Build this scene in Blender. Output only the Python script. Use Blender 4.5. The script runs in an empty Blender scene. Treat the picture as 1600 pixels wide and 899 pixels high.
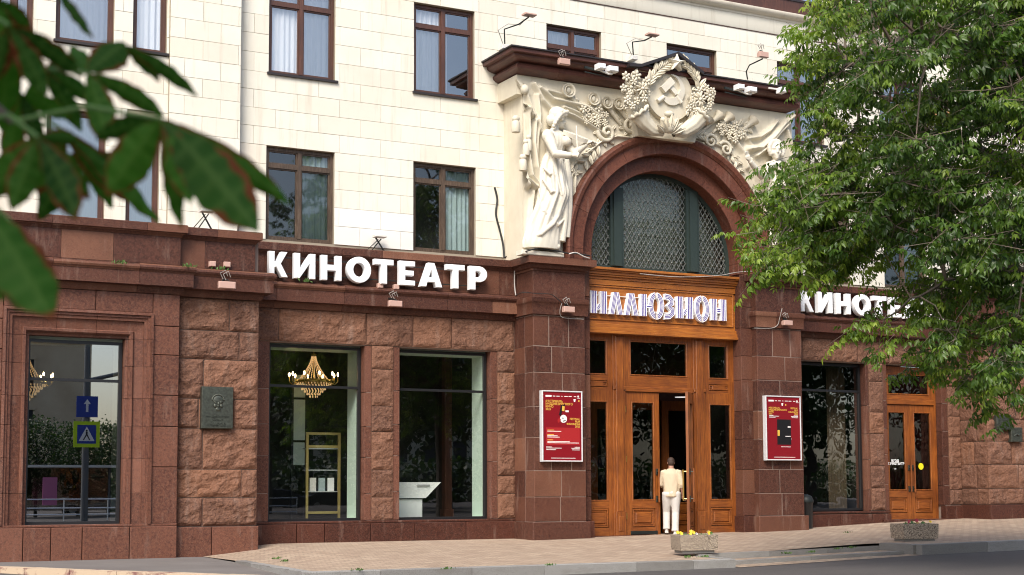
import bpy, bmesh, math, random
import numpy as np
from mathutils import Vector, Matrix, noise as mnoise
R = math.radians
random.seed(7)
rng = np.random.default_rng(11)
scene = bpy.context.scene
col = scene.collection

# ------------------------------------------------------------------ camera
YAW, PITCH, ROLL, FPX, CYP = R(27.85), R(4.92), R(.24), 2335.0, 567.0
_f = np.array([math.sin(YAW)*math.cos(PITCH), math.cos(YAW)*math.cos(PITCH), math.sin(PITCH)])
_r = np.array([math.cos(YAW), -math.sin(YAW), 0.0]); _d = np.cross(_f, _r)
_c, _s = math.cos(ROLL), math.sin(ROLL)
CAM_R, CAM_D, CAM_F = _c*_r+_s*_d, -_s*_r+_c*_d, _f
CAM = np.array([0., 0., 1.0])
cd = bpy.data.cameras.new('camera'); cam = bpy.data.objects.new('camera', cd); col.objects.link(cam)
cam.matrix_world = Matrix(((CAM_R[0], -CAM_D[0], -CAM_F[0], CAM[0]), (CAM_R[1], -CAM_D[1], -CAM_F[1], CAM[1]),
                           (CAM_R[2], -CAM_D[2], -CAM_F[2], CAM[2]), (0, 0, 0, 1)))
cd.sensor_width = 36; cd.lens = FPX/1600*36; cd.shift_y = (CYP-449.5)/1600
cd.clip_start = .05; cd.clip_end = 2000
cd.dof.use_dof = True; cd.dof.focus_distance = 32.0; cd.dof.aperture_fstop = 4.8
scene.camera = cam

# ------------------------------------------------------------------ sky, sun, exposure
SUN_DIR = Vector((-.46, -.52, .72)).normalized()      # towards the sun
world = bpy.data.worlds.new('World'); scene.world = world; world.use_nodes = True
wn = world.node_tree.nodes; wl = world.node_tree.links
sky = wn.new('ShaderNodeTexSky'); sky.sky_type = 'NISHITA'; sky.sun_disc = False
sky.sun_elevation = math.asin(SUN_DIR.z); sky.sun_rotation = math.atan2(SUN_DIR.x, SUN_DIR.y)
sky.air_density = 1.0; sky.dust_density = 3.2; sky.ozone_density = .7; sky.altitude = 150
wl.new(sky.outputs[0], wn['Background'].inputs[0]); wn['Background'].inputs[1].default_value = .14
sl = bpy.data.lights.new('sun', 'SUN'); so = bpy.data.objects.new('sun', sl); col.objects.link(so)
sl.energy = 2.25; sl.angle = R(26); sl.color = (1, .96, .90)
so.rotation_euler = SUN_DIR.to_track_quat('Z', 'Y').to_euler(); so.location = (-20, -20, 40)
scene.view_settings.view_transform = 'Standard'; scene.view_settings.look = 'None'
scene.view_settings.exposure = .8; scene.view_settings.gamma = 1
scene.render.engine = 'CYCLES'
scene.cycles.use_denoising = True; scene.cycles.filter_width = 1.05
scene.cycles.max_bounces = 8; scene.cycles.transparent_max_bounces = 12

# ------------------------------------------------------------------ pixel -> point (photograph is 1600 x 899)
def ray(x, y):
    return CAM_R*((x-800)/FPX) + CAM_D*((y-CYP)/FPX) + CAM_F
def at(x, y, Y):                     # on the upright plane at distance Y
    v = ray(x, y); p = CAM + v*(Y/v[1]); return float(p[0]), float(p[2])
def at3(x, y, Y):
    v = ray(x, y); return CAM + v*(Y/v[1])
def atz(x, y, Z):
    v = ray(x, y); return CAM + v*((Z-CAM[2])/v[2])
def atd(x, y, d):                    # at depth d along the optical axis
    return CAM + ray(x, y)*d
def proj(p):
    v = np.asarray(p, float) - CAM; d = v@CAM_F
    return 800+FPX*(v@CAM_R)/d, CYP+FPX*(v@CAM_D)/d, d

# ------------------------------------------------------------------ mesh collecting
class MB:
    def __init__(s): s.v = []; s.f = []; s.m = []
    def add(s, vs, fs, mi=0):
        n = len(s.v); s.v += [tuple(map(float, v)) for v in vs]
        s.f += [tuple(i+n for i in f) for f in fs]; s.m += [mi]*len(fs); return s
    def box(s, x0, x1, y0, y1, z0, z1, mi=0):
        return s.add([(x0,y0,z0),(x1,y0,z0),(x1,y1,z0),(x0,y1,z0),(x0,y0,z1),(x1,y0,z1),(x1,y1,z1),(x0,y1,z1)],
                     [(0,1,5,4),(1,2,6,5),(2,3,7,6),(3,0,4,7),(4,5,6,7),(3,2,1,0)], mi)
    def sheet(s, x0, x1, y, z0, z1): return s.add([(x0,y,z0),(x1,y,z0),(x1,y,z1),(x0,y,z1)], [(0,1,2,3)])
    def block(s, x0, x1, y0, y1, z0, z1, c=.008, mi=0):      # bevelled stone, front at y0
        v = [(x0,y1,z0),(x1,y1,z0),(x1,y1,z1),(x0,y1,z1),(x0,y0+c,z0),(x1,y0+c,z0),(x1,y0+c,z1),(x0,y0+c,z1),
             (x0+c,y0,z0+c),(x1-c,y0,z0+c),(x1-c,y0,z1-c),(x0+c,y0,z1-c)]
        q = [(8,9,10,11)]
        for i in range(4):
            j = (i+1) % 4; q += [(i,j,4+j,4+i),(4+i,4+j,8+j,8+i)]
        return s.add(v, q, mi)
    def bar(s, a, b, w, h=None, up=(0,0,1), mi=0):           # square bar from a to b
        a, b = Vector(a), Vector(b); h = h or w; d = (b-a).normalized(); u = Vector(up)
        if abs(d.dot(u)) > .98: u = Vector((0,1,0))
        r = d.cross(u).normalized()*w/2; t = r.cross(d).normalized()*h/2
        v = [a-r-t, a+r-t, a+r+t, a-r+t, b-r-t, b+r-t, b+r+t, b-r+t]
        return s.add(v, [(0,1,5,4),(1,2,6,5),(2,3,7,6),(3,0,4,7),(4,5,6,7),(3,2,1,0)], mi)
    def tube(s, pts, rad, n=8, mi=0, caps=True):
        pts = [Vector(p) for p in pts]; rad = rad if hasattr(rad, '__len__') else [rad]*len(pts)
        vs = []; fs = []; u = None
        for i, p in enumerate(pts):
            d = (pts[min(i+1, len(pts)-1)]-pts[max(i-1, 0)]).normalized()
            if u is None:
                u = d.orthogonal().normalized()
            u = (u - d*u.dot(d)).normalized(); w = d.cross(u)
            for k in range(n):
                a = 2*math.pi*k/n; vs.append(p+(u*math.cos(a)+w*math.sin(a))*rad[i])
        for i in range(len(pts)-1):
            for k in range(n):
                k2 = (k+1) % n; fs.append((i*n+k, i*n+k2, (i+1)*n+k2, (i+1)*n+k))
        if caps:
            fs.append(tuple(range(n))[::-1]); fs.append(tuple(range((len(pts)-1)*n, len(pts)*n)))
        return s.add(vs, fs, mi)
    def ball(s, c, r, n=10, m=6, mi=0, rot=None):            # ellipsoid, r = radius or (rx, ry, rz)
        r = r if hasattr(r, '__len__') else (r, r, r); vs = []; fs = []
        for i in range(1, m):
            t = math.pi*i/m
            for k in range(n):
                a = 2*math.pi*k/n
                vs.append(Vector((r[0]*math.sin(t)*math.cos(a), r[1]*math.sin(t)*math.sin(a), r[2]*math.cos(t))))
        vs += [Vector((0,0,r[2])), Vector((0,0,-r[2]))]
        if rot is not None: vs = [rot@v for v in vs]
        c = Vector(c); vs = [v+c for v in vs]; T = len(vs)-2
        for i in range(m-2):
            for k in range(n):
                k2 = (k+1) % n; fs.append((i*n+k, (i+1)*n+k, (i+1)*n+k2, i*n+k2))
        for k in range(n):
            k2 = (k+1) % n; fs.append((T, k, k2)); fs.append((T+1, (m-2)*n+k2, (m-2)*n+k))
        return s.add(vs, fs, mi)
    def lathe(s, prof, c, n=16, mi=0, axis='Z'):             # prof = [(radius, height)]
        vs = []; fs = []; c = Vector(c)
        for (r, h) in prof:
            for k in range(n):
                a = 2*math.pi*k/n
                p = Vector((r*math.cos(a), r*math.sin(a), h))
                if axis == 'Y': p = Vector((p.x, p.z, p.y))
                vs.append(c+p)
        for i in range(len(prof)-1):
            for k in range(n):
                k2 = (k+1) % n; fs.append((i*n+k, i*n+k2, (i+1)*n+k2, (i+1)*n+k))
        return s.add(vs, fs, mi)
    def prism(s, poly, y0, y1, mi=0):                        # polygon of (x, z) between two upright planes
        n = len(poly); v = [(x, y0, z) for x, z in poly] + [(x, y1, z) for x, z in poly]
        return s.add(v, [tuple(range(n)), tuple(range(n, 2*n))[::-1]] + [(i, i+n, (i+1) % n+n, (i+1) % n) for i in range(n)], mi)
    def sweep(s, prof, path, closed_ends=True, mi=0):        # prof = [(out, z)], path = [(x, y)] in plan, outwards = right-hand side
        P = [Vector((x, y)) for x, y in path]; n = len(prof); vs = []; fs = []
        for i, p in enumerate(P):
            d0 = (P[i]-P[i-1]).normalized() if i else None
            d1 = (P[i+1]-P[i]).normalized() if i < len(P)-1 else None
            n0 = Vector((d0.y, -d0.x)) if d0 else None; n1 = Vector((d1.y, -d1.x)) if d1 else None
            if n0 is None: m = n1
            elif n1 is None: m = n0
            else: m = (n0+n1)/(1+n0.dot(n1))
            for o, z in prof: vs.append((p.x+m.x*o, p.y+m.y*o, z))
        for i in range(len(P)-1):
            for k in range(n):
                k2 = (k+1) % n; fs.append((i*n+k, i*n+k2, (i+1)*n+k2, (i+1)*n+k))
        fs.append(tuple(range(n))); fs.append(tuple(range((len(P)-1)*n, len(P)*n))[::-1])
        return s.add(vs, fs, mi)
    def mesh(s, name, mats, smooth=False):
        me = bpy.data.meshes.new(name); me.from_pydata(s.v, [], s.f)
        mats = mats if isinstance(mats, (list, tuple)) else [mats]
        for m in mats: me.materials.append(M[m] if isinstance(m, str) else m)
        if len(mats) > 1: me.polygons.foreach_set('material_index', s.m)
        bm = bmesh.new(); bm.from_mesh(me); bmesh.ops.recalc_face_normals(bm, faces=bm.faces); bm.to_mesh(me); bm.free()
        if smooth:
            me.polygons.foreach_set('use_smooth', [True]*len(me.polygons))
            if smooth != 'all': me.set_sharp_from_angle(angle=R(smooth if smooth is not True else 40))
        me.update(); return me
    def build(s, name, mats, parent=None, smooth=False):
        return link(name, s.mesh(name, mats, smooth), parent)

def link(name, me, parent=None):
    o = bpy.data.objects.new(name, me); col.objects.link(o)
    if parent is not None: adopt(o, parent)
    return o
def world_of(o):
    m = o.matrix_basis.copy()
    return world_of(o.parent) @ o.matrix_parent_inverse @ m if o.parent else m
def adopt(o, parent):
    o.parent = parent; o.matrix_parent_inverse = world_of(parent).inverted()
def empty(name, loc, rz=0):
    o = bpy.data.objects.new(name, None); col.objects.link(o); o.location = loc; o.rotation_euler = (0, 0, rz)
    o.empty_display_size = .2; return o
def tag(o, label=None, cat=None, group=None, kind=None):
    if label: o['label'] = label
    if cat: o['category'] = cat
    if group: o['group'] = group
    if kind: o['kind'] = kind
    return o
def copy_tree(o, parent=None):
    c = o.copy(); col.objects.link(c)
    if parent is not None: c.parent = parent
    for ch in list(o.children): copy_tree(ch, c)
    return c
def grid_mesh(P, name, mat, parent=None, smooth='all'):      # P = (rows, cols, 3) points
    a, b = P.shape[:2]; me = bpy.data.meshes.new(name)
    idx = np.arange(a*b).reshape(a, b)
    f = np.stack([idx[:-1,:-1], idx[:-1,1:], idx[1:,1:], idx[1:,:-1]], -1).reshape(-1, 4)
    me.from_pydata(P.reshape(-1, 3).tolist(), [], f.tolist()); me.materials.append(M[mat])
    if smooth: me.polygons.foreach_set('use_smooth', [True]*len(me.polygons))
    return link(name, me, parent)

# ------------------------------------------------------------------ materials
M = {}
def mat(name, base=(.5,.5,.5), rough=.5, metal=0, spec=.5):
    m = bpy.data.materials.new(name); m.use_nodes = True; M[name] = m
    b = m.node_tree.nodes['Principled BSDF']
    b.inputs['Base Color'].default_value = (*base, 1); b.inputs['Roughness'].default_value = rough
    b.inputs['Metallic'].default_value = metal; b.inputs['Specular IOR Level'].default_value = spec
    return m
class N:                              # tiny node-writing helper
    def __init__(s, m): s.nt = m.node_tree; s.b = s.nt.nodes.get('Principled BSDF'); s.out = s.nt.nodes['Material Output']
    def n(s, t, **k):
        x = s.nt.nodes.new('ShaderNode'+t)
        for a, v in k.items(): setattr(x, a, v)
        return x
    def l(s, a, b): s.nt.links.new(a, b)
    def coord(s, scale=(1,1,1), src='Object', off=None):
        tc = s.n('TexCoord'); mp = s.n('Mapping'); mp.inputs['Scale'].default_value = scale
        g = s.n('NewGeometry') if src == 'World' else None
        s.l(g.outputs['Position'] if g else tc.outputs[src], mp.inputs['Vector'])
        if off is not None:
            s.l(off, mp.inputs['Location'])
        return mp.outputs[0]
    def noise(s, vec, scale, detail=4, rough=.55, dist=0):
        x = s.n('TexNoise'); x.inputs['Scale'].default_value = scale; x.inputs['Detail'].default_value = detail
        x.inputs['Roughness'].default_value = rough; x.inputs['Distortion'].default_value = dist
        s.l(vec, x.inputs['Vector']); return x.outputs['Fac']
    def ramp(s, fac, stops, interp='LINEAR'):
        x = s.n('ValToRGB'); x.color_ramp.interpolation = interp; e = x.color_ramp.elements
        while len(e) < len(stops): e.new(.5)
        for k, (p, c) in enumerate(stops):
            e[k].position = p; e[k].color = (*c, 1) if hasattr(c, '__len__') else (c, c, c, 1)
        s.l(fac, x.inputs[0]); return x.outputs[0]
    def mix(s, fac, a, b, mode='MIX'):
        x = s.n('Mix', data_type='RGBA', blend_type=mode)
        for v, i in ((fac, 0), (a, 6), (b, 7)):
            if hasattr(v, 'default_value') or hasattr(v, 'is_linked'): s.l(v, x.inputs[i])
            else: x.inputs[i].default_value = v if i == 0 else (*v, 1)
        return x.outputs[2]
    def math(s, op, a, b=None):
        x = s.n('Math', operation=op)
        for i, v in enumerate((a, b)):
            if v is None: continue
            if isinstance(v, (int, float)): x.inputs[i].default_value = v
            else: s.l(v, x.inputs[i])
        return x.outputs[0]
    def bump(s, h, strength=.3, dist=.02, normal=None):
        x = s.n('Bump'); x.inputs['Strength'].default_value = strength; x.inputs['Distance'].default_value = dist
        s.l(h, x.inputs['Height'])
        if normal is not None: s.l(normal, x.inputs['Normal'])
        return x.outputs[0]
    def piece(s):                     # one random number for each piece of a wall
        o = s.n('ObjectInfo'); g = s.n('NewGeometry')
        return s.math('FRACT', s.math('ADD', s.math('MULTIPLY', o.outputs['Random'], 7.31), g.outputs['Random Per Island']))
    def set(s, **k):
        for a, v in k.items():
            s.l(v, s.b.inputs[{'color':'Base Color','rough':'Roughness','normal':'Normal','alpha':'Alpha'}[a]])

def granite(name, stops, rough, speck, bump_s, rockscale=None):
    x = N(mat(name, rough=rough, spec=.22)); p = x.piece(); v = x.coord(src='World')
    base = x.ramp(p, stops)
    big = x.noise(v, .9, 5, .6); base = x.mix(x.ramp(big, [(.3, .0), (.75, .55)]), base, [c*.62 for c in stops[0][1]])
    mid = x.noise(v, 21, 5, .72); base = x.mix(x.ramp(mid, [(.40, 0), (.62, .6)]), base, [c_*q_ for c_, q_ in zip(stops[1][1], (1.75,1.8,1.65))]); base = x.mix(x.ramp(mid, [(.28, .55), (.44, 0)]), base, [c_*.45 for c_ in stops[0][1]])
    fine = x.noise(v, 95, 2, .7); base = x.mix(x.ramp(fine, [(.56, 0), (.72, speck)]), base, (.42, .27, .2))
    fine2 = x.noise(v, 60, 2, .7); base = x.mix(x.ramp(fine2, [(.55, 0), (.7, .5)]), base, (.03, .014, .012))
    # pale lime streaks and grime
    st = x.noise(x.coord((3.2, 3.2, .5), 'World'), 1.6, 6, .65); base = x.mix(x.ramp(st, [(.57, 0), (.78, .42)]), base, (.34, .24, .19))
    x.set(color=base)
    rr = x.ramp(x.noise(v, 7, 4), [(.3, rough-.12), (.7, rough+.15)]); x.set(rough=rr)
    h = x.noise(v, 160, 3)
    if rockscale:
        h2 = x.noise(v, rockscale, 8, .68); x.set(normal=x.bump(h2, bump_s, .035))
    else: x.set(normal=x.bump(h, bump_s, .004))
granite('granite_pier', [(0, (.0443,.0159,.0113)), (.42, (.0702,.0260,.0175)), (.72, (.1058,.0402,.0251)), (.9, (.1782,.0755,.0437)), (1, (.2646,.1225,.0725))], .5, .35, .25)
granite('granite_dark', [(0, (.0437,.0141,.0096)), (.5, (.0603,.0199,.0130)), (1, (.0855,.0291,.0184))], .5, .3, .2)
granite('granite_left', [(0, (.0799,.0309,.0212)), (.5, (.1134,.0446,.0293)), (.85, (.1490,.0608,.0391)), (1, (.1890,.0813,.0530))], .5, .45, .25)
granite('granite_rock', [(0, (.1118,.0547,.0368)), (.35, (.1458,.0706,.0469)), (.75, (.1750,.0838,.0519)), (1, (.2430,.1103,.0603))], .75, .3, .9, 16)
granite('granite_arch', [(0, (.0875,.0302,.0196)), (.5, (.1093,.0379,.0246)), (1, (.1426,.0517,.0319))], .45, .25, .2)

x = N(mat('cream_stone', rough=.62)); p = x.piece(); v = x.coord(src='World')
c = x.ramp(p, [(0, (.70,.65,.545)), (.3, (.735,.695,.585)), (.65, (.75,.715,.61)), (.93, (.76,.725,.625)), (1, (.72,.65,.53))])
c = x.mix(x.ramp(x.noise(v, 1.1, 6, .65), [(.42, 0), (.8, .30)]), c, (.52,.45,.33))
c = x.mix(x.ramp(x.noise(x.coord((5,5,.4),'World'), 1.3, 5, .6), [(.54, 0), (.78, .48)]), c, (.43,.36,.255))
x.set(color=c, normal=x.bump(x.noise(v, 55, 5), .12, .004))
x = N(mat('cream_patch', rough=.6)); v = x.coord(src='World'); x.set(color=x.ramp(x.noise(v, 1.6, 5), [(.3, (.74,.715,.645)), (.7, (.775,.755,.70))]))
mat('mortar', (.30,.255,.19), .9)
mat('joint_dark', (.27,.20,.16), .9)
x = N(mat('plaster', rough=.7)); v = x.coord(src='World')
c = x.mix(x.ramp(x.noise(v, 2.3, 7, .62), [(.35, 0), (.8, .55)]), (.64,.585,.46), (.47,.41,.30))
c = x.mix(x.ramp(x.noise(x.coord((6,6,.8),'World'), 1.5, 5), [(.56, 0), (.8, .4)]), c, (.44,.37,.26))
x.set(color=c, normal=x.bump(x.noise(v, 40, 5), .15, .006))
x = N(mat('statue_plaster', rough=.6)); v = x.coord(src='World')
c = x.mix(x.ramp(x.noise(v, 5, 6, .62), [(.4, 0), (.8, .5)]), (.69,.64,.53), (.52,.46,.35))
x.set(color=c, normal=x.bump(x.noise(v, 45, 5), .12, .006))

x = N(mat('wood', rough=.3)); o = x.n('ObjectInfo')
def woodmat(name, dark, mid, light, rough, stretch):
    x = N(mat(name, rough=rough)); p = x.piece()
    cx = x.n('CombineXYZ'); x.l(x.math('MULTIPLY', p, 9.0), cx.inputs[0]); x.l(x.math('MULTIPLY', p, 5.0), cx.inputs[2])
    v = x.coord(stretch, 'World', cx.outputs[0])
    g = x.noise(v, 2.2, 7, .62, .6)
    c = x.ramp(g, [(.25, dark), (.5, mid), (.78, light)])
    c = x.mix(x.ramp(x.noise(x.coord(src='World'), 1.3, 4), [(.38, 0), (.72, .72)]), c, dark)
    x.set(color=c, rough=x.ramp(g, [(.3, rough+.1), (.7, rough-.06)]), normal=x.bump(g, .1, .004)); x.b.inputs['Coat Weight'].default_value = .25; x.b.inputs['Coat Roughness'].default_value = .2
woodmat('wood', (.10,.025,.005), (.265,.076,.013), (.42,.145,.027), .38, (14, 14, 1.2))
woodmat('wood_beam', (.21,.06,.010), (.38,.125,.019), (.50,.19,.034), .38, (1.2, 14, 14))
woodmat('wood_rail', (.10,.025,.005), (.265,.076,.013), (.42,.145,.027), .38, (1.2, 14, 14))
woodmat('sash', (.045,.016,.009), (.085,.03,.015), (.13,.05,.026), .5, (14, 14, 1.5))
woodmat('sash_old', (.035,.022,.014), (.075,.045,.026), (.15,.105,.07), .7, (14, 14, 1.5))

def glass(name, refl, tint=(1,1,1), rough=.0, wav=.0):
    m = bpy.data.materials.new(name); m.use_nodes = True; M[name] = m; x = N(m); x.nt.nodes.remove(x.b)
    t = x.n('BsdfTransparent'); t.inputs[0].default_value = (*tint, 1)
    g = x.n('BsdfGlossy'); g.inputs['Roughness'].default_value = rough
    lw = x.n('Fresnel'); lw.inputs[0].default_value = 1.5
    fac = x.math('ADD', x.math('MULTIPLY', lw.outputs[0], 1.0), refl-.04)
    if wav:
        nz = x.noise(x.coord(src='World'), 1.1, 2); b = x.bump(nz, wav, .01); x.l(b, g.inputs['Normal'])
    mx = x.n('MixShader'); x.l(fac, mx.inputs[0]); x.l(t.outputs[0], mx.inputs[1]); x.l(g.outputs[0], mx.inputs[2])
    x.l(mx.outputs[0], x.out.inputs[0])
glass('glass_shop', .19, (.97,1,.97), 0, .03)
glass('glass_left', .5, (.75,.8,.78), 0, .0)
glass('glass_upper', .36, (.97,.98,.98), .0, .5)
glass('glass_old', .13, (.86,.91,.89), .02, .3)
glass('glass_lunette', .05, (.9,.93,.9), .02, .3)
glass('glass_door', .10, (.6,.58,.55), 0, .4)
mat('black_metal', (.012,.012,.013), .4); mat('dark_iron', (.02,.024,.022), .5, .4); mat('grille_iron', (.16,.17,.155), .45, .3)
x = N(mat('green_frame', (.022,.036,.03), .55)); x.set(normal=x.bump(x.noise(x.coord(src='World'), 30, 4), .3, .004))
x = N(mat('roof_tin', (.022,.017,.017), .5))
x = N(mat('cornice_stone', rough=.5)); v = x.coord(src='World')
c = x.mix(x.ramp(x.noise(v, 2.5, 7, .7), [(.35, 0), (.7, 1)]), (.115,.038,.024), (.055,.02,.015))
c = x.mix(x.ramp(x.noise(v, 45, 3, .7), [(.6, 0), (.75, .35)]), c, (.33,.2,.14)); x.set(color=c, normal=x.bump(x.noise(v, 60, 4), .2, .005))
mat('room_dark', (.035,.033,.03), .8); mat('room_mint', (.60,.72,.62), .55); mat('room_floor', (.05,.04,.032), .35)
mat('curtain_white', (.82,.83,.84), .8); mat('curtain_grey', (.34,.41,.41), .8); mat('curtain_red', (.085,.008,.008), .8); mat('curtain_beige', (.2,.16,.11), .85)
mat('white_plastic', (.86,.86,.86), .35); mat('white_paint', (.8,.8,.79), .45); mat('off_white', (.66,.63,.58), .6)
mat('purple', (.07,.04,.27), .45); mat('lamp_pink', (.5,.32,.26), .6); mat('cable', (.018,.017,.016), .6); mat('cable_grey', (.34,.31,.28), .6)
mat('poster_red', (.215,.008,.014), .3); mat('poster_red_light', (.36,.022,.024), .3); mat('poster_yellow', (.72,.44,.07), .4); mat('poster_white', (.8,.76,.72), .4); mat('poster_black', (.014,.013,.014), .3)
mat('alu', (.62,.62,.63), .35, .6); mat('brass', (.5,.34,.1), .3, .9); mat('brass_frame', (.46,.35,.13), .4, .5); mat('dark_bronze', (.045,.042,.032), .45, .5)
x = N(mat('bronze_plaque', (.07,.075,.06), .42, .55)); c = x.ramp(x.noise(x.coord(src='World'), 22, 5), [(.3, (.045,.047,.037)), (.7, (.095,.105,.083))]); x.set(color=c)
# ------------------------------------------------------------------ ground
def lerp(pts, x):
    return float(np.interp(x, [p[0] for p in pts], [p[1] for p in pts]))
ZF = [(7.9,-.19),(9.05,-.06),(9.6,0),(15,0),(20.5,.055),(23,.11),(25.4,.21),(28,.28),(34,.36),(60,.5)]
ZK = [(7.5,-.15),(15,-.15),(18.5,0),(23,.06),(30,.14),(60,.4)]
ZA = [(-10,-.33),(8,-.32),(15,-.28),(19,-.17),(23,-.118),(30,-.02),(60,.24)]
def z_plat(x, y):
    t = min(1, max(0, (y-20.5)/7.8)); return lerp(ZK, x)*(1-t)+lerp(ZF, x)*t
def z_street(x, y):
    t = min(1, max(0, (y-20.5)/6.8)); return lerp(ZA, x)+.13*t*(1 if x < 12 else .9)

x = N(mat('asphalt', rough=.9)); v = x.coord(src='World')
c = x.ramp(x.noise(v, .35, 6, .6), [(.3, (.052,.046,.043)), (.7, (.075,.066,.062))])
c = x.mix(x.ramp(x.noise(v, 90, 2), [(.5, 0), (.72, .5)]), c, (.14,.12,.11)); c = x.mix(x.ramp(x.noise(x.coord((.25,2.5,1),'World'), 1.2, 5), [(.55, 0), (.75, .45)]), c, (.035,.031,.03))
x.set(color=c, normal=x.bump(x.noise(v, 120, 3), .5, .006))
x = N(mat('asphalt_walk', rough=.9)); v = x.coord(src='World')
c = x.ramp(x.noise(v, .8, 6, .6), [(.3, (.12,.105,.095)), (.7, (.165,.148,.135))]); x.set(color=c, normal=x.bump(x.noise(v, 120, 3), .4, .005))
x = N(mat('pavers', rough=.85)); v = x.coord(src='World')
br = x.n('TexBrick'); br.offset = .5; br.inputs['Scale'].default_value = 1; br.inputs['Brick Width'].default_value = .24; br.inputs['Row Height'].default_value = .12
br.inputs['Mortar Size'].default_value = .009; br.inputs['Color1'].default_value = (.29,.205,.14,1); br.inputs['Color2'].default_value = (.46,.35,.245,1); br.inputs['Mortar'].default_value = (.12,.092,.07,1)
x.l(v, br.inputs['Vector']); c = x.mix(x.ramp(x.noise(v, .9, 6), [(.35, 0), (.8, .5)]), br.outputs[0], (.27,.185,.13))
c = x.mix(x.ramp(x.noise(v, 70, 2), [(.5, 0), (.7, .25)]), c, (.5,.4,.32)); x.set(color=c, normal=x.bump(br.outputs['Fac'], -.5, .006))
x = N(mat('kerb_granite', rough=.75)); p = x.piece(); v = x.coord(src='World')
c = x.ramp(p, [(0, (.19,.18,.165)), (1, (.29,.28,.26))]); c = x.mix(x.ramp(x.noise(v, 80, 2), [(.5, 0), (.7, .6)]), c, (.09,.085,.08))
c = x.mix(x.ramp(x.noise(x.coord((1,1,3),'World'), 3, 5), [(.5, 0), (.8, .5)]), c, (.13,.11,.09)); x.set(color=c, normal=x.bump(x.noise(v, 60, 4), .3, .006))
x = N(mat('kerb_painted', rough=.8)); v = x.coord(src='World')
c = x.mix(x.ramp(x.noise(v, 2.2, 6, .65), [(.52, 0), (.6, 1)]), (.50,.38,.26), (.22,.10,.085)); x.set(color=c, normal=x.bump(x.noise(v, 50, 4), .3, .006))

xs = [-500,-120,-40,-10,-2,4,8,11,15,19,23,30,45,60,160,500]; ys = [-500,-150,-60,-20,0,10,16,20.5,24,27.3,40,500]
P = np.array([[(a, b, z_street(a, b)) for a in xs] for b in ys])
tag(grid_mesh(P, 'street', 'asphalt', smooth=None), kind='structure')
# raised walk along the wall, left of the platform
W0 = [(-6,27.6),(2.4,27.6),(7.98,27.6),(7.92,25.2),(7.45,20.6),(6.95,20.3),(4.05,25.05),(2.5,27.62)]
m = MB(); m.add([(2.4,27.6,-.19),(7.98,27.6,-.185),(7.92,25.2,-.2),(7.45,20.6,-.26),(6.9,20.35,-.2),(4.05,25.05,-.165)], [(0,1,2,3,4,5)])
tag(m.build('pavement', 'asphalt_walk'), kind='structure')
k = tag(empty('painted_kerb', (5.5, 22.6, -.3)), kind='structure')
a, b = Vector((1.9, 28.6)), Vector((9.6, 15.6)); L = (b-a).length; d = (b-a)/L; nn = Vector((-d.y, d.x))*-1; t = 0; pr = [0]
while t < L:
    l = 1.0; p0 = a+d*(t+.006); p1 = a+d*(t+l-.006); w = .28
    q = [p0, p1, p1+nn*w, p0+nn*w]; zz = -.155
    m = MB(); m.add([(p.x, p.y, -.45) for p in q]+[(p.x, p.y, zz+random.uniform(-.004,.004)) for p in q], [(0,1,5,4),(1,2,6,5),(2,3,7,6),(3,0,4,7),(4,5,6,7)])
    m.build('kerb_stone', 'kerb_painted', k); t += l
# entrance platform
def plat_grid(xa, xb, ya, yb, nx, ny, left=False):
    P = np.zeros((ny, nx, 3))
    for j in range(ny):
        y = ya+(yb-ya)*j/(ny-1)
        x_l = np.interp(y, [20.5, 25.2, 27.5], [7.5, 7.92, 7.96]) if left else xa
        for i in range(nx):
            xx = x_l+(xb-x_l)*i/(nx-1); P[j, i] = (xx, y, z_plat(xx, y))
    return P
m = MB()
for args in ((7.5,15,20.5,21.5,24,3,True),(19.1,60,20.5,21.5,40,3,False),(7.5,15,21.5,28.7,24,12,True),(15,60,21.5,28.7,50,12,False)):
    P = plat_grid(*args); a, b = P.shape[:2]
    m.add(P.reshape(-1, 3), [(j*b+i, j*b+i+1, (j+1)*b+i+1, (j+1)*b+i) for j in range(a-1) for i in range(b-1)])
tag(m.build('entrance_pavement', 'pavers', smooth='all'), kind='structure')
kerb = tag(empty('kerb', (14, 20.4, -.3)), kind='structure')
def kerb_run(p0, p1, lens, w=.16, lift=.012, zlow=-.25):
    p0, p1 = Vector(p0), Vector(p1); L = (p1-p0).length; d = (p1-p0)/L; n_ = Vector((d.y, -d.x)); t = 0; i = 0
    while t < L-.05:
        l = min(lens[i % len(lens)], L-t); i += 1
        a = p0+d*(t+.004); b = p0+d*(t+l-.004); q = [a+n_*.06, b+n_*.06, b-n_*(w-.06), a-n_*(w-.06)]
        z = [z_plat(p.x, max(p.y, 20.5))+lift for p in (a, b, b, a)]; zb = [min(z_street(p.x, p.y) for p in (a, b))-.08]*4; c = .012
        v = [(p.x, p.y, z0) for p, z0 in zip(q, zb)]+[(p.x, p.y, z1-c) for p, z1 in zip(q, z)]
        ctr = sum(q, Vector((0, 0)))/4
        v += [(p.x+(ctr.x-p.x)*.03+ (0), p.y+(ctr.y-p.y)*.12, z1) for p, z1 in zip(q, z)]
        m = MB(); m.add(v, [(j, (j+1) % 4, (j+1) % 4+4, j+4) for j in range(4)]+[(j+4, (j+1) % 4+4, (j+1) % 4+8, j+8) for j in range(4)]+[(8,9,10,11)])
        m.build('kerb_stone', 'kerb_granite', kerb); t += l
kerb_run((7.5,20.5), (15.0,20.5), (1.1,1.5,1.25,1.7))
kerb_run((7.93,25.1), (7.52,20.62), (1.2,1.4))
kerb_run((19.1,20.5), (60,20.5), (1.6,1.9,1.5))
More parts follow.
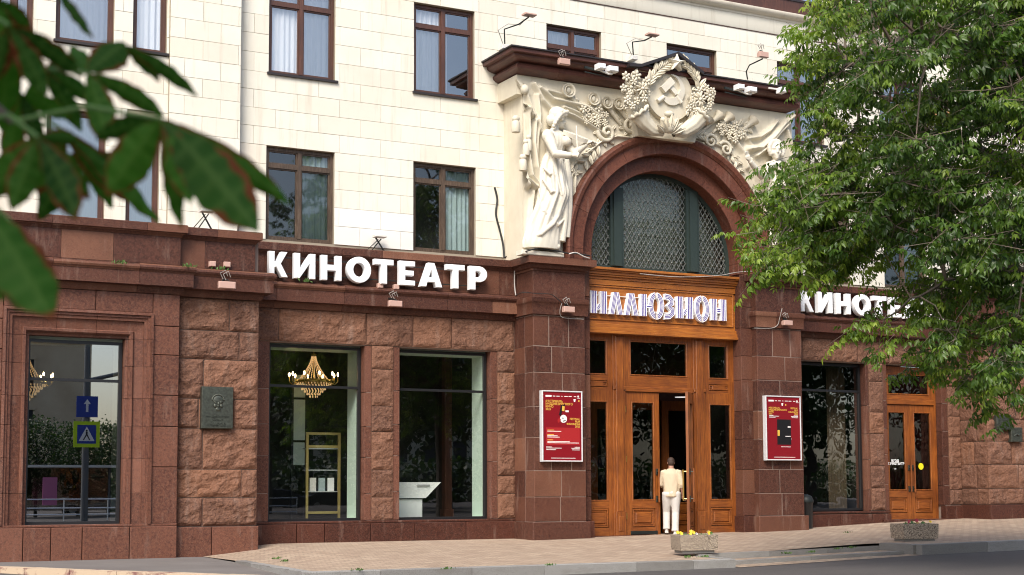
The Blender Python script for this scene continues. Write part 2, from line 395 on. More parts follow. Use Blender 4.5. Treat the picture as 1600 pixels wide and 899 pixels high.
kerb_run((15.0,20.6), (15.0,21.5), (1.0,)); kerb_run((19.1,21.5), (19.1,20.6), (1.0,))
steps = tag(empty('steps', (17, 21.2, -.25)), kind='structure')
for (y0, y1, za, zb, lens) in ((20.85, 21.02, -.2, -.11, (1.9,2.2)), (21.5, 21.66, -.1, -.03, (1.5,1.3,1.3))):
    xx = 15.02; i = 0
    while xx < 19.06:
        x1 = min(xx+lens[i % len(lens)], 19.08); i += 1
        f = lambda X: za+(zb-za)*(X-15)/4.1
        a0, a1 = xx+.004, x1-.004; m = MB()
        m.add([(a0,y0,f(a0)-.13),(a1,y0,f(a1)-.13),(a1,y1,f(a1)-.13),(a0,y1,f(a0)-.13),(a0,y0,f(a0)),(a1,y0,f(a1)),(a1,y1,f(a1)),(a0,y1,f(a0))],
              [(0,1,5,4),(1,2,6,5),(2,3,7,6),(3,0,4,7),(4,5,6,7)]); m.build('step_stone', 'kerb_granite', steps); xx = x1
m = MB(); m.add([(15.02,21.0,-.206),(19.08,21.0,-.116),(19.08,21.52,-.116),(15.02,21.52,-.206)], [(0,1,2,3)]); m.build('tread', 'pavers', steps)
m = MB(); m.add([(15.02,20.35,-.272),(19.08,20.4,-.166),(19.08,20.87,-.163),(15.02,20.87,-.268)], [(0,1,2,3)]); m.build('tread', 'pavers', steps)

# ------------------------------------------------------------------ the cinema building
YW = 28.45
B = tag(empty('cinema_building', (18.5, 28.4, 0)), 'cream stone cinema building with red granite ground floor and arched sculpted entrance', 'building')
def wall_core(name, x0, x1, y0, y1, z0, z1, holes, mat_, parent):
    X = sorted({x0, x1, *[h[0] for h in holes], *[h[1] for h in holes]}); X = [a for a in X if x0 <= a <= x1]
    m = MB()
    for a, b in zip(X[:-1], X[1:]):
        hs = sorted((h[2], h[3]) for h in holes if h[0] <= a+1e-6 and h[1] >= b-1e-6); z = z0
        for (h0, h1) in hs:
            if h0 > z+1e-4: m.box(a, b, y0, y1, z, h0)
            z = max(z, h1)
        if z < z1-1e-4: m.box(a, b, y0, y1, z, z1)
    return m.build(name, mat_, parent)
# ---- cream upper wall
ROWS = [5.93+.12] ; ROWS = list(np.linspace(6.05, 7.96, 6)) + list(np.linspace(7.96, 9.45, 5))[1:] + list(np.linspace(9.45, 11.41, 6))[1:] + list(np.linspace(11.41, 12.05, 3))[1:]
ROWS_HI = list(np.linspace(12.62, 15.2, 8))
WIN1 = [(9.5,10.93),(12.71,14.15),(15.94,17.37),(19.15,20.57),(22.36,23.78),(25.58,27.0)]
WIN0 = [(9.47,10.93),(12.7,14.17),(23.1,24.5),(25.6,27.0)]
holes = [(a, b, 9.45, 11.41) for a, b in WIN1]+[(a, b, 6.05, 7.96) for a, b in WIN0]+[(a, b, 13.0, 15.0) for a, b in WIN1]
cream = wall_core('cream_wall', 8.8, 34, YW+.02, YW+.34, 5.9, 15.2, holes, 'mortar', B)
BAYW = [(4.2,4.86,9.5,11.6),(5.27,6.36,9.5,11.6),(6.72,7.38,9.5,11.6),(5.15,6.24,6.05,8.2),(6.64,7.27,6.05,8.2)]
cream_l = wall_core('cream_wall', -4, 7.5, 28.32, 28.6, 5.9, 15.2, BAYW, 'mortar', B)
cream_p = wall_core('cream_wall', 7.42, 8.84, 28.22, 28.6, 5.9, 15.2, [], 'mortar', B)
cblocks = []
def courses(rows, x0, x1, y, hs, parent, blen=.92, g=.0027, phase=0, side=None):
    for r, (z0, z1) in enumerate(zip(rows[:-1], rows[1:])):
        X = x0 - (blen*.5 if (r+phase) % 2 else 0) - .07; segs = []
        while X < x1:
            a, b = max(X, x0), min(X+blen, x1); X += blen
            if b-a > .03: segs.append((a, b))
        for h in hs:
            if h[2] < z1-.02 and h[3] > z0+.02:
                ns = []
                for a, b in segs:
                    if h[1] <= a or h[0] >= b: ns.append((a, b)); continue
                    if h[0]-a > .02: ns.append((a, h[0]))
                    if b-h[1] > .02: ns.append((h[1], b))
                segs = ns
        for a, b in segs:
            cblocks.append((a+g, b-g, y, z0+g, z1-g, parent, side if (side and a < x0+.01) else .05))
courses(ROWS, 8.8, 34, YW-.0, holes, cream)
courses(ROWS, 3, 7.5, 28.3, BAYW, cream_l, .8)
courses([5.95]+ROWS, 7.42, 8.84, 28.2, [], cream_p, .72, side=.2)
courses(ROWS_HI, 8.8, 34, YW, holes, cream)
scored = []
for q in cblocks:
    a, b, y, z0, z1, par, dp = q
    u = proj(((a+b)/2, y, (z0+z1)/2)); portal = 14.95 < (a+b)/2 < 22 and z1 < 10.3
    vis = -30 < u[0] < 1330 and -20 < u[1] < 420 and not portal
    if u[0] < 230 and 60 < u[1] < 330: vis = vis and random.random() < .8
    scored.append(((b-a)*(z1-z0)/u[2]**2*(1 if vis else 0), q))
scored.sort(key=lambda t: -t[0])
for i, (s_, q) in enumerate(scored):
    a, b, y, z0, z1, par, dp = q
    if i < 300 and s_ > 0:
        jit = random.uniform(-.0025, .0025)
        MB().block(a, b, y+jit, y+dp, z0, z1, .0035).build('facade_block', 'cream_patch' if (par is cream and 10.9 < (a+b)/2 < 12.72 and z1 < 6.83) else 'cream_stone', par)
for par in (cream, cream_l, cream_p):
    m = MB()
    for i, (s_, (a, b, y, z0, z1, p_, dp)) in enumerate(scored):
        if p_ is par and not (i < 300 and s_ > 0): m.block(a, b, y+random.uniform(-.002,.002), y+dp, z0, z1, .0035)
    if m.v: tag(m.build('facade_blockwork', 'cream_stone', par), kind='stuff')
# string course and cornice mouldings above the second row of windows
m = MB(); pr = [(0,12.06),(.02,12.06),(.03,12.075),(.03,12.40),(.05,12.42),(.05,12.46),(.16,12.50),(.2,12.56),(.2,12.60),(.0,12.63),(-.1,12.63),(-.1,12.06)]
m.sweep(pr, [(8.84, YW+.005), (34, YW+.005)]); m.build('string_course', 'cream_stone', B, 40)
m = MB(); m.sweep([(0,12.045),(.012,12.045),(.012,12.062),(0,12.062)], [(8.9, YW-.002), (34, YW-.002)]); m.build('string_dark_strip', 'sash', B)  # thin dark strip just proud of the wall, under the string course

# ---- windows of the upper floors
def sash_window(X0, X1, Z0, Z1, Y, matn='sash', pane='glass_upper', transom=.33, mull=True, curtain=None, gap=.0, fr=.07, sill=True, cur_x=(0,1), low=.0):
    d0, d1 = Y+.1, Y+.18; m = MB(); w = fr; zt = Z1-(Z1-Z0)*transom/1.0 if transom else None
    xm = (X0+X1)/2
    m.box(X0, X0+w, d0, d1, Z0, Z1); m.box(X1-w, X1, d0, d1, Z0, Z1)
    m.box(X0+w, X1-w, d0+.002, d1, Z1-w, Z1); m.box(X0+w, X1-w, d0+.002, d1, Z0, Z0+w)
    if transom: m.box(X0+w, X1-w, d0-.004, d1, zt-w*.6, zt+w*.6)
    if mull: m.box(xm-w*.6, xm+w*.6, d0-.012, d1, Z0+w, Z1-w)
    o = m.build('window', matn, B)
    zs = [(Z0+w, zt-w*.6), (zt+w*.6, Z1-w)] if transom else [(Z0+w, Z1-w)]
    xx = [(X0+w, xm-w*.6), (xm+w*.6, X1-w)] if mull else [(X0+w, X1-w)]
    for za, zb in zs:
        for xa, xb in xx:
            s = .028; mm = MB(); mm.box(xa, xa+s, d0+.02, d1-.01, za, zb); mm.box(xb-s, xb, d0+.02, d1-.01, za, zb); mm.box(xa+s, xb-s, d0+.021, d1-.01, za, za+s); mm.box(xa+s, xb-s, d0+.021, d1-.01, zb-s, zb)
            mm.build('sash_bar', matn, o); MB().sheet(xa+s, xb-s, d0+.045, za+s, zb-s).build('pane', pane, o)
    if sill: MB().box(X0-.04, X1+.05, Y-.05, Y+.1, Z0-.035, Z0+.012).build('sill', 'roof_tin', o)
    if curtain:
        n = 60; xa, xb = X0+w*.5+(X1-X0-w)*cur_x[0], X0+w*.5+(X1-X0-w)*cur_x[1]; P = np.zeros((2, n, 3)); q = np.linspace(0, 1, n); ph = random.random()*6
        for j in range(2): P[j, :, 0] = xa+(xb-xa)*q; P[j, :, 1] = d1+.045+.018*np.sin(q*(xb-xa)*55+ph)+.01*np.sin(q*23+ph); P[j, :, 2] = Z0-.1+(Z1-Z0+.2)*j
        grid_mesh(P, 'curtain', curtain, o)
    return o
for i, (a, b) in enumerate(WIN1):
    sash_window(a, b, 9.45, 11.41, YW, curtain='curtain_white' if i != 3 else None, transom=.24, cur_x=(0,1) if i in (0,4) else (.0,.62), mull=i != 3)
for i, (a, b) in enumerate(WIN0):
    sash_window(a, b, 6.05, 7.96, YW, 'sash_old', 'glass_old', transom=.2, curtain='curtain_grey', cur_x=(.55,1) if i == 0 else (.52,.98), sill=False)
for (a, b) in WIN1[2:]: sash_window(a, b, 13.0, 15.0, YW, curtain='curtain_white', transom=.24, sill=True)
for i, (a, b, z0, z1) in enumerate(BAYW): sash_window(a, b, z0, z1, 28.3, transom=None if i in (1,2,3,4) else .86, mull=i in (0,), curtain='curtain_white' if i < 3 else 'curtain_grey')
m = MB(); m.box(-4, 34, 29.4, 29.5, 5.9, 15.2); m.box(-4, 34, 28.8, 29.4, 8.5, 8.8); m.box(-4, 34, 28.8, 29.4, 11.9, 12.4); m.build('inner_wall', 'room_dark', B)
MB().box(-4, 34, 28.62, 29.5, 15.2, 15.4).build('roof_slab', 'cream_stone', B)
MB().box(12.2, 34, YW-.03, YW+.09, 12.62, 13.0).build('window_apron', 'sash', B).scale = (1, 1, 1)

# ---- red granite ground floor
core_l = wall_core('granite_wall', 9.0, 15.1, 28.395, 28.8, -.3, 5.9, [(9.54,11.63,.40,3.99), (12.32,14.53,.40,3.99)], 'joint_dark', B)
core_r = wall_core('granite_wall', 22.1, 27.9, 28.395, 28.8, -.3, 5.9, [(22.68,24.88,.46,4.11), (25.48,27.34,.2,4.11)], 'joint_dark', B)
core_a = wall_core('granite_wall', -4, 7.4, 27.36, 27.75, -.5, 5.9, [(4.66,6.55,.42,3.9)], 'joint_dark', B)
core_b = wall_core('granite_wall', 7.38, 9.0, 27.475, 28.8, -.5, 5.9, [], 'joint_dark', B)
core_c = wall_core('granite_wall', 27.945, 45, 27.475, 28.8, -.3, 5.9, [], 'joint_dark', B)
MB().box(-4, 7.4, 27.75, 28.3, 5.85, 5.9).build('ledge_deck', 'granite_dark', B)

def stone(x0, x1, y, z0, z1, parent, matn, depth=.12, g=.0055, c=.008, name='granite_block'):
    return MB().block(x0+g, x1-g, y, y+depth, z0+g, z1-g, c).build(name, matn, parent)
def rock(x0, x1, y, z0, z1, parent, amp=.05, side=None, g=.007, name='rough_block', axis='front'):
    W = x1-x0-2*g; H = z1-z0-2*g; st = .034
    nx, nz = max(5, int(W/st)), max(5, int(H/st)); seed = Vector((random.random()*50, random.random()*50, random.random()*50))
    P = np.zeros((nz+1, nx+1, 3)); big = random.uniform(.7, 1.25)
    for j in range(nz+1):
        for i in range(nx+1):
            u, w = i/nx, j/nz; ex = min(u, 1-u)*W; ez = min(w, 1-w)*H; e = min(ex, ez)
            k = min(1, e/.06); k = k*k*(3-2*k)
            p = Vector((u*W*2.6, w*H*3.6, 0))+seed
            h = mnoise.fractal(p*1.3, .9, 2.1, 5)*.6 + mnoise.ridged_multi_fractal(p*1.1, .9, 2.1, 4, 1.0, 2.0)*.38 - .3 + .3*mnoise.noise(p*.5)
            P[j, i] = (x0+g+u*W, -(.004+k*(amp*.45+amp*h*big)), z0+g+w*H)
            if 0 < i < nx and 0 < j < nz: P[j, i, 0] += random.uniform(-.008,.008); P[j, i, 2] += random.uniform(-.008,.008)
    Q = P.copy()
    if axis == 'front': Q[..., 1] += y
    else:                                             # a left-facing return: x runs along depth, y is the face's X
        Q[..., 0] = y + P[..., 1]; Q[..., 1] = P[..., 0]
    nxx = nx+1; m = MB(); V = Q.reshape(-1, 3).tolist(); nv = len(V)
    F = [(j*nxx+i, j*nxx+i+1, (j+1)*nxx+i+1, (j+1)*nxx+i) for j in range(nz) for i in range(nx)]
    ring = [i for i in range(nxx)]+[j*nxx+nx for j in range(1, nz+1)]+[nz*nxx+i for i in range(nx-1, -1, -1)]+[j*nxx for j in range(nz-1, 0, -1)]
    back = []
    for r_ in ring:
        p = list(V[r_])
        if axis == 'front': p[1] = y+.11
        else: p[0] = y+.11
        back.append(len(V)); V.append(p)
    for t in range(len(ring)):
        t2 = (t+1) % len(ring); F.append((ring[t], back[t], back[t2], ring[t2]))
    m.add(V, F); o = m.build(name, 'granite_rock', parent); return o

def zrow(px_, ys, Y): return [at(px_, y, Y)[1] for y in ys]
# plinths
def plinth(xs_, y, zt, parent, matn, zb=-.4, depth=.2):
    for a, b in zip(xs_[:-1], xs_[1:]): stone(a, b, y, zb, zt, parent, matn, depth, c=.012, name='plinth_block')
XB = [9.0]+[at(p, 835, 28.3)[0] for p in (463.8, 507.6, 579.8, 648.8, 728.9)]+[15.04]
plinth(XB, 28.3, .375, core_l, 'granite_dark')
plinth([at(p, 850, 27.18)[0] for p in (-60, 36, 79.5, 128.6, 202.6)]+[7.42], 27.18, .4, core_a, 'granite_left')
plinth([7.42, at(331, 850, 27.36)[0], 9.03], 27.36, .37, core_b, 'granite_left', depth=.9)
plinth([22.18, 22.8, 23.9, 24.9, 25.5], 28.3, .42, core_r, 'granite_dark'); plinth([27.3, 27.62, 27.9], 28.3, .6, core_r, 'granite_dark')
plinth([27.86, 29.0, 30.2, 31.5, 33, 35], 27.36, .62, core_c, 'granite_dark', depth=1.0)
for a, b, zt, par in ((9.03, 15.04, .42, core_l), (22.18, 25.5, .48, core_r)):
    MB().block(a, b, 28.34, 28.62, zt-.044, zt, .006).build('sill_stone', 'granite_dark', par)
MB().block(-3, 7.42, 27.22, 27.6, .4, .442, .006).build('sill_stone', 'granite_left', core_a)
# rough lintels, pillars and smooth jambs
LX = [9.03]+[at(p, 505, 28.35)[0] for p in (436, 573, 646, 706)]+[15.04]
for a, b in zip(LX[:-1], LX[1:]): rock(a, b, 28.37, 4.0, 4.68, core_l, .05)
for a, b in zip([22.18, 22.9, 23.8, 24.6, 25.6, 26.7], [22.9, 23.8, 24.6, 25.6, 26.7, 27.9]): rock(a, b, 28.37, 4.12, 4.70, core_r, .05)
rp = zrow(596, (577, 634.6, 675, 734.6, 777), 28.35)[::-1]
for (a, b, par, zs, zt) in ((11.73, 12.22, core_l, rp, 4.0), (14.63, 15.06, core_l, [z+random.uniform(-.12,.12) for z in rp], 4.0), (24.92, 25.38, core_r, [z+.15 for z in rp], 4.12), (27.5, 27.92, core_r, [z+.1 for z in rp], 4.12)):
    Z = [.425 if par is core_l else (.5 if a < 26 else .62)]+list(zs)+[zt]
    for z0, z1 in zip(Z[:-1], Z[1:]): rock(a, b, 28.37, z0, z1, par, .045)
jz = [.42, .98, 1.72, 2.35, 3.05, 4.0]
for (a, b, par) in ((9.03,9.56,core_l), (11.58,11.74,core_l), (12.2,12.37,core_l), (14.48,14.64,core_l), (22.18,22.7,core_r), (24.84,24.93,core_r), (25.37,25.52,core_r), (27.3,27.51,core_r)):
    off = random.uniform(-.1,.1); Z = [jz[0] if par is core_l else (.48 if a < 26 else .6)]+[z+off+(.1 if par is core_r else 0) for z in jz[1:-1]]+[4.0 if par is core_l else 4.12]
    for z0, z1 in zip(Z[:-1], Z[1:]): stone(a, b, 28.385, z0, z1, par, 'granite_left' if par is core_l else 'granite_pier', .43)
# left rough block, with its joints
by = [823, 777.6, 733.5, 670, 623.5, 562, 517, 467]; bz = zrow(340, by, 27.42); bz[0] = .375; bz[-1] = 4.66
bj = [(319,), (379,), (318,), (311, 365), (318,), (373.5,), (358,)]
for (z0, z1), js in zip(zip(bz[:-1], bz[1:]), bj):
    X = [7.45]+[at(p, 650, 27.42)[0] for p in js]+[9.02]
    for a, b in zip(X[:-1], X[1:]): rock(a, b, 27.46, z0, z1, core_b, .06)
for z0, z1 in zip(bz[:-1], bz[1:]): stone(8.6, 9.02, 27.5, z0, z1, core_b, 'granite_left', .9)
# right rough block: left return and front
rz = [.62, 1.02, 1.62, 2.2, 2.75, 3.35, 3.95, 4.66]
for r_, (z0, z1) in enumerate(zip(rz[:-1], rz[1:])):
    ym = 27.9+random.uniform(-.15,.15)
    rock(27.44, ym, 27.93, z0, z1, core_c, .035, axis='side'); rock(ym, 28.42, 27.93, z0, z1, core_c, .035, axis='side')
    X = [27.9]; 
    while X[-1] < 33.5: X.append(X[-1]+random.uniform(.8, 1.5))
    for a, b in zip(X[:-1], X[1:]): rock(a, b, 27.46, z0, z1, core_c, .05)
# left wall: smooth stones round the moulded window
sz = [z for z in zrow(258, (823, 730, 666.7, 618, 555, 510, 462), 27.25)]; sz[0] = .44; sz[-1] = 4.66
for z0, z1 in zip(sz[:-1], sz[1:]):
    stone(6.93, 7.43, 27.25, z0, z1, core_a, 'granite_left', .2); stone(3.6, 4.29, 27.25, z0+.0, z1, core_a, 'granite_left', .2); stone(2.4, 3.6, 27.25, z0, z1, core_a, 'granite_left', .2)
TX = [4.29, at(150, 470, 27.25)[0], 6.93]
for a, b in zip(TX[:-1], TX[1:]): stone(a, b, 27.25, 4.29, 4.66, core_a, 'granite_left', .2)
FP = [(0,27.45),(0,27.2),(.05,27.19),(.06,27.225),(.1,27.225),(.11,27.25),(.16,27.255),(.165,27.30),(.34,27.335),(.345,27.30),(.36,27.285),(.40,27.285),(.42,27.31),(.43,27.37),(.475,27.38),(.475,27.6),(.3,27.6)]
def frame_piece(path, name):
    m = MB(); m.sweep([(o_, y) for o_, y in FP], path); m.v = [(v[0], v[2], v[1]) for v in m.v]
    m.build(name, 'granite_left', core_a, 30)
lz = [.44, 1.0, 1.62, 2.2, 2.72, 3.3, 3.8]
for z0, z1 in zip(lz[:-1], lz[1:]):
    frame_piece([(4.285, z1-.003), (4.285, z0+.003)][::-1] if False else [(4.285, z0+.003), (4.285, z1-.003)], 'frame_stone'); frame_piece([(6.935, z1-.003), (6.935, z0+.003)], 'frame_stone')
TJ = [at(90, 505, 27.25)[0], at(152, 505, 27.25)[0]]
frame_piece([(4.285, 3.803), (4.285, 4.29), (TJ[0]-.003, 4.29)], 'frame_stone'); frame_piece([(TJ[0]+.003, 4.29), (TJ[1]-.003, 4.29)], 'frame_stone'); frame_piece([(TJ[1]+.003, 4.29), (6.935, 4.29), (6.935, 3.803)], 'frame_stone')

# ---- ledge, frieze and cap running along the ground floor
def course_run(prof, path, name, matn, parent, step=1.35, gap=.003, smooth=35, joints=None):
    P = [Vector(p) for p in path]; S = [0]
    for a, b in zip(P[:-1], P[1:]): S.append(S[-1]+(b-a).length)
    cuts = [0]; t = step*random.uniform(.6, 1)
    while t < S[-1]-.5:
        if all(abs(t-s) > .35 for s in S): cuts.append(t)
        t += step*random.uniform(.75, 1.25)
    cuts.append(S[-1])
    def pt(s):
        for i in range(len(P)-1):
            if s <= S[i+1]+1e-6: return P[i]+(P[i+1]-P[i])*((s-S[i])/(S[i+1]-S[i]))
        return P[-1]
    for a, b in zip(cuts[:-1], cuts[1:]):
        pts = [pt(a+gap)]+[P[i] for i in range(len(P)) if a+gap+.01 < S[i] < b-gap-.01]+[pt(b-gap)]
        m = MB(); m.sweep(prof, [(p.x, p.y) for p in pts]); m.build(name, matn, parent, smooth)
LEDGE = [(-.1,4.66),(.04,4.66),(.06,4.69),(.08,4.73),(.09,4.78),(.22,4.79),(.22,5.03),(.23,5.035),(.24,5.06),(.262,5.075),(.275,5.11),(.262,5.15),(.24,5.165),(.22,5.18),(.05,5.205),(-.1,5.205)]
DIE = [(-.1,5.205),(.1,5.205),(.1,5.72),(-.1,5.72)]
CAP = [(-.15,5.722),(.11,5.722),(.13,5.755),(.16,5.775),(.165,5.795),(.21,5.80),(.21,5.935),(.195,5.95),(-.15,5.955)]
PU = [(-3,27.27),(7.3,27.27),(7.3,27.42),(8.79,27.42),(8.79,28.36),(15.2,28.36)]
PL = [(-3,27.27),(7.4,27.27),(7.4,27.42),(9.0,27.42),(9.0,28.36),(15.2,28.36)]
PR = [(22.0,28.36),(27.88,28.36),(27.88,27.42),(29.6,27.42),(29.6,27.27),(45,27.27)]
for path, pu, par, mt in ((PL, PU, core_l, 'granite_pier'), (PR, PR, core_r, 'granite_dark')):
    course_run(LEDGE, path, 'ledge_stone', mt, par); course_run(DIE, pu, 'frieze_stone', mt, par, 1.1); course_run(CAP, pu, 'cap_stone', mt, par, 1.5)

# ---- portal piers
PF = 27.5
pier_z = [.36, .88, 1.43, 2.13, 2.78, 3.5, 4.06, 4.71]
PIERS = []
for (xa, xb, side) in ((15.04, 16.31, 'l'), (20.87, 22.16, 'r')):
    core = MB().box(xa+.008, xb-.008, PF+.009, 28.6, -.2, 5.7).build('pier', 'joint_dark', B); PIERS.append(core)
    gz = 0 if side == 'l' else .06
    stone(xa-.07, xb+.07, PF-.07, -.3, .36+gz, core, 'granite_pier', 1.0, c=.014, name='plinth_block')
    for r_, (z0, z1) in enumerate(zip(pier_z[:-1], pier_z[1:])):
        z0 += gz*(1-r_/7); z1 += gz*(1-(r_+1)/7)
        fr = [(.5,), (.52,), (.33, .72), (.5,), (.55,), (.35,), (.3, .68)][r_] if side == 'l' else [(.5,), (.46,), (.3, .7), (.52,), (.5,), (.62,), (.35,.75)][r_]
        X = [xa]+[xa+(xb-xa)*t for t in fr]+[xb]
        for k_, (a, b) in enumerate(zip(X[:-1], X[1:])):
            stone(a, b, PF+random.uniform(-.003,.003), z0, z1, core, 'granite_pier', .38 if k_ == 0 else .2, c=.01)
        # the left return of the pier and the inner jamb
        if side == 'l': MB().block(xa+.002, xa+.3, PF+.39, 28.36, z0+.004, z1-.004, .006).build('granite_block', 'granite_pier', core)
        else: MB().block(xa+.002, xa+.3, PF+.39, 27.72, z0+.004, z1-.004, .006).build('granite_block', 'granite_pier', core)
        ja, jb = (16.3, 16.54) if side == 'l' else (20.56, 20.88)
        MB().block(ja, jb, 27.68, 28.3, z0+.004, z1-.004, .008).build('jamb_block', 'granite_pier', core)
    ja, jb = (16.3, 16.54) if side == 'l' else (20.56, 20.88)
    for z0, z1 in ((4.71, 5.2), (5.2, 5.95)): MB().block(ja, jb, 27.68, 28.3, z0+.004, z1-.004, .008).build('jamb_block', 'granite_pier', core)
    MB().block(ja+(.0 if side == 'l' else -.04), jb+(.04 if side == 'l' else 0), 27.62, 28.3, -.2, .36+gz, .01).build('plinth_block', 'granite_dark', core)
    path = [(xa, 28.4), (xa, PF), (xb, PF), (xb, 28.0)]
    course_run([(-.2,4.72),(.0,4.72),(.02,4.73),(.045,4.735),(.045,4.96),(.052,4.97),(.065,4.99),(.07,5.0),(.07,5.09),(.03,5.105),(-.2,5.11)], path, 'band_stone', 'granite_pier', core, .8)
    course_run([(-.2,5.115),(.0,5.115),(.0,5.66),(-.2,5.66)], path, 'frieze_stone', 'granite_pier', core, 3)
    course_run([(-.25,5.66),(.02,5.66),(.03,5.70),(.07,5.715),(.1,5.76),(.105,5.79),(.19,5.80),(.19,5.94),(.18,5.952),(-.25,5.955)], path, 'cap_stone', 'granite_pier', core, .75)

# ---- arch
AC, AZ = 18.56, 6.2
def arch_ring(prof, n, name, parent, matn, a0=0, a1=math.pi, gap=.0015, sub=6):     # prof = [(radius, y)]
    for k_ in range(n):
        b0 = a0+(a1-a0)*k_/n+gap; b1 = a0+(a1-a0)*(k_+1)/n-gap; np_ = len(prof); v = []; f = []
        for i in range(sub+1):
            t = b0+(b1-b0)*i/sub
            v += [(AC+r_*math.cos(t), y, AZ+r_*math.sin(t)) for r_, y in prof]
        for i in range(sub):
            for j in range(np_): j2 = (j+1) % np_; f.append((i*np_+j, i*np_+j2, (i+1)*np_+j2, (i+1)*np_+j))
        f += [tuple(range(np_)), tuple(range(sub*np_, (sub+1)*np_))[::-1]]
        MB().add(v, f).build(name, matn, parent, 35)
arch = MB().box(AC-2.2, AC-1.98, 27.9, 28.4, 5.96, 6.3).build('arch', 'joint_dark', B)
ring1 = [(2.3,27.8),(2.3,27.46),(2.31,27.45),(2.56,27.45),(2.565,27.43),(2.60,27.40),(2.62,27.37),(2.70,27.35),(2.74,27.37),(2.76,27.44),(2.76,27.8)]
ring2 = [(1.96,28.3),(1.96,27.69),(1.97,27.68),(2.36,27.68),(2.36,28.3)]
arch_ring(ring1, 9, 'voussoir', arch, 'granite_arch'); arch_ring(ring2, 9, 'voussoir', arch, 'granite_arch')
for s_ in (-1, 1):                       # stilted feet of the arch
    for pr_, nm in ((ring1, 'impost'), (ring2, 'impost')):
        P_ = [(AC+s_*r_, y) for r_, y in pr_]; n_ = len(P_); m = MB()
        m.add([(a, b, 5.955) for a, b in P_]+[(a, b, 6.197) for a, b in P_], [tuple(range(n_)), tuple(range(n_, 2*n_))]+[(i, (i+1) % n_, (i+1) % n_+n_, i+n_) for i in range(n_)])
        m.build(nm, 'granite_arch', arch, 35)
# ---- lunette window over the doors: green frame, glass and diamond grille
LY = 28.1
lun = MB(); n_ = 40; v = []
for i in range(n_+1):
    t = math.pi*i/n_
    for r_, y in ((1.87, LY), (1.87, LY-.07), (1.97, LY-.07), (1.97, LY)): v.append((AC+r_*math.cos(t), y, AZ+r_*math.sin(t)))
lun.add(v, [(i*4+j, i*4+(j+1) % 4, (i+1)*4+(j+1) % 4, (i+1)*4+j) for i in range(n_) for j in range(4)])
for s_ in (-1, 1): lun.box(AC+s_*1.92-.05, AC+s_*1.92+.05, LY-.07, LY, 5.9, 6.2)
lun.box(AC-1.9, AC+1.9, LY-.075, LY, 5.9, 5.98)
lunette = lun.build('lunette_window', 'green_frame', B, 40)
MX = [at(960, 345, LY)[0], at(1078, 345, LY)[0]]
for mx in MX:
    h = math.sqrt(1.87**2-(mx-AC)**2); m = MB(); m.box(mx-.17, mx+.17, LY-.11, LY-.002, 5.98, AZ+h+.05); m.box(mx-.1, mx+.1, LY-.145, LY-.11, 5.98, AZ+h)
    m.build('mullion', 'green_frame', lunette)
MB().prism([(AC-1.9, 5.95)]+[(AC+1.9*math.cos(t), AZ+1.9*math.sin(t)) for t in np.linspace(math.pi, 0, 40)]+[(AC+1.9, 5.95)], LY+.02, LY+.06).build('pane', 'glass_lunette', lunette)
def inside(x, z, xa, xb): return xa < x < xb and z > 5.97 and (z < AZ or (x-AC)**2+(z-AZ)**2 < 1.88**2)
for (xa, xb) in ((AC-1.88, MX[0]-.17), (MX[0]+.17, MX[1]-.17), (MX[1]+.17, AC+1.88)):
    m = MB(); cw, ch = .125, .19
    for sgn in (1, -1):
        for k_ in range(-40, 40):
            pts = []
            for s_ in np.arange(0, 3.4, .02):
                z = 5.97+s_; xx = AC+k_*cw+sgn*(z-5.97)*cw/ch
                if inside(xx, z, xa, xb): pts.append((xx, z))
            if len(pts) > 2:
                y = LY-.045+(.004 if sgn > 0 else -.004); m.bar((pts[0][0], y, pts[0][1]), (pts[-1][0], y, pts[-1][1]), .017, .012, up=(0,1,0))
    for i in range(-40, 40):
        for j in range(0, 40):
            xx = AC+i*cw/2; z = 5.97+j*ch/2
            if (i+j) % 2 == 0 and j % 2 == 0 and inside(xx, z, xa+.03, xb-.03): m.ball((xx, LY-.055, z), (.026,.018,.02), 6, 4)
    m.build('grille', 'grille_iron', lunette)
m = MB(); m.box(16.2, 21, 30.2, 30.3, 5.6, 8.6); m.box(16.2, 21, 28.3, 30.3, 5.5, 5.6); m.box(16.2, 21, 28.3, 30.3, 8.6, 8.7)
m.build('lunette_room', 'room_dark', B)
for (px_, w_, za, zb) in ((1000,.5,6.1,7.4),(1030,.16,6,7.9),(1060,.3,6,6.7),(985,.12,6,7.9),(1100,.5,6,7.1)):
    xx = at(px_, 350, 28.9)[0]; MB().box(xx-w_/2, xx+w_/2, 28.85, 28.9, za, zb).build('stored_board', random.choice(['off_white','curtain_grey']), lunette)

# ---- sculpted frieze: a carved sheet with folds, on a solid plaster block
FY, FX0, FX1, FZ1 = 27.56, 14.85, 22.05, 9.86
arc = [(AC+2.68*math.cos(t), AZ+2.68*math.sin(t)) for t in np.linspace(math.pi, 0, 48)]
frieze = MB().prism([(FX0, 5.955), (AC-2.68, 5.955)]+arc+[(AC+2.68, 5.955), (FX1, 5.955), (FX1, FZ1), (FX0, FZ1)], FY+.03, YW+.02).build('frieze', 'plaster', B)
MB().box(FX0-.15, FX0+.6, FY-.005, YW, 9.44, 9.86).build('frieze_corner', 'plaster', frieze)
def RP(*pts): return np.array([at(a, b, FY) for a, b in pts])
ridges = []      # (polyline in metres, half width, height)
def ridge(w, h, *pts): ridges.append((RP(*pts), w*.82, h*1.5))
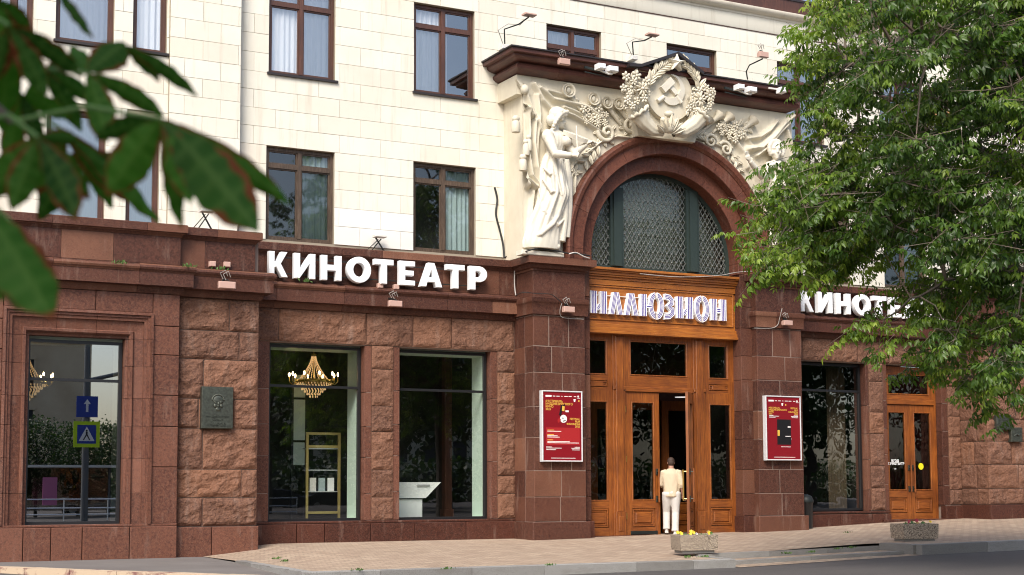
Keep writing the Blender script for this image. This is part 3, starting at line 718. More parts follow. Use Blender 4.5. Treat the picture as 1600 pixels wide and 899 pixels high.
# flag on the left and its hanging folds
ridge(.05,.10,(812,128),(828,168),(845,208)); ridge(.06,.10,(833,132),(846,158),(862,176),(872,186)); ridge(.07,.09,(842,138),(862,156),(890,162),(915,168),(938,186))
ridge(.06,.07,(852,142),(875,148),(900,158)); ridge(.05,.08,(868,172),(895,182),(920,196),(950,216)); ridge(.05,.06,(880,168),(905,178),(930,192)); ridge(.06,.07,(838,150),(842,180),(838,220),(836,262),(842,292))
ridge(.09,.14,(806,172),(800,205),(800,240),(806,272),(822,290)); ridge(.06,.12,(812,182),(812,215),(812,250),(820,280),(836,294)); ridge(.05,.12,(822,172),(824,205),(822,240),(828,275),(840,292)); ridge(.06,.1,(834,190),(832,225),(836,262),(846,288))
ridge(.08,.16,(800,172),(796,190),(800,202)); ridge(.07,.15,(812,165),(822,172),(828,182)); ridge(.07,.12,(802,278),(803,290)); ridge(.05,.1,(795,215),(793,235)); 
ridge(.05,.09,(845,285),(842,320),(838,352),(832,380)); ridge(.05,.07,(832,300),(828,340),(824,372))
ridge(.14,.05,(850,290),(846,340),(842,388)); ridge(.05,.08,(892,262),(888,300),(884,345)); ridge(.04,.06,(898,270),(896,310))
# right-hand drapery
ridge(.09,.12,(1243,178),(1222,194),(1204,216),(1186,232),(1168,234)); ridge(.06,.1,(1232,192),(1214,210),(1198,230),(1180,244)); ridge(.05,.08,(1160,210),(1172,228),(1190,238)); ridge(.06,.09,(1212,190),(1200,205),(1185,215),(1165,218))
ridge(.05,.08,(1228,205),(1240,240),(1240,280)); ridge(.07,.1,(1170,250),(1180,275),(1190,300)); ridge(.06,.09,(1216,260),(1205,300),(1208,350)); ridge(.06,.1,(1196,262),(1200,300),(1204,350)); ridge(.06,.08,(1226,262),(1226,310),(1222,360)); ridge(.08,.08,(1148,222),(1160,240),(1166,262))
# garland stems and trumpet shafts
ridge(.03,.05,(893,150),(910,172)); ridge(.03,.05,(930,162),(944,180)); ridge(.03,.05,(951,167),(966,186)); ridge(.03,.05,(969,170),(984,190)); ridge(.035,.06,(890,262),(915,240),(938,222),(962,214),(1000,218)); ridge(.03,.05,(1080,214),(1108,222),(1140,236),(1152,258))
st = .018; gx = np.arange(FX0, FX1+st*.5, st); gz = np.arange(5.96, FZ1, st); GX, GZ = np.meshgrid(gx, gz); H = np.zeros_like(GX)
for pl, w, h in ridges:
    D = np.full_like(GX, 9.)
    for a, b in zip(pl[:-1], pl[1:]):
        ab = b-a; t = np.clip(((GX-a[0])*ab[0]+(GZ-a[1])*ab[1])/(ab@ab), 0, 1); D = np.minimum(D, np.hypot(GX-a[0]-t*ab[0], GZ-a[1]-t*ab[1]))
    H = np.maximum(H, 0)+0; q = h*np.exp(-(D/w)**2*1.1); H = np.where(q > H, q+.25*np.minimum(H, q), H+.25*q)
H += .006*np.sin(GX*9+GZ*5)*np.sin(GZ*7)
ok = ((GX-AC)**2+(GZ-AZ)**2 > 2.6**2) & ~((np.abs(GX-AC) < 2.6) & (GZ < AZ))
m = MB(); idx = np.arange(GX.size).reshape(GX.shape)
V = np.stack([GX, FY-H, GZ], -1).reshape(-1, 3)
F = [(int(idx[j,i]), int(idx[j,i+1]), int(idx[j+1,i+1]), int(idx[j+1,i])) for j in range(len(gz)-1) for i in range(len(gx)-1) if ok[j,i] and ok[j+1,i+1] and ok[j,i+1] and ok[j+1,i]]
me = bpy.data.meshes.new('drapery'); me.from_pydata(V.tolist(), [], F); me.materials.append(M['plaster'])
bm = bmesh.new(); bm.from_mesh(me); bmesh.ops.delete(bm, geom=[v for v in bm.verts if not v.link_faces], context='VERTS'); bm.to_mesh(me); bm.free()
me.polygons.foreach_set('use_smooth', [True]*len(me.polygons)); link('drapery', me, frieze)

def Q(px_, py_, Y): X, Z = at(px_, py_, Y); return Vector((X, Y, Z))
def flower(c, r, n, parent, matn='plaster', name='flower', depth=.7):
    m = MB(); c = Vector(c); a0 = random.random()*6
    for k_ in range(n):
        a = a0+2*math.pi*k_/n; rot = Matrix.Rotation(-a, 3, 'Y')
        m.ball(c+Vector((math.cos(a)*r*.66, -r*.12, math.sin(a)*r*.66)), (r*.46, r*depth*.42, r*(.34 if n <= 5 else .28 if n <= 6 else .2 if n <= 8 else .16)), 8, 5, rot=rot)
    m.ball(c+Vector((0, -r*.2, 0)), (r*.27, r*.34, r*.27), 8, 6); m.ball(c+Vector((0, r*.25, 0)), (r*.6, r*.25, r*.6), 10, 6)
    return m.build(name, matn, parent, 50)
def leaf(c, d, L, W, parent=None, m=None, lift=.35, matn='plaster', name='leaf'):
    own = m is None; m = m or MB(); c = Vector(c); d = Vector(d).normalized(); s = Vector((0, -1, 0)).cross(d).normalized(); o = Vector((0, -1, 0))
    pts = []
    for t, w, h in ((0,.12,.2),(.25,.8,.75),(.5,1,1),(.78,.62,.8),(1,.03,.35)):
        p = c+d*(L*t)
        pts += [p-s*(W*w/2), p+o*(L*lift*h*.45)-s*(W*w*.22), p+o*(L*lift*h*.3), p+o*(L*lift*h*.45)+s*(W*w*.22), p+s*(W*w/2)]
    m.add(pts, [(i*5+j, i*5+j+1, (i+1)*5+j+1, (i+1)*5+j) for i in range(4) for j in range(4)])
    return m.build(name, matn, parent, 50) if own else m
def scroll(c, r, turns, parent, flip=1, a0=0, tail=None, n=34):
    m = MB(); c = Vector(c); pts = []; rad = []
    for i in range(n):
        t = i/(n-1); a = a0+flip*t*turns*2*math.pi; rr = r*(1-t*.86)
        pts.append(c+Vector((math.cos(a)*rr, -.05-.07*t, math.sin(a)*rr))); rad.append(r*(.24-.1*t))
    m.tube(pts, rad, 8); m.ball(pts[-1], r*.2, 8, 6)
    o = m.build('scroll', 'plaster', parent, 50)
    for k_ in range(7):
        a = a0+flip*(k_/7)*2*math.pi*.8; leaf(c+Vector((math.cos(a)*r*.85, -.03, math.sin(a)*r*.85)), (math.cos(a+.5*flip), 0, math.sin(a+.5*flip)), r*.62, r*.42, o, lift=.5, name='scroll_leaf')
    return o
# trumpets with round bells on the left, flaring ones on the right
for px_, py_, r_ in ((888,142,.155),(927,155,.145),(948,161,.135),(966,163,.135)):
    c = Q(px_, py_, FY-.12); m = MB(); prof = [(.02,.0),(r_*.5,-.02),(r_*.62,-.06),(r_*.72,-.03),(r_*.8,-.045),(r_,-.055),(r_,.0),(r_*.6,.05),(r_*.3,.12)]
    m.lathe(prof, c, 20, axis='Y'); m.ball(c+Vector((0,-.02,0)), (r_*.35,.03,r_*.45), 10, 6)
    e = c+Vector((.42, .1, -.42)); m.tube([c+Vector((0,.05,0)), c+Vector((.2,.06,-.22)), e], [.07,.045,.035], 8); m.build('trumpet', 'plaster', frieze, 50)
for px_, py_ in ((1107,190),(1124,184),(1140,186),(1177,192)):
    c = Q(px_, py_, FY-.1); m = MB(); m.tube([c+Vector((-.42,.09,-.36)), c+Vector((-.16,.03,-.1)), c+Vector((-.05,0,0)), c+Vector((.02,-.01,.07))], [.03,.045,.075,.14], 10); m.build('trumpet', 'plaster', frieze, 50)
for (cx_, cy_, sx_, sy_, n_, r0) in ((928,180,22,16,17,.085),(1143,206,20,14,14,.085),(1128,196,10,8,4,.07)):
    for k_ in range(n_):
        t = k_*2.399; rr = math.sqrt((k_+.5)/n_); flower(Q(cx_+sx_*rr*math.cos(t), cy_+sy_*rr*math.sin(t)+.35*sx_*rr*math.cos(t)*.4, FY-.06-random.random()*.05), r0*random.uniform(.75,1.25), random.choice((5,6,6,8)), frieze)
for a in ((945,208,.23,1.5,1,2.4),(982,196,.21,1.5,-1,1.0),(1108,222,.17,1.4,1,.5),(1131,234,.18,1.5,-1,2.6),(890,268,.11,1.2,1,3)):
    scroll(Q(a[0], a[1], FY), a[2], a[3], frieze, a[4], a[5])
def sprig(pts, n, L, W, parent, Y=FY-.03, both=True, name='leaf', lift=.45, matn='plaster', spread=.75):
    P_ = [Q(a, b, Y) for a, b in pts]
    for k_ in range(n):
        t = (k_+.5)/n*(len(P_)-1); i = min(int(t), len(P_)-2); c = P_[i].lerp(P_[i+1], t-i); d = (P_[i+1]-P_[i]).normalized()
        for s_ in ((1,-1) if both else (1,)):
            a = s_*spread*random.uniform(.8,1.2); dd = Vector((d.x*math.cos(a)-d.z*math.sin(a), -.25*random.random(), d.x*math.sin(a)+d.z*math.cos(a))); leaf(c, dd, L*random.uniform(.85,1.15), W, parent, lift=lift, name=name, matn=matn)
sprig([(938,222),(925,238),(912,256)], 4, .26, .11, frieze); sprig([(994,205),(1008,214),(1022,220)], 4, .2, .12, frieze); sprig([(1072,212),(1088,210),(1102,213)], 5, .17, .11, frieze); sprig([(1140,240),(1150,252),(1156,270)], 3, .2, .1, frieze); sprig([(1150,200),(1162,196),(1172,200)], 3, .2, .11, frieze); sprig([(885,270),(893,272),(902,266)], 3, .16, .09, frieze)
# tassels, knots and spear head on the left corner
for px_, py_, s_ in ((822,222,.09),(817,246,.1),(806,186,.11),(826,215,.08)):
    c = Q(px_, py_, FY-.15); m = MB(); m.ball(c, (s_*.8, s_*.7, s_*.7), 10, 7); m.lathe([(.02,.02),(s_*.75,-.03),(s_*.9,-.2),(s_*.8,-.26),(.01,-.24)], c+Vector((0,0,-.03)), 12); m.build('tassel', 'plaster', frieze, 50)
m = MB(); m.prism([at(803,126,FY), at(812,133,FY), at(817,139,FY), at(812,141,FY)], FY-.12, FY-.03); m.ball(Q(820,140,FY-.1), (.1,.09,.11), 10, 7); m.build('spear_head', 'plaster', frieze, 40)

# ---- portal cornice with its tin top, broken by the emblem
EC = at(1047, 146, 27.1); ER = .60
CORN = [(0,9.862),(.03,9.862),(.05,9.875),(.12,9.90),(.165,9.95),(.175,10.0),(.15,10.05),(.12,10.065),(.125,10.08),(.2,10.1),(.25,10.13),(.27,10.16),(.275,10.21),(.34,10.215),(.345,10.29),(-.2,10.29),(-.2,9.862)]
CORN = [(o_*1.42, z) if o_ > 0 else (o_, z) for o_, z in CORN]
course_run(CORN, [(FX0-.02, YW+.1), (FX0-.02, FY), (FX1-.2, FY), (FX1-.2, YW+.1)], 'cornice_stone', 'cornice_stone', frieze, 1.9)
m = MB(); m.sweep([(.0,10.292),(.52,10.292),(.525,10.30),(.525,10.325),(.1,10.39),(-.6,10.47),(-.6,10.292)], [(FX0-.02, YW+.02), (FX0-.02, FY), (FX1-.2, FY), (FX1-.2, YW+.02)]); m.build('cornice_flashing', 'roof_tin', frieze)
GA, GP, GB = at(1000,101,27.0), at(1058,82,27.0), at(1097,113,27.0); t_ = .07
m = MB(); m.prism([(GA[0]-.3, GA[1]-.02), (GA[0], GA[1]), (GP[0], GP[1]), (GB[0], GB[1]), (GB[0], GB[1]-t_), (GP[0], GP[1]-t_), (GA[0], GA[1]-t_), (GA[0]-.3, GA[1]-.02-t_)], 26.93, 28.43); m.build('emblem_hood', 'roof_tin', frieze)
MB().prism([(GA[0]+.05, 10.2), (GA[0]+.1, GA[1]-.08), (GP[0], GP[1]-.085), (GB[0]-.1, GB[1]-.1), (GB[0]-.06, 10.2)], 27.15, 28.4).build('emblem_gable', 'plaster', frieze)

# ---- coat of arms
E_ = tag(empty('coat_of_arms', (EC[0], 27.1, EC[1]-.9)), 'plaster emblem with star, hammer and sickle, laurel and two horns of plenty over the arch', 'emblem')
EY = 27.12; m = MB(); ex, ez = EC
m.lathe([(.001,-.02),(ER*.6,-.015),(ER*1.02,0),(ER*1.04,.03),(ER*1.04,.34)], (ex, EY, ez), 48, axis='Y'); m.prism([(ex-.75,ez-1.0),(ex-.95,ez-.3),(ex-.85,ez+.3),(ex+.85,ez+.3),(ex+1.0,ez-.25),(ex+.75,ez-1.0)], EY+.12, FY+.1)
m.build('disc', 'plaster', E_, 40)
def Eq(px_, py_, dy=0): return Q(px_, py_, EY-dy)
# star
c = Eq(1060.5, 97, .27); m = MB(); ro, ri = .2, .085; ring = []
for k_ in range(10):
    a = math.pi/2+k_*math.pi/5; r_ = ro if k_ % 2 == 0 else ri; ring.append(c+Vector((math.cos(a)*r_, .05, math.sin(a)*r_)))
back = [p+Vector((0,.12,0)) for p in ring]
m.add([c+Vector((0,-.05,0))]+ring+back, [(0, 1+k_, 1+(k_+1) % 10) for k_ in range(10)]+[(1+k_, 11+k_, 11+(k_+1) % 10, 1+(k_+1) % 10) for k_ in range(10)]); m.build('star', 'statue_plaster', E_)
# hammer
h0, h1 = Eq(1041.5, 133), Eq(1054.5, 148); d = (h1-h0).normalized(); m = MB(); m.bar(h0+Vector((0,-.05,0)), h1+Vector((0,-.05,0)), .1, .075, up=(0,1,0)); hd = Vector((d.z, 0, -d.x))
hc = Eq(1041.5, 134, .06); hd = (Eq(1048, 127)-Eq(1035, 140)).normalized(); m.bar(hc-hd*.17, hc+hd*.19, .16, .12, up=(0,1,0)); m.build('hammer', 'statue_plaster', E_)
# sickle: blade tapering to its point, with a handle
pts = [(1047,117),(1057,122),(1063,132),(1065,143),(1061,153),(1053,159.5),(1044,159),(1036,153.5)]; wd = [.008,.035,.055,.07,.08,.08,.07,.045]; m = MB(); C_ = [Eq(a, b, .03) for a, b in pts]; n_ = 28
fine = []
for i in range(n_):
    t = i/(n_-1)*(len(C_)-1); k_ = min(int(t), len(C_)-2); p0, p1, p2, p3 = C_[max(k_-1,0)], C_[k_], C_[k_+1], C_[min(k_+2, len(C_)-1)]; u = t-k_
    fine.append((p1*2+(p2-p0)*u+(p0*2-p1*5+p2*4-p3)*u*u+(p1*3-p0-p2*3+p3)*u**3)*.5)
vs = []
for i, p in enumerate(fine):
    d = (fine[min(i+1, n_-1)]-fine[max(i-1, 0)]).normalized(); s_ = Vector((d.z, 0, -d.x)); w = np.interp(i/(n_-1)*7, range(8), wd)
    vs += [p-s_*w+Vector((0,.04,0)), p-s_*w+Vector((0,-.035,0)), p+s_*w+Vector((0,-.055,0)), p+s_*w+Vector((0,.04,0))]
m.add(vs, [(i*4+j, i*4+(j+1) % 4, (i+1)*4+(j+1) % 4, (i+1)*4+j) for i in range(n_-1) for j in range(4)]+[(0,1,2,3), tuple(range(n_*4-4, n_*4))])
m.build('sickle', 'statue_plaster', E_, 40); m = MB(); m.tube([Eq(1037,152,.05), Eq(1030,157,.05), Eq(1027.5,158.5,.05)], [.05,.055,.05], 10); m.build('sickle_handle', 'statue_plaster', E_, 50)
m = MB(); m.tube([Eq(1058,152,.05), Eq(1064,161,.05)], [.05,.055], 10); m.build('hammer_handle', 'statue_plaster', E_, 50)
# horns of plenty
for side, pts in (('l', [(1036,207),(1020,203),(1007,191),(998,176)]), ('r', [(1052,208),(1068,206),(1083,196),(1093,182)])):
    C_ = [Eq(a, b, .12) for a, b in pts]; m = MB(); rr = [.09,.13,.17,.22]; fine = []; fr = []
    for i in range(16):
        t = i/15*3; k_ = min(int(t), 2); fine.append(C_[k_].lerp(C_[k_+1], t-k_)); fr.append(np.interp(t, range(4), rr))
    vs = []; na = 36
    for i, p in enumerate(fine):
        d = (fine[min(i+1,15)]-fine[max(i-1,0)]).normalized(); s_ = Vector((d.z, 0, -d.x))
        for k_ in range(na):
            a = 2*math.pi*k_/na; r_ = fr[i]*(1+(.07 if (k_//2) % 2 else 0)); vs.append(p+s_*math.cos(a)*r_+Vector((0,1,0))*math.sin(a)*r_*.8)
    m.add(vs, [(i*na+k_, i*na+(k_+1) % na, (i+1)*na+(k_+1) % na, (i+1)*na+k_) for i in range(15) for k_ in range(na)]); horn = m.build('cornucopia', 'plaster', E_, 40)
    d = (fine[-1]-fine[-3]).normalized(); s_ = Vector((d.z, 0, -d.x)); m = MB()
    m.tube([fine[-1]+d*(.025*math.sin(k_*2.1))+s_*math.cos(2*math.pi*k_/30)*.235+Vector((0,1,0))*math.sin(2*math.pi*k_/30)*.19 for k_ in range(31)], [.042+.012*math.sin(k_*2.1) for k_ in range(31)], 8)
    m.build('horn_rim', 'plaster', horn, 50)
FL = [(985,137,.16,10),(1003,139,.15,9),(978,120,.11,6),(994,119,.12,6),(1010,128,.1,5),(980,157,.1,6),(995,158,.09,5),(1006,154,.1,6),(988,166,.085,5),(1001,147,.09,6),(974,138,.09,5),(983,148,.08,5),(978,166,.08,6),(1011,146,.09,5),(990,128,.09,6),
      (1093,156,.16,10),(1108,150,.14,8),(1103,138,.1,6),(1110,160,.1,6),(1083,162,.1,7),(1095,170,.09,6),(1076,170,.08,5),(1087,174,.085,6),(1100,172,.08,5),(1108,168,.08,5),(1092,143,.1,6),(1113,142,.08,5),(1084,150,.08,5)]
for px_, py_, r_, n_ in FL: flower(Eq(px_, py_, .16+random.random()*.08), r_, n_, E_)
for k_ in range(26):
    s_ = k_ % 2; a, b = (random.uniform(970,1014), random.uniform(114,170)) if s_ else (random.uniform(1074,1115), random.uniform(134,178)); t = random.random()*6.28
    leaf(Eq(a, b, .08), (math.cos(t), -.3, math.sin(t)), .16, .09, E_, lift=.5, name='posy_leaf')
sprig([(1012,136),(1018,122),(1028,110),(1038,103),(1049,97)], 9, .24, .11, E_, EY-.1, name='laurel_leaf', lift=.5, spread=.6)
sprig([(1094,146),(1093,132),(1087,119),(1079,109),(1070,101)], 8, .24, .11, E_, EY-.1, name='laurel_leaf', lift=.5, spread=.6)
m = MB(); c = Eq(1045, 198, .2)
for a in (-1.1,-.7,-.35,0,.35,.7,1.1): leaf(c+Vector((a*.1,0,-.16)), (math.sin(a), -.3, math.cos(a)), .42-.1*abs(a), .13, None, m, .5)
m.ball(c+Vector((0,-.02,.27)), (.12,.09,.08), 10, 6); m.ball(c, (.16,.12,.16), 10, 6)
for s_ in (-1, 1): m.ball(c+Vector((s_*.17,-.03,.12)), .07, 8, 6); m.ball(c+Vector((s_*.2,-.03,-.06)), .07, 8, 6)
m.build('acanthus', 'plaster', E_, 50)

# ---- statues: robed figures, modelled as lofts and fused into one skin
def fuse(m, voxel, smooth_it=4, relax=.5):
    me = m.mesh('tmp', 'statue_plaster'); o = bpy.data.objects.new('tmp', me); col.objects.link(o)
    md = o.modifiers.new('r', 'REMESH'); md.mode = 'VOXEL'; md.voxel_size = voxel; md.use_smooth_shade = True
    if smooth_it: sm = o.modifiers.new('s', 'SMOOTH'); sm.iterations = smooth_it; sm.factor = relax
    dg = bpy.context.evaluated_depsgraph_get(); e = bpy.data.meshes.new_from_object(o.evaluated_get(dg)); bpy.data.objects.remove(o); bpy.data.meshes.remove(me)
    e.polygons.foreach_set('use_smooth', [True]*len(e.polygons)); return e
def loft(m, sec, n=72, fold=None, per=8):          # sec = [(x, y, z, rx, ry)], fold(theta, t) multiplies the radius
    S = np.array(sec, float); T = np.linspace(0, len(S)-1, (len(S)-1)*per+1); v = []
    def cr(t, k):
        i = min(int(t), len(S)-2); u = t-i; a, b, c, d = S[max(i-1,0), k], S[i, k], S[i+1, k], S[min(i+2, len(S)-1), k]
        return .5*(2*b+(c-a)*u+(2*a-5*b+4*c-d)*u*u+(3*b-a-3*c+d)*u**3)
    for t in T:
        c = [cr(t, k) for k in range(5)]
        for k in range(n):
            a = 2*math.pi*k/n; f = fold(a, t/(len(S)-1)) if fold else 1
            v.append((c[0]+c[3]*math.cos(a)*f, c[1]+c[4]*math.sin(a)*f, c[2]))
    R_ = len(T); m.add(v, [(i*n+k, i*n+(k+1) % n, (i+1)*n+(k+1) % n, (i+1)*n+k) for i in range(R_-1) for k in range(n)]+[tuple(range(n)), tuple(range((R_-1)*n, R_*n))])
def head(m, c, s, face, up=Vector((0,0,1))):       # s = head height, face = direction it looks
    c = Vector(c); f = Vector(face).normalized(); r_ = f.cross(up).normalized(); u = r_.cross(f)
    rot = Matrix((r_, f, u)).transposed()
    def p(a, b, d): return c+(r_*a+f*b+u*d)*s
    m.ball(p(0,-.05,.1), (.33*s,.4*s,.4*s), 16, 10, rot=rot); m.ball(p(0,.06,-.14), (.26*s,.3*s,.36*s), 14, 9, rot=rot); m.ball(p(0,.24,-.4), (.12*s,.12*s,.1*s), 10, 6, rot=rot)
    m.ball(p(0,.33,-.06), (.055*s,.1*s,.13*s), 8, 6, rot=rot); m.ball(p(0,.41,-.12), (.06*s,.05*s,.05*s), 8, 6, rot=rot); m.ball(p(0,.3,.1), (.25*s,.07*s,.05*s), 10, 5, rot=rot)
    m.ball(p(0,.33,-.25), (.11*s,.05*s,.03*s), 8, 5, rot=rot); m.ball(p(0,.32,-.31), (.09*s,.05*s,.03*s), 8, 5, rot=rot)
    for s_ in (-1, 1): m.ball(p(s_*.33,-.02,-.05), (.05*s,.09*s,.12*s), 8, 6, rot=rot); m.ball(p(s_*.15,.25,-.15), (.1*s,.08*s,.1*s), 8, 6, rot=rot); m.ball(p(s_*.13,.275,.02), (.06*s,.04*s,.03*s), 8, 5, rot=rot)
def hand(m, w, d, side, s, curl=.5):               # wrist, pointing direction, side vector (towards thumb), hand length
    w = Vector(w); d = Vector(d).normalized(); sd = (Vector(side)-d*Vector(side).dot(d)).normalized(); nrm = d.cross(sd)
    m.tube([w, w+d*s*.2, w+d*s*.48], [s*.15, s*.2, s*.21], 8)
    for k_, (o_, l) in enumerate(((.17,.46),(.06,.52),(-.06,.48),(-.17,.38))):
        a = w+d*s*.45+sd*s*o_; b = a+(d*math.cos(curl*.6)+nrm*math.sin(curl*.6))*s*l*.55; e = b+(d*math.cos(curl*1.6)+nrm*math.sin(curl*1.6))*s*l*.5; m.tube([a, b, e], [s*.075, s*.07, s*.055], 7)
    a = w+d*s*.14+sd*s*.13; b = a+(d*.7+sd*.6+nrm*.2)*s*.26; e = b+(d*.9+sd*.1+nrm*.3)*s*.25; m.tube([a, b, e], [s*.085, s*.075, s*.06], 7)
SY = 27.43
def sec_px(lst, Y): return [(*[at(a, b, Y+dy)[0]], Y+dy*.6, at(a, b, Y+dy)[1], rx*.85, ry*.8) for a, b, rx, ry, dy in lst]
def skirt(a, t):
    k = min(1, t*1.6); tw = 2.2*t
    f = .10*math.sin(7*a+tw+1)+.05*math.sin(13*a-1.7*tw)
    f2 = .20*(abs(math.sin(5.5*a+tw*1.6))-.75)+.12*(abs(math.sin(9.5*a-tw*2.0+1))-.7); return 1+k*(f+f2)*.95
def robe(a, t): return 1+.07*(abs(math.sin(5*a+4*t))-.6)+.05*(abs(math.sin(9*a-6*t))-.6)
m = MB()
loft(m, sec_px([(846,390,.52,.28,0),(846,380,.53,.29,0),(848,365,.49,.29,0),(853,345,.44,.29,-.02),(861,322,.40,.29,-.05),(867,303,.40,.30,-.08),(865,286,.38,.29,-.05),(863,268,.35,.27,0),(864,252,.29,.23,0),(867,240,.245,.2,0)], SY), 96, skirt, 9)
loft(m, sec_px([(866,250,.27,.22,0),(867,238,.235,.19,0),(868,226,.27,.22,-.02),(867,215,.30,.22,-.02),(865,207,.27,.17,0),(866,203,.12,.12,0),(868,196,.1,.1,0),(869,190,.09,.1,0)], SY), 60, robe, 8)
HC = Q(873.5, 186.5, SY-.02); fdir = Vector((.93,.1,-.06)); head(m, HC, .42, fdir)
for s_ in (-1, 1): m.ball(Q(876, 224, SY)+Vector((.06, s_*.11-.06, .02)), (.12,.1,.12), 12, 8)
# hair: cap, bun and rolled front
rf = fdir.cross(Vector((0,0,1))).normalized()
m.ball(HC+Vector((-.05,0,.09)), (.19,.18,.18), 16, 10); m.ball(HC+Vector((-.19,0,-.04)), (.12,.12,.13), 12, 8)
for k_ in range(13):
    a = k_/12*math.pi; p = HC+Vector((.10*math.sin(a)-.05, -.17*math.cos(a)*1.05, .12+.06*math.sin(a))); m.ball(p, .05, 8, 6)
for k_ in range(9):
    t = k_/8; p = HC+Vector((.1-.3*t, -.175, .13-.28*t*t)); m.ball(p, .052, 8, 6); m.ball(p+Vector((-.02,.02,-.06)), .045, 8, 6)
# arms
sh = Q(856, 213, SY-.14); el = Q(868, 241, SY-.34); wr = Q(893, 242.5, SY-.52); m.ball(sh, (.14,.13,.15), 12, 8)
m.tube([sh, sh.lerp(el,.35), sh.lerp(el,.75), el, el.lerp(wr,.25), el.lerp(wr,.75), wr], [.12,.115,.095,.09,.09,.065,.055], 14); hand(m, wr, wr-el, (0,0,1), .24, 1.1)
sh2 = Q(880, 216, SY+.02); el2 = Q(897, 240, SY-.14); wr2 = Q(916, 226, SY-.3); m.tube([sh2, el2.lerp(sh2,.3), el2, el2.lerp(wr2,.3), wr2], [.11,.095,.085,.085,.055], 14); hand(m, wr2, wr2-el2, (0,-1,.2), .24, .9)
# hanging cloth over the arm, sash and feet
m.tube([Q(866,247,SY-0.225), Q(868,262,SY-0.210), Q(872,285,SY-0.225), Q(878,306,SY-0.255)], [.03,.04,.045,.03], 8); m.tube([Q(884,250,SY), Q(888,285,SY), Q(887,325,SY), Q(884,372,SY)], [.08,.1,.11,.1], 10); m.tube([Q(879,255,SY-0.038), Q(884,300,SY-0.075), Q(882,345,SY-0.075), Q(878,378,SY-0.075)], [.05,.07,.08,.08], 10)
m.tube([Q(842,292,SY+.02), Q(850,330,SY-0.188), Q(872,352,SY-0.203), Q(884,340,SY-0.075)], [.03,.05,.045,.03], 8); m.tube([Q(828,372,SY-0.075), Q(845,366,SY-0.225), Q(864,350,SY-0.240), Q(880,325,SY-0.165)], [.03,.05,.05,.03], 8); m.tube([Q(849,262,SY-0.135), Q(860,272,SY-0.225), Q(874,276,SY-0.188)], [.03,.04,.03], 8); m.tube([Q(848,280,SY-0.150), Q(862,300,SY-0.270), Q(878,300,SY-0.225)], [.03,.045,.03], 8)
for a, b, c_, d_ in ((827,382,840,386),(858,381,874,387)):
    p0, p1 = Q(a, b, SY-.06), Q(c_, d_, SY-.13); m.tube([p0+Vector((0,.1,.05)), p0, p0.lerp(p1,.6), p1], [.09,.1,.085,.06], 10)
S1 = tag(empty('statue', (Q(850,392,SY).x, SY, 5.96)), 'white plaster statue of a robed woman playing a violin on the entrance pier', 'statue')
me = fuse(m, .0125, 1, .3); link('figure', me, S1)
zz = 5.956; xb0, xb1 = at(822, 392, SY-.2)[0], at(884, 392, SY-.2)[0]
MB().block(xb0-.05, xb1+.02, 27.32, FY+.02, zz, zz+.1, .015).build('base', 'statue_plaster', S1)
m = MB(); v0, v1 = Q(882, 207, SY-.14), Q(927, 224, SY-.34); d = (v1-v0).normalized(); nrm = Vector((0,-.45,1)).normalized(); sd = d.cross(nrm).normalized(); outl = []
for k_ in range(28):
    a = 2*math.pi*k_/28; r_ = .19*(1+.16*math.cos(2*a)-.1*math.exp(-((abs(math.sin(a))-1)/.2)**2)*1.2); outl.append((math.cos(a)*r_*1.35, math.sin(a)*r_*.95))
cc = v0+d*.26; top = [cc+d*a+sd*b+nrm*.04 for a, b in outl]; bot = [cc+d*a+sd*b-nrm*.05 for a, b in outl]
m.add(top+bot, [tuple(range(28)), tuple(range(28, 56))[::-1]]+[(k_, 28+k_, 28+(k_+1) % 28, (k_+1) % 28) for k_ in range(28)]); m.bar(cc+d*.2, v1, .05, .05); m.ball(v1, .06, 8, 6); m.build('violin', 'statue_plaster', S1, 40)
m = MB(); m.tube([Q(900.5,197,SY-.42), Q(901.5,220,SY-.5), Q(903,246,SY-.56)], [.012,.014,.016], 6); m.build('bow', 'statue_plaster', S1)
# companion on the right pier, half hidden by the tree
m = MB()
loft(m, sec_px([(1222,404,.5,.28,0),(1221,385,.5,.28,0),(1219,355,.44,.28,0),(1218,325,.4,.28,-.04),(1216,300,.38,.28,0),(1214,280,.27,.22,0)], SY), 96, skirt, 9)
loft(m, sec_px([(1214,290,.3,.22,0),(1214,276,.25,.19,0),(1213,265,.28,.22,-.02),(1212,256,.3,.2,0),(1212,251,.12,.12,0),(1212,244,.1,.1,0)], SY), 60, robe, 8)
HC = Q(1212, 236, SY-.06); head(m, HC, .44, (-.35,-.9,-.05)); m.ball(HC+Vector((.03,.07,.09)), (.2,.18,.18), 14, 9)
for k_ in range(15):
    a = -.6+k_/14*(math.pi+1.2); m.ball(HC+Vector((.2*math.cos(a), -.02, .03+.2*math.sin(a))), .06, 8, 6)
sh = Q(1203, 259, SY-.08); el = Q(1190, 276, SY-.28); wr = Q(1172, 252, SY-.4); m.tube([sh, sh.lerp(el,.5), el, el.lerp(wr,.4), wr], [.12,.1,.085,.08,.055], 12); hand(m, wr, Q(1164,236,SY-.4)-wr, (-1,0,0), .27, .3)
sh = Q(1222, 261, SY-.08); el = Q(1230, 285, SY-.2); wr = Q(1217, 300, SY-.42); m.tube([sh, sh.lerp(el,.5), el, el.lerp(wr,.4), wr], [.12,.1,.085,.08,.055], 12); hand(m, wr, (-1,-.1,0), (0,0,1), .26, .8)
S2 = tag(empty('statue', (Q(1220,404,SY).x, SY, 5.96)), 'white plaster statue of a robed woman with raised hand behind the tree leaves', 'statue')
link('figure', fuse(m, .018, 2, .4), S2); xb0, xb1 = at(1196, 404, SY)[0], at(1240, 404, SY)[0]
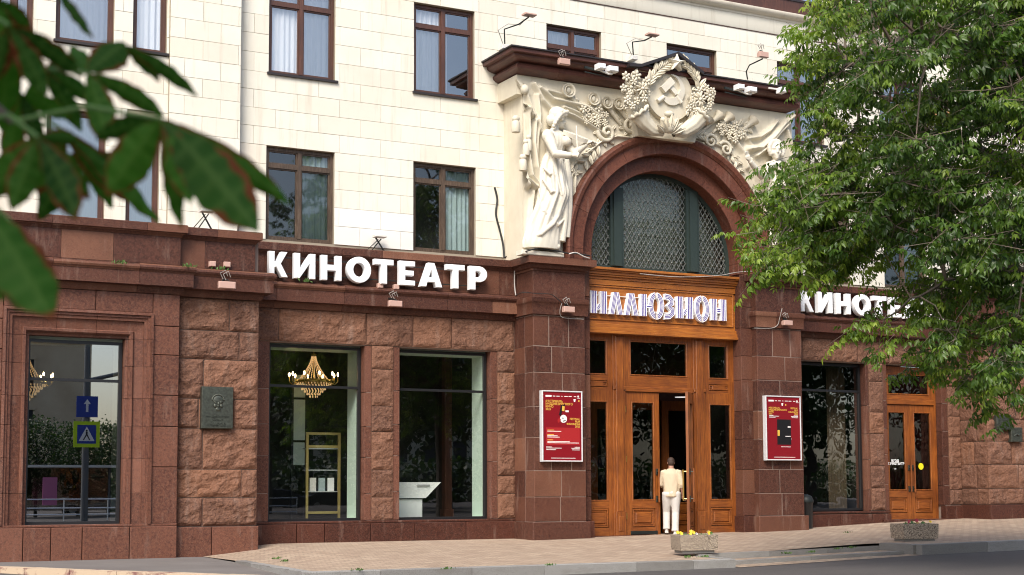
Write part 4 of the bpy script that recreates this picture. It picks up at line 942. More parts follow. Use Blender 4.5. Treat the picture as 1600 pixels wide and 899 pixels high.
MB().block(xb0, xb1, 27.32, FY+.02, zz, zz+.1, .015).build('base', 'statue_plaster', S2)
# ---- timber entrance: beam, transom lights, side lights and doors
DY = 27.98; DX0, DX1 = 16.5, 20.58
beam = MB().box(DX0, DX1, 27.9, 28.2, 4.47, 5.7).build('door_beam', 'wood_beam', B)
for z0, z1, y in ((4.44,4.5,27.78),(4.5,4.58,27.81),(4.58,4.66,27.845),(5.64,5.70,27.845),(5.70,5.74,27.8),(5.74,5.80,27.77),(5.80,5.83,27.73),(5.83,5.885,27.69)):
    MB().block(DX0-.0, DX1+.0, y, 28.15, z0, z1, .008).build('moulding', 'wood_beam', beam)
for a in ((DX0+.1, DX1-.1, 5.47, 5.5), (DX0+.1, DX1-.1, 4.74, 4.77)): MB().block(a[0], a[1], 27.875, 27.91, a[2], a[3], .006).build('moulding', 'wood_beam', beam)
for xx in (DX0+.07, DX1-.1): MB().block(xx, xx+.03, 27.876, 27.91, 4.74, 5.5, .006).build('moulding', 'wood_beam', beam)
MB().block(DX0, DX1, 27.868, 27.91, 5.515, 5.635, .006).build('board', 'wood_beam', beam)
def leafdoor(name, X0, X1, Z0, Z1, Y, gz, panel=None, st=(.1,.1), glassn='glass_door', top=.12, parent=None, T=.06, kick=False):
    m = MB(); a, b = X0+st[0], X1-st[1]
    m.box(X0, a, Y, Y+T, Z0, Z1); m.box(b, X1, Y, Y+T, Z0, Z1); m.box(a, b, Y+.001, Y+T, gz[1], Z1); o = m.build(name, 'wood', parent or B)
    lowz = panel[1] if panel else Z0
    MB().box(a, b, Y+.0012, Y+T, lowz, gz[0]).build('rail', 'wood_rail', o)
    if panel:
        MB().box(a, b, Y+.0012, Y+T, Z0, panel[0]).build('rail', 'wood_rail', o)
        MB().box(a, b, Y+.03, Y+T-.005, panel[0], panel[1]).build('panel', 'wood_rail', o)
        for (i, y) in ((.015,-.004),(.05,.012)):
            q = .03; mm = MB(); xa, xb, za, zb = a+i, b-i, panel[0]+i, panel[1]-i
            mm.block(xa, xb, Y+y, Y+.04, za, za+q, .006); mm.block(xa, xb, Y+y, Y+.04, zb-q, zb, .006); mm.block(xa, xa+q, Y+y+.001, Y+.04, za+q, zb-q, .006); mm.block(xb-q, xb, Y+y+.001, Y+.04, za+q, zb-q, .006); mm.build('panel_moulding', 'wood_rail', o)
        MB().block(a+.09, b-.09, Y-.002, Y+.04, panel[0]+.09, panel[1]-.09, .02).build('panel', 'wood_rail', o)
    q = .028; mm = MB(); mm.block(a, a+q, Y-.012, Y+T, gz[0], gz[1], .008); mm.block(b-q, b, Y-.012, Y+T, gz[0], gz[1], .008); mm.block(a+q, b-q, Y-.011, Y+T, gz[0], gz[0]+q, .008); mm.block(a+q, b-q, Y-.011, Y+T, gz[1]-q, gz[1], .008); mm.build('glazing_bead', 'wood', o)
    MB().sheet(a+q, b-q, Y+.03, gz[0]+q, gz[1]-q).build('pane', glassn, o)
    if kick: MB().block(a-.05, b+.05, Y-.02, Y+.01, Z0+.02, Z0+.1, .006).build('kick_plate', 'dark_iron', o)
    return o
PA, PB_, PC, PD = 17.28, 17.6, 19.42, 19.74
gl = (.78, 2.97); pn = (.2, .62)
leafdoor('side_light', DX0, PA, .0, 3.2, DY, gl, pn, (.12,.12)); leafdoor('side_light', PD, DX1, .05, 3.2, DY, gl, pn, (.12,.12))
leafdoor('transom_window', DX0, PA, 3.2, 4.47, DY+.005, (3.54,4.32), (3.27,3.42), (.12,.12)); leafdoor('transom_window', PD, DX1, 3.2, 4.47, DY+.005, (3.54,4.32), (3.27,3.42), (.12,.17))
leafdoor('transom_window', PB_, PC, 3.3, 4.47, DY+.005, (3.55,4.33), None, (.14,.14))
MB().block(PB_, PC, DY-.03, DY+.1, 3.19, 3.3, .01).build('door_head', 'wood_rail', B)
for a, b in ((PA, PB_), (PC, PD)):
    o = MB().block(a, b, DY-.03, DY+.1, .0, 4.47, .008).build('door_post', 'wood', B)
    MB().block(a+.06, b-.06, DY-.06, DY, .55, 4.4, .012).build('fillet', 'wood', o); MB().block(a+.03, b-.03, DY-.07, DY, .0, .55, .012).build('post_base', 'wood', o); MB().block(a+.09, b-.09, DY-.085, DY, .12, .45, .012).build('post_panel', 'wood', o)
    MB().block(a-.0, b+.0, DY-.055, DY, 3.22, 3.30, .012).build('fillet', 'wood_rail', o)
def pull(o, x_, Y, z0, z1, s=-1):
    for z in (z0, z1):
        m = MB(); m.block(x_-.03, x_+.03, Y-.025, Y+.005, z-.07, z+.07, .008); m.tube([(x_, Y, z), (x_, Y-.09, z)], .014, 8); m.build('handle_plate', 'dark_bronze', o)
    m = MB(); m.tube([(x_, Y-.09, z0-.07), (x_, Y-.09, z1+.07)], .02, 10); m.build('handle', 'wood', o)
dl = leafdoor('door', PB_+.01, 18.5, .02, 3.18, DY+.01, gl, pn, (.16,.13), kick=True); pull(dl, 18.42, DY+.01, .82, 1.42)
m = MB()
for z in (.45, 1.7, 2.8): m.tube([(PB_+.012, DY-.005, z-.07), (PB_+.012, DY-.005, z+.07)], .014, 8)
m.build('hinge', 'brass', dl)
# right-hand leaf, standing open towards the street
dr = leafdoor('door', 18.51, 19.41, .03, 3.18, DY+.01, gl, pn, (.13,.16)); pull(dr, 18.6, DY+.01, .82, 1.42)
m = MB(); m.tube([(18.6, DY+.15, .78), (18.6, DY+.15, 1.46)], .02, 10); [m.tube([(18.6, DY+.07, z), (18.6, DY+.15, z)], .014, 8) for z in (.82, 1.42)]; m.build('handle', 'brass', dr)
hinge = Vector((19.41, DY+.04, 0)); ang = R(90-34.7-7)          # swing outwards, almost in line with the street
rotm = Matrix.Translation(hinge) @ Matrix.Rotation(ang, 4, 'Z') @ Matrix.Translation(-hinge)
dr.matrix_basis = Matrix.Identity(4)
Bi = Matrix.Translation(B.location)
dr.matrix_parent_inverse = Bi.inverted() @ rotm
for ch in dr.children: ch.matrix_parent_inverse = Matrix.Identity(4)
MB().bar((18.98, DY+.08, 3.1), (19.3, DY-.12, 3.1), .022, .03).build('door_closer', 'alu', B)
# lobby with an inner pair of doors
m = MB(); m.box(16.5, 20.6, 30.1, 30.2, -.05, 5.9); m.box(16.4, 16.5, 28.2, 30.2, -.05, 5.9); m.box(20.6, 20.7, 28.2, 30.2, -.05, 5.9); m.box(16.4, 20.7, 28.3, 30.2, 5.5, 5.6); m.build('lobby_wall', 'room_dark', B)
MB().box(16.4, 20.7, 28.02, 30.2, -.08, .02).build('lobby_floor', 'room_floor', B)
MB().block(DX0, DX1, 27.86, 28.2, -.1, .03, .01).build('threshold', 'granite_dark', B)
for a in (17.5, 18.45, 19.45): leafdoor('inner_door', a, a+.93, .03, 3.1, 29.3, (.7,2.9), (.2,.55), (.15,.15))
for a in (17.0,): MB().box(16.5, 17.5, 29.3, 29.36, .03, 4.5).build('inner_screen', 'sash', B)
MB().box(17.5, 20.4, 29.28, 29.36, 3.1, 4.5).build('inner_screen', 'sash', B); m = MB(); m.tube([at3(1024,540,28.6), at3(1018,583,28.5)], .006, 5); m.build('lamp_cord', 'cable_grey', B)

# ---- side door on the right
SYD = 28.6; sd = MB(); sx0, sx1 = 25.53, 27.29
sd.box(sx0, sx0+.07, SYD-.03, SYD+.08, .2, 4.08); sd.box(sx1-.07, sx1, SYD-.03, SYD+.08, .2, 4.08); sd.box(sx0+.07, sx1-.07, SYD-.028, SYD+.08, 4.0, 4.08); sframe = sd.build('side_door_frame', 'wood', B)
MB().block(sx0+.07, sx1-.07, SYD-.05, SYD+.08, 3.13, 3.27, .012).build('rail', 'wood_rail', sframe)
leafdoor('transom_window', sx0+.07, sx1-.07, 3.27, 4.0, SYD-.01, (3.38,3.9), None, (.12,.12))
xm = (sx0+sx1)/2
for a, b, st, hx in ((sx0+.07, xm-.004, (.1,.13), xm-.06), (xm+.004, sx1-.07, (.13,.1), xm+.06)):
    o = leafdoor('door', a, b, .27, 3.12, SYD-.01, (.98,2.95), (.42,.82), st); pull(o, hx, SYD-.01, 1.02, 1.55)
MB().block(sx0-.35, sx1+.6, 28.2, 28.7, .1, .27, .012).build('door_step', 'granite_dark', B)
MB().box(sx0-.1, sx1+.1, 28.85, 28.9, .2, 4.1).build('door_backdrop', 'room_dark', B)
n = 120; P = np.zeros((2, n, 3)); q = np.linspace(0, 1, n)
for j in range(2): P[j, :, 0] = sx0+(sx1-sx0)*q; P[j, :, 1] = SYD+.16+.03*np.sin(q*75)+.01*np.sin(q*31); P[j, :, 2] = .25+3.8*j
grid_mesh(P, 'curtain', 'curtain_red', sframe)
def text(body, size, loc, matn, parent, name='lettering', extrude=.0015, align='LEFT', rotx=R(90), rz=0, bold=0, xs=1):
    cu = bpy.data.curves.new('t', 'FONT'); cu.body = body; cu.size = size; cu.extrude = extrude; cu.align_x = align; cu.offset = bold; cu.space_line = .85; cu.resolution_u = 2
    o = bpy.data.objects.new('t', cu); col.objects.link(o); dg = bpy.context.evaluated_depsgraph_get(); me = bpy.data.meshes.new_from_object(o.evaluated_get(dg)); bpy.data.objects.remove(o)
    me.transform(Matrix.Translation(Vector(loc)) @ Matrix.Rotation(rz, 4, 'Z') @ Matrix.Rotation(rotx, 4, 'X') @ Matrix.Diagonal((xs, 1, 1, 1))); me.materials.clear(); me.materials.append(M[matn]); return link(name, me, parent)
gx_, gz_ = at(1398, 722, SYD); text('ВХОД\nВ КИНОТЕАТР', .085, (gx_, SYD-.015, gz_), 'white_paint', sframe, align='CENTER', bold=.003); text('18+', .05, (gx_, SYD-.015, gz_-.19), 'white_paint', sframe, align='CENTER')
mat('sticker_yellow', (.75,.68,.02), .4); m = MB(); c = at(1438.5, 729, SYD); m.lathe([(.001,0),(.085,0),(.085,.004)], (c[0], SYD-.014, c[1]), 20, axis='Y'); m.build('sticker', 'sticker_yellow', sframe)
MB().bar(at3(1403,768,SYD+.1), at3(1410,745,SYD+.1), .03).build('wooden_prop', 'wood', sframe)

# ---- big shop windows
def shopwin(X0, X1, Z0, Z1, Y, ztr, glassn, reveal='room_mint', depth=.55):
    w = .055; m = MB(); m.box(X0, X0+w, Y-.05, Y+.03, Z0, Z1); m.box(X1-w, X1, Y-.05, Y+.03, Z0, Z1); m.box(X0+w, X1-w, Y-.049, Y+.03, Z1-w, Z1); m.box(X0+w, X1-w, Y-.049, Y+.03, Z0, Z0+w); m.box(X0+w, X1-w, Y-.046, Y+.03, ztr-.025, ztr+.025)
    o = m.build('shop_window', 'black_metal', B)
    for a, b in ((Z0+w, ztr-.025), (ztr+.025, Z1-w)): MB().sheet(X0+w, X1-w, Y-.01, a, b).build('pane', glassn, o)
    m = MB(); y1 = Y+depth; m.box(X1-.05, X1+.02, Y+.031, y1, Z0, Z1+.1); m.box(X0-.02, X0+.05, Y+.031, y1, Z0, Z1+.1); m.box(X0+.05, X1-.05, Y+.031, y1, Z1-.06, Z1+.1); m.box(X0+.05, X1-.05, Y+.031, y1, Z0-.1, Z0+.02); m.build('reveal', reveal, o)
    return o
shopwin(9.58, 11.57, .42, 3.96, 28.62, 3.13, 'glass_shop'); shopwin(12.38, 14.47, .42, 3.96, 28.62, 3.13, 'glass_shop')
shopwin(22.72, 24.83, .5, 4.08, 28.62, at(1300,611,28.62)[1], 'glass_door', 'room_dark', .3)
shopwin(4.76, 6.45, .44, 3.76, 27.6, at(110,594,27.6)[1], 'glass_left', 'room_mint', .45)
# rooms behind
m = MB(); m.box(2.5, 15.6, 33.4, 33.5, .3, 4.3); m.box(2.4, 2.5, 27.8, 33.5, .3, 4.3); m.box(15.6, 15.7, 28.85, 33.5, .3, 4.3); m.box(7.41, 15.6, 28.81, 33.5, 4.3, 4.4); m.box(2.5, 7.4, 27.76, 33.5, 4.3, 4.4); m.box(8.6, 8.75, 28.85, 33.4, .3, 4.3); m.build('foyer_wall', 'room_dark', B)
MB().box(7.41, 15.6, 28.81, 33.5, .22, .3).box(2.5, 7.4, 27.76, 33.5, .22, .3).build('foyer_floor', 'room_floor', B)
m = MB(); m.box(22.3, 28, 31.5, 31.6, .3, 4.4); m.box(22.2, 22.3, 28.8, 31.6, .3, 4.4); m.box(25.2, 25.3, 28.8, 31.6, .3, 4.4); m.box(22.3, 28, 28.8, 31.6, 4.3, 4.4); m.box(22.3, 28, 28.8, 31.6, .2, .3); m.build('foyer_wall', 'room_dark', B)
n = 60; P = np.zeros((2, n, 3)); q = np.linspace(0, 1, n)
for j in range(2): P[j, :, 0] = 24.2+.6*q; P[j, :, 1] = 29.1+.03*np.sin(q*40); P[j, :, 2] = .5+3.6*j
grid_mesh(P, 'curtain', 'curtain_beige', B)

# ---- white КИНОТЕАТР letters
def curve_letter(splines, H, extrude, bevel):
    cu = bpy.data.curves.new('l', 'CURVE'); cu.dimensions = '2D'; cu.fill_mode = 'BOTH'; cu.extrude = extrude; cu.bevel_depth = bevel; cu.bevel_resolution = 2; cu.offset = -bevel*.6
    for pts in splines:
        sp = cu.splines.new('POLY'); sp.points.add(len(pts)-1); sp.use_cyclic_u = True
        for p, (a, b) in zip(sp.points, pts): p.co = (a, b, 0, 1)
    o = bpy.data.objects.new('l', cu); col.objects.link(o); dg = bpy.context.evaluated_depsgraph_get(); me = bpy.data.meshes.new_from_object(o.evaluated_get(dg)); bpy.data.objects.remove(o)
    return me
def ell(cx, cy, rx, ry, a0=0, a1=360, n=28): return [(cx+rx*math.cos(R(a0+(a1-a0)*i/n)), cy+ry*math.sin(R(a0+(a1-a0)*i/n))) for i in range(n if a1-a0 == 360 else n+1)]
S_ = .265
GL = {'К': [[(0,0),(S_,0),(S_,.36),(.36,.40),(.62,0),(.93,0),(.58,.53),(.9,1),(.6,1),(.37,.62),(S_,.60),(S_,1),(0,1)]],
 'И': [[(0,0),(.24,0),(.72,.62),(.72,0),(.98,0),(.98,1),(.74,1),(.26,.38),(.26,1),(0,1)]],
 'Н': [[(0,0),(S_,0),(S_,.39),(.69,.39),(.69,0),(.955,0),(.955,1),(.69,1),(.69,.62),(S_,.62),(S_,1),(0,1)]],
 'О': [ell(.54,.5,.54,.53), ell(.54,.5,.27,.29)[::-1]],
 'Т': [[(.285,0),(.55,0),(.55,.78),(.84,.78),(.84,1),(0,1),(0,.78),(.285,.78)]],
 'Е': [[(0,0),(.72,0),(.72,.2),(S_,.2),(S_,.41),(.66,.41),(.66,.61),(S_,.61),(S_,.8),(.72,.8),(.72,1),(0,1)]],
 'А': [[(0,0),(.27,0),(.33,.2),(.68,.2),(.74,0),(1.02,0),(.65,1),(.37,1)], [(.40,.40),(.51,.74),(.61,.40)]],
 'Р': [[(0,0),(S_,0),(S_,.34),(.42,.34)]+ell(.45,.67,.36,.33,-90,90,16)+[(0,1)], [(S_,.53)]+ell(.4,.665,.14,.135,-90,90,10)+[(S_,.8)]]}
def word_sign(word, xs_, Y, zb, H, label, bars):
    t = tag(empty('letter_sign', (xs_[0][0], Y, zb)), label, 'sign')
    for ch, (xa, xb) in zip(word, xs_):
        me = curve_letter(GL[ch], H, .05, .022); w0 = max(p[0] for s in GL[ch] for p in s)
        me.transform(Matrix.Translation((xa, Y, zb)) @ Matrix.Rotation(R(90), 4, 'X') @ Matrix.Diagonal(((xb-xa)/w0, H, 1, 1)))
        me.materials.clear(); me.materials.append(M['white_plastic']); me.polygons.foreach_set('use_smooth', [True]*len(me.polygons)); me.set_sharp_from_angle(angle=R(35)); link('letter', me, t)
    for z in bars:
        m = MB(); m.bar((xs_[0][0]+.1, Y+.1, z), (xs_[-1][1]-.12, Y+.1, z), .02); m.build('mounting_rail', 'dark_iron', t)
    return t
LB = [(418.8,448),(458.5,491),(501,532),(541,578),(583.7,613),(622.5,646.5),(655,689),(696,724),(732,759)]
LYY = 28.1; zb, zt = at(470, 437.5, LYY)[1], at(470, 398.5, LYY)[1]
xs_ = [(at(a, 425, LYY)[0], at(b, 425, LYY)[0]) for a, b in LB]
word_sign('КИНОТЕАТР', xs_, LYY, 5.245, .5, 'white КИНОТЕАТР channel letters on red granite left of the arch', (5.34, 5.66))
dx = at(1248.6, 470, LYY)[0]-xs_[0][0]
word_sign('КИНОТЕАТР', [(a+dx, b+dx) for a, b in xs_], LYY, 5.245, .5, 'white КИНОТЕАТР channel letters half hidden behind the tree leaves', (5.34, 5.66))

# ---- striped ИЛЛЮЗИОН letters: white bands with violet lines
IY = 27.8
il = tag(empty('striped_letter_sign', (18.5, IY, 4.86)), 'white and violet striped ИЛЛЮЗИОН letters on the timber beam above the doors', 'sign')
IB = [(922,949.5),(952,974),(976,998),(1000,1038),(1037,1055),(1057,1084),(1086,1109),(1110.5,1136)]
ZB0, ZH = 4.87, .49
def band(m, pts, w, layer, stripes=3):             # a white slab along a polyline with violet lines on its face
    y0 = IY+.003*layer; C = [Vector((a, 0, b)) for a, b in pts]; n = len(C); L_, R_ = [], []
    for i in range(n):
        d = (C[min(i+1,n-1)]-C[max(i-1,0)]).normalized()
        if i == 0 or i == n-1: s = Vector((1,0,0)) if abs(d.z) > .5 else Vector((0,0,1))
        else: s = Vector((d.z, 0, -d.x))
        if s.x*d.z-s.z*d.x < 0: s = -s
        k = w/2 if i in (0, n-1) and abs(d.z) > .5 else w/2
        L_.append((C[i]-s*k, s)); R_.append(C[i]+s*k)
    vs = [(p.x, y0, p.z) for p, s in L_]+[(p.x, y0, p.z) for p in R_]+[(p.x, IY+.1, p.z) for p, s in L_]+[(p.x, IY+.1, p.z) for p in R_]
    f = []
    for i in range(n-1): f += [(i, i+1, n+i+1, n+i), (2*n+i, 3*n+i, 3*n+i+1, 2*n+i+1), (i, 2*n+i, 2*n+i+1, i+1), (n+i, n+i+1, 3*n+i+1, 3*n+i)]
    f += [(0, n, 3*n, 2*n), (n-1, 3*n-1, 4*n-1, 2*n-1)]; m.add(vs, f, 0)
    for k in range(stripes):
        c = (k+1)/(stripes+1); hw = .27/(stripes+1); vv = []
        for i in range(n):
            a, b = L_[i][0], R_[i]; p0, p1 = a.lerp(b, c-hw), a.lerp(b, c+hw); vv += [(p0.x, y0-.002, p0.z), (p1.x, y0-.002, p1.z)]
        m.add(vv, [(2*i, 2*i+1, 2*i+3, 2*i+2) for i in range(n-1)], 1)
for (pa, pb), ch in zip(IB, 'ИЛЛЮЗИОН'):
    xa, xb = at(pa, 482, IY)[0], at(pb, 482, IY)[0]; xa, xb = xa+.012, xb-.012; w = xb-xa; m = MB(); X = lambda u: xa+u*w; Z = lambda u: ZB0+u*ZH
    if ch == 'И': band(m, [(X(.2),Z(0)),(X(.2),Z(1))], .4*w, 0); band(m, [(X(.8),Z(0)),(X(.8),Z(1))], .4*w, 1); band(m, [(X(.38),Z(.14)),(X(.64),Z(.44))], .2*w+.03, 2, 2)
    if ch == 'Л': band(m, [(X(.17),Z(0)),(X(.46),Z(1))], .36*w, 0); band(m, [(X(.83),Z(0)),(X(.54),Z(1))], .36*w, 1)
    if ch == 'Н': band(m, [(X(.2),Z(0)),(X(.2),Z(1))], .38*w, 0); band(m, [(X(.8),Z(0)),(X(.8),Z(1))], .38*w, 1); band(m, [(X(.38),Z(.47)),(X(.62),Z(.47))], .13, 2, 2)
    if ch in 'ОЮ':
        o0, o1 = (0, 1) if ch == 'О' else (.38, 1)
        if ch == 'Ю': band(m, [(X(.14),Z(0)),(X(.14),Z(1))], .27*w, 0); band(m, [(X(.26),Z(.45)),(X(.48),Z(.45))], .07, 1, 1)
        cx_ = (o0+o1)/2; hw_ = (o1-o0)/2
        for s_, ly in ((-1, 2), (1, 3)):
            band(m, [(X(cx_+s_*hw_*.70*math.sin(t)+s_*.02), Z(.5-.5*math.cos(t))) for t in np.linspace(.16, math.pi-.16, 13)], .27*w*(o1-o0)+.02, ly)
    if ch == 'З':
        band(m, [(X(.12),Z(.96)),(X(.5),Z(.93)),(X(.74),Z(.8)),(X(.7),Z(.63)),(X(.45),Z(.52))], .13, 0); band(m, [(X(.45),Z(.52)),(X(.76),Z(.4)),(X(.8),Z(.2)),(X(.5),Z(.06)),(X(.08),Z(.04))], .13, 1)
    m.build('letter', ['white_plastic', 'purple'], il)
for z in (4.98, 5.28): MB().bar((16.65, IY+.07, z), (20.3, IY+.07, z), .02).build('mounting_rail', 'off_white', il)
# ---- posters in white frames
mat('poster_frame', (.6,.6,.6), .4)
def poster(px0, px1, py0, py1, label, kind):
    Y = PF-.09; X0, Z1 = at(px0, py0, Y); X1, Z0 = at(px1, py1, Y); Z1 = max(Z1, at(px1, py0, Y)[1]); W = X1-X0; H = Z1-Z0
    t = tag(empty('poster', (X0+W/2, Y, Z0)), label, 'poster'); w = .027
    m = MB(); m.block(X0, X0+w, Y-.03, PF-.002, Z0, Z1, .006); m.block(X1-w, X1, Y-.03, PF-.002, Z0, Z1, .006); m.block(X0+w, X1-w, Y-.029, PF-.002, Z0, Z0+w, .006); m.block(X0+w, X1-w, Y-.029, PF-.002, Z1-w, Z1, .006); m.build('frame', 'poster_frame', t)
    MB().box(X0+w, X1-w, Y-.012, PF-.01, Z0+w, Z1-w).build('sheet', 'poster_red', t)
    yy = Y-.0135; U = lambda u: X0+u*W; V = lambda v: Z1-v*H
    def tx(s, u, v, size, matn, al='LEFT', b=.001, xs=1): text(s, size, (U(u), yy, V(v)), matn, t, 'printed_text', .0006, al, bold=b, xs=xs)
    def rc(u0, u1, v0, v1, matn, name='printed_mark', dy=0): MB().box(U(u0), U(u1), yy-.0012-dy, yy, V(v1), V(v0)).build(name, matn, t)
    rc(.09,.24,.065,.09,'poster_white')
    for u, l in ((.27,.06),(.36,.08),(.48,.03),(.55,.09),(.66,.08),(.79,.06)): rc(u, u+l, .073, .083, 'poster_white')
    for u in (.9,): m = MB(); m.lathe([(.001,0),(.022,0)], (U(u), yy-.001, V(.075)), 12, axis='Y'); m.build('printed_mark', 'poster_white', t); rc(.87,.95,.095,.102,'poster_white')
    if kind == 'a':
        tx('ФЕСТИВАЛЬ\nИНДОНЕЗИЙСКОГО\nКИНО\n2025', .09, .165, .066, 'poster_yellow', b=.001); tx('FESTIVAL\nFILM\nINDONESIA\n2025', .94, .41, .062, 'poster_yellow', 'RIGHT', .001)
        m = MB(); m.lathe([(.001,-.001),(.085,-.001),(.085,0)], (U(.53), yy-.001, V(.395)), 24, axis='Y'); m.build('printed_mark', 'poster_white', t)
        MB().prism([(U(.42),V(.34)),(U(.47),V(.2)),(U(.58),V(.19)),(U(.56),V(.24)),(U(.5),V(.27)),(U(.47),V(.36))], yy-.0022, yy-.0012).build('printed_mark', 'poster_black', t); MB().prism([(U(.49),V(.28)),(U(.5),V(.21)),(U(.56),V(.22)),(U(.55),V(.29))], yy-.0032, yy-.0024).build('printed_mark', 'poster_yellow', t)
        MB().prism([(U(.38),V(.42)),(U(.42),V(.38)),(U(.47),V(.41)),(U(.44),V(.44)),(U(.40),V(.46))], yy-.0022, yy-.0012).build('printed_mark', 'poster_red_light', t); rc(.58,.66,.275,.3,'poster_white')
        for u, v in ((.5,.38),(.55,.41),(.52,.42)): rc(u, u+.03, v, v+.014, 'poster_black', dy=.0016)
        rc(.1,.93,.52,.765,'poster_red_light')
        for v, l, c in ((.552,.16,'poster_yellow'),(.568,.34,'poster_white'),(.615,.16,'poster_yellow'),(.632,.25,'poster_white'),(.65,.3,'poster_white'),(.69,.14,'poster_yellow'),(.712,.55,'poster_white'),(.73,.78,'poster_white')): rc(.13, .13+l, v, v+.009, c, dy=.0006)
        for u0, u1, v in ((.1,.24,.79),(.1,.48,.805),(.1,.34,.828),(.8,.93,.79),(.72,.93,.805),(.74,.93,.828),(.22,.82,.945)): rc(u0, u1, v, v+.008, 'poster_white')
        MB().prism([(U(.78),V(.115)),(U(.84),V(.11)),(U(.82),V(.155)),(U(.79),V(.15))], yy-.0014, yy).build('printed_mark', 'poster_white', t); rc(.9,.93,.125,.15,'poster_yellow')
    else:
        tx('ФЕСТИВАЛЬ\nИНДОНЕЗИЙСКОГО\nКИНО\n2025', .09, .2, .052, 'poster_yellow', b=.0008); tx('FESTIVAL\nFILM\nINDONESIA\n2025', .92, .2, .052, 'poster_yellow', 'RIGHT', .0008)
        for u0, u1, v in ((.1,.22,.3),(.1,.38,.312),(.1,.28,.33),(.8,.92,.3),(.72,.92,.312),(.74,.92,.33),(.42,.7,.785),(.22,.82,.945)): rc(u0, u1, v, v+.008, 'poster_white')
        rc(.32,.71,.365,.755,'poster_black'); rc(.33,.39,.53,.62,'poster_yellow', dy=.001); rc(.62,.7,.47,.49,'poster_white', dy=.001); rc(.55,.7,.62,.63,'poster_white', dy=.001); tx('ФИЛЬМ', .5, .68, .06, 'alu', b=0)
        MB().prism([(U(.45),V(.115)),(U(.51),V(.11)),(U(.49),V(.155)),(U(.46),V(.15))], yy-.0014, yy).build('printed_mark', 'poster_white', t); rc(.56,.59,.125,.15,'poster_yellow')
poster(846, 910, 612, 722, 'red framed festival poster with a round ball picture on the pier beside the open door', 'a')
poster(1195, 1252, 620, 720, 'red framed festival poster with a black rectangle on the pier beside the dark window', 'b')

# ---- bronze plaques
def plaque(px0, px1, py0, py1, Y, label, mode):
    X0, Z1 = at(px0, py0, Y); X1, Z0 = at(px1, py1, Y); t = tag(empty('plaque', ((X0+X1)/2, Y, Z0)), label, 'plaque'); W, H = X1-X0, Z1-Z0
    MB().block(X0, X1, Y-.03, Y+.09, Z0, Z1, .012).build('plate', 'bronze_plaque', t); yy = Y-.031
    if mode == 'face':
        m = MB(); c = Vector((X0+W*.52, yy+.02, Z0+H*.60)); s = H*.40
        m.ball(c, (s*.34,.03,s*.5), 20, 12); m.ball(c+Vector((0,.0,s*.18)), (s*.39,.036,s*.36), 18, 10); m.ball(c+Vector((0,0,-s*.34)), (s*.2,.034,s*.17), 14, 8)
        m.ball(c+Vector((-.004,-.03,-s*.05)), (s*.06,.026,s*.16), 8, 6); m.ball(c+Vector((-.004,-.034,-s*.16)), (s*.085,.022,s*.05), 8, 6)
        for q in (-1, 1): m.ball(c+Vector((q*s*.17,-.026,s*.11)), (s*.13,.014,s*.035), 8, 5); m.ball(c+Vector((q*s*.19,-.018,-s*.14)), (s*.11,.02,s*.12), 8, 6); m.ball(c+Vector((q*s*.36,0,-s*.02)), (s*.06,.02,s*.12), 8, 6); m.ball(c+Vector((q*s*.16,-.03,s*.03)), (s*.06,.01,s*.03), 8, 5)
        m.ball(c+Vector((0,-.026,-s*.26)), (s*.12,.014,s*.025), 8, 5)
        for k in range(22):
            a = .15+k/21*(math.pi-.3); m.ball(c+Vector((s*.37*math.cos(a), -.012, s*.16+s*.37*math.sin(a))), (s*.07,.022,s*.06), 7, 5)
        m.build('portrait', 'bronze_plaque', t, 60)
        text('НАРОДНЫЙ АРТИСТ', H*.055, (X0+W/2, yy, Z0+H*.27), 'bronze_plaque', t, 'lettering', .006, 'CENTER'); text('МИХАИЛ', H*.06, (X0+W/2, yy, Z0+H*.185), 'bronze_plaque', t, 'lettering', .006, 'CENTER'); text('ЖАРОВ', H*.115, (X0+W/2, yy, Z0+H*.06), 'bronze_plaque', t, 'lettering', .008, 'CENTER', bold=.001)
    elif mode == 'text':
        for k in range(4): MB().box(X0+W*.1, X0+W*(.9-.1*(k % 2)), yy-.005, yy, Z0+H*(.78-k*.16), Z0+H*(.82-k*.16)).build('raised_line', 'bronze_plaque', t)
        MB().box(X0+W*.2, X0+W*.8, yy-.006, yy, Z0+H*.12, Z0+H*.22).build('raised_line', 'bronze_plaque', t)
    else:
        m = MB(); m.tube([(X0+W*.2, yy, Z0+H*.4), (X0+W*.45, yy, Z0+H*.55), (X0+W*.6, yy, Z0+H*.45), (X0+W*.8, yy, Z0+H*.6)], [.012,.03,.03,.01], 8); m.build('relief', 'bronze_plaque', t, 50)
plaque(315, 363.5, 604, 670.5, 27.36, 'dark bronze memorial plaque with a raised man\'s head and lettering on rough stone', 'face')
plaque(1556, 1580, 648, 672, 27.36, 'wide bronze plaque with lines of raised text under hanging leaves', 'text'); plaque(1579, 1597, 668, 691, 27.36, 'small bronze plaque with a curved ornament under hanging leaves', 'mark')

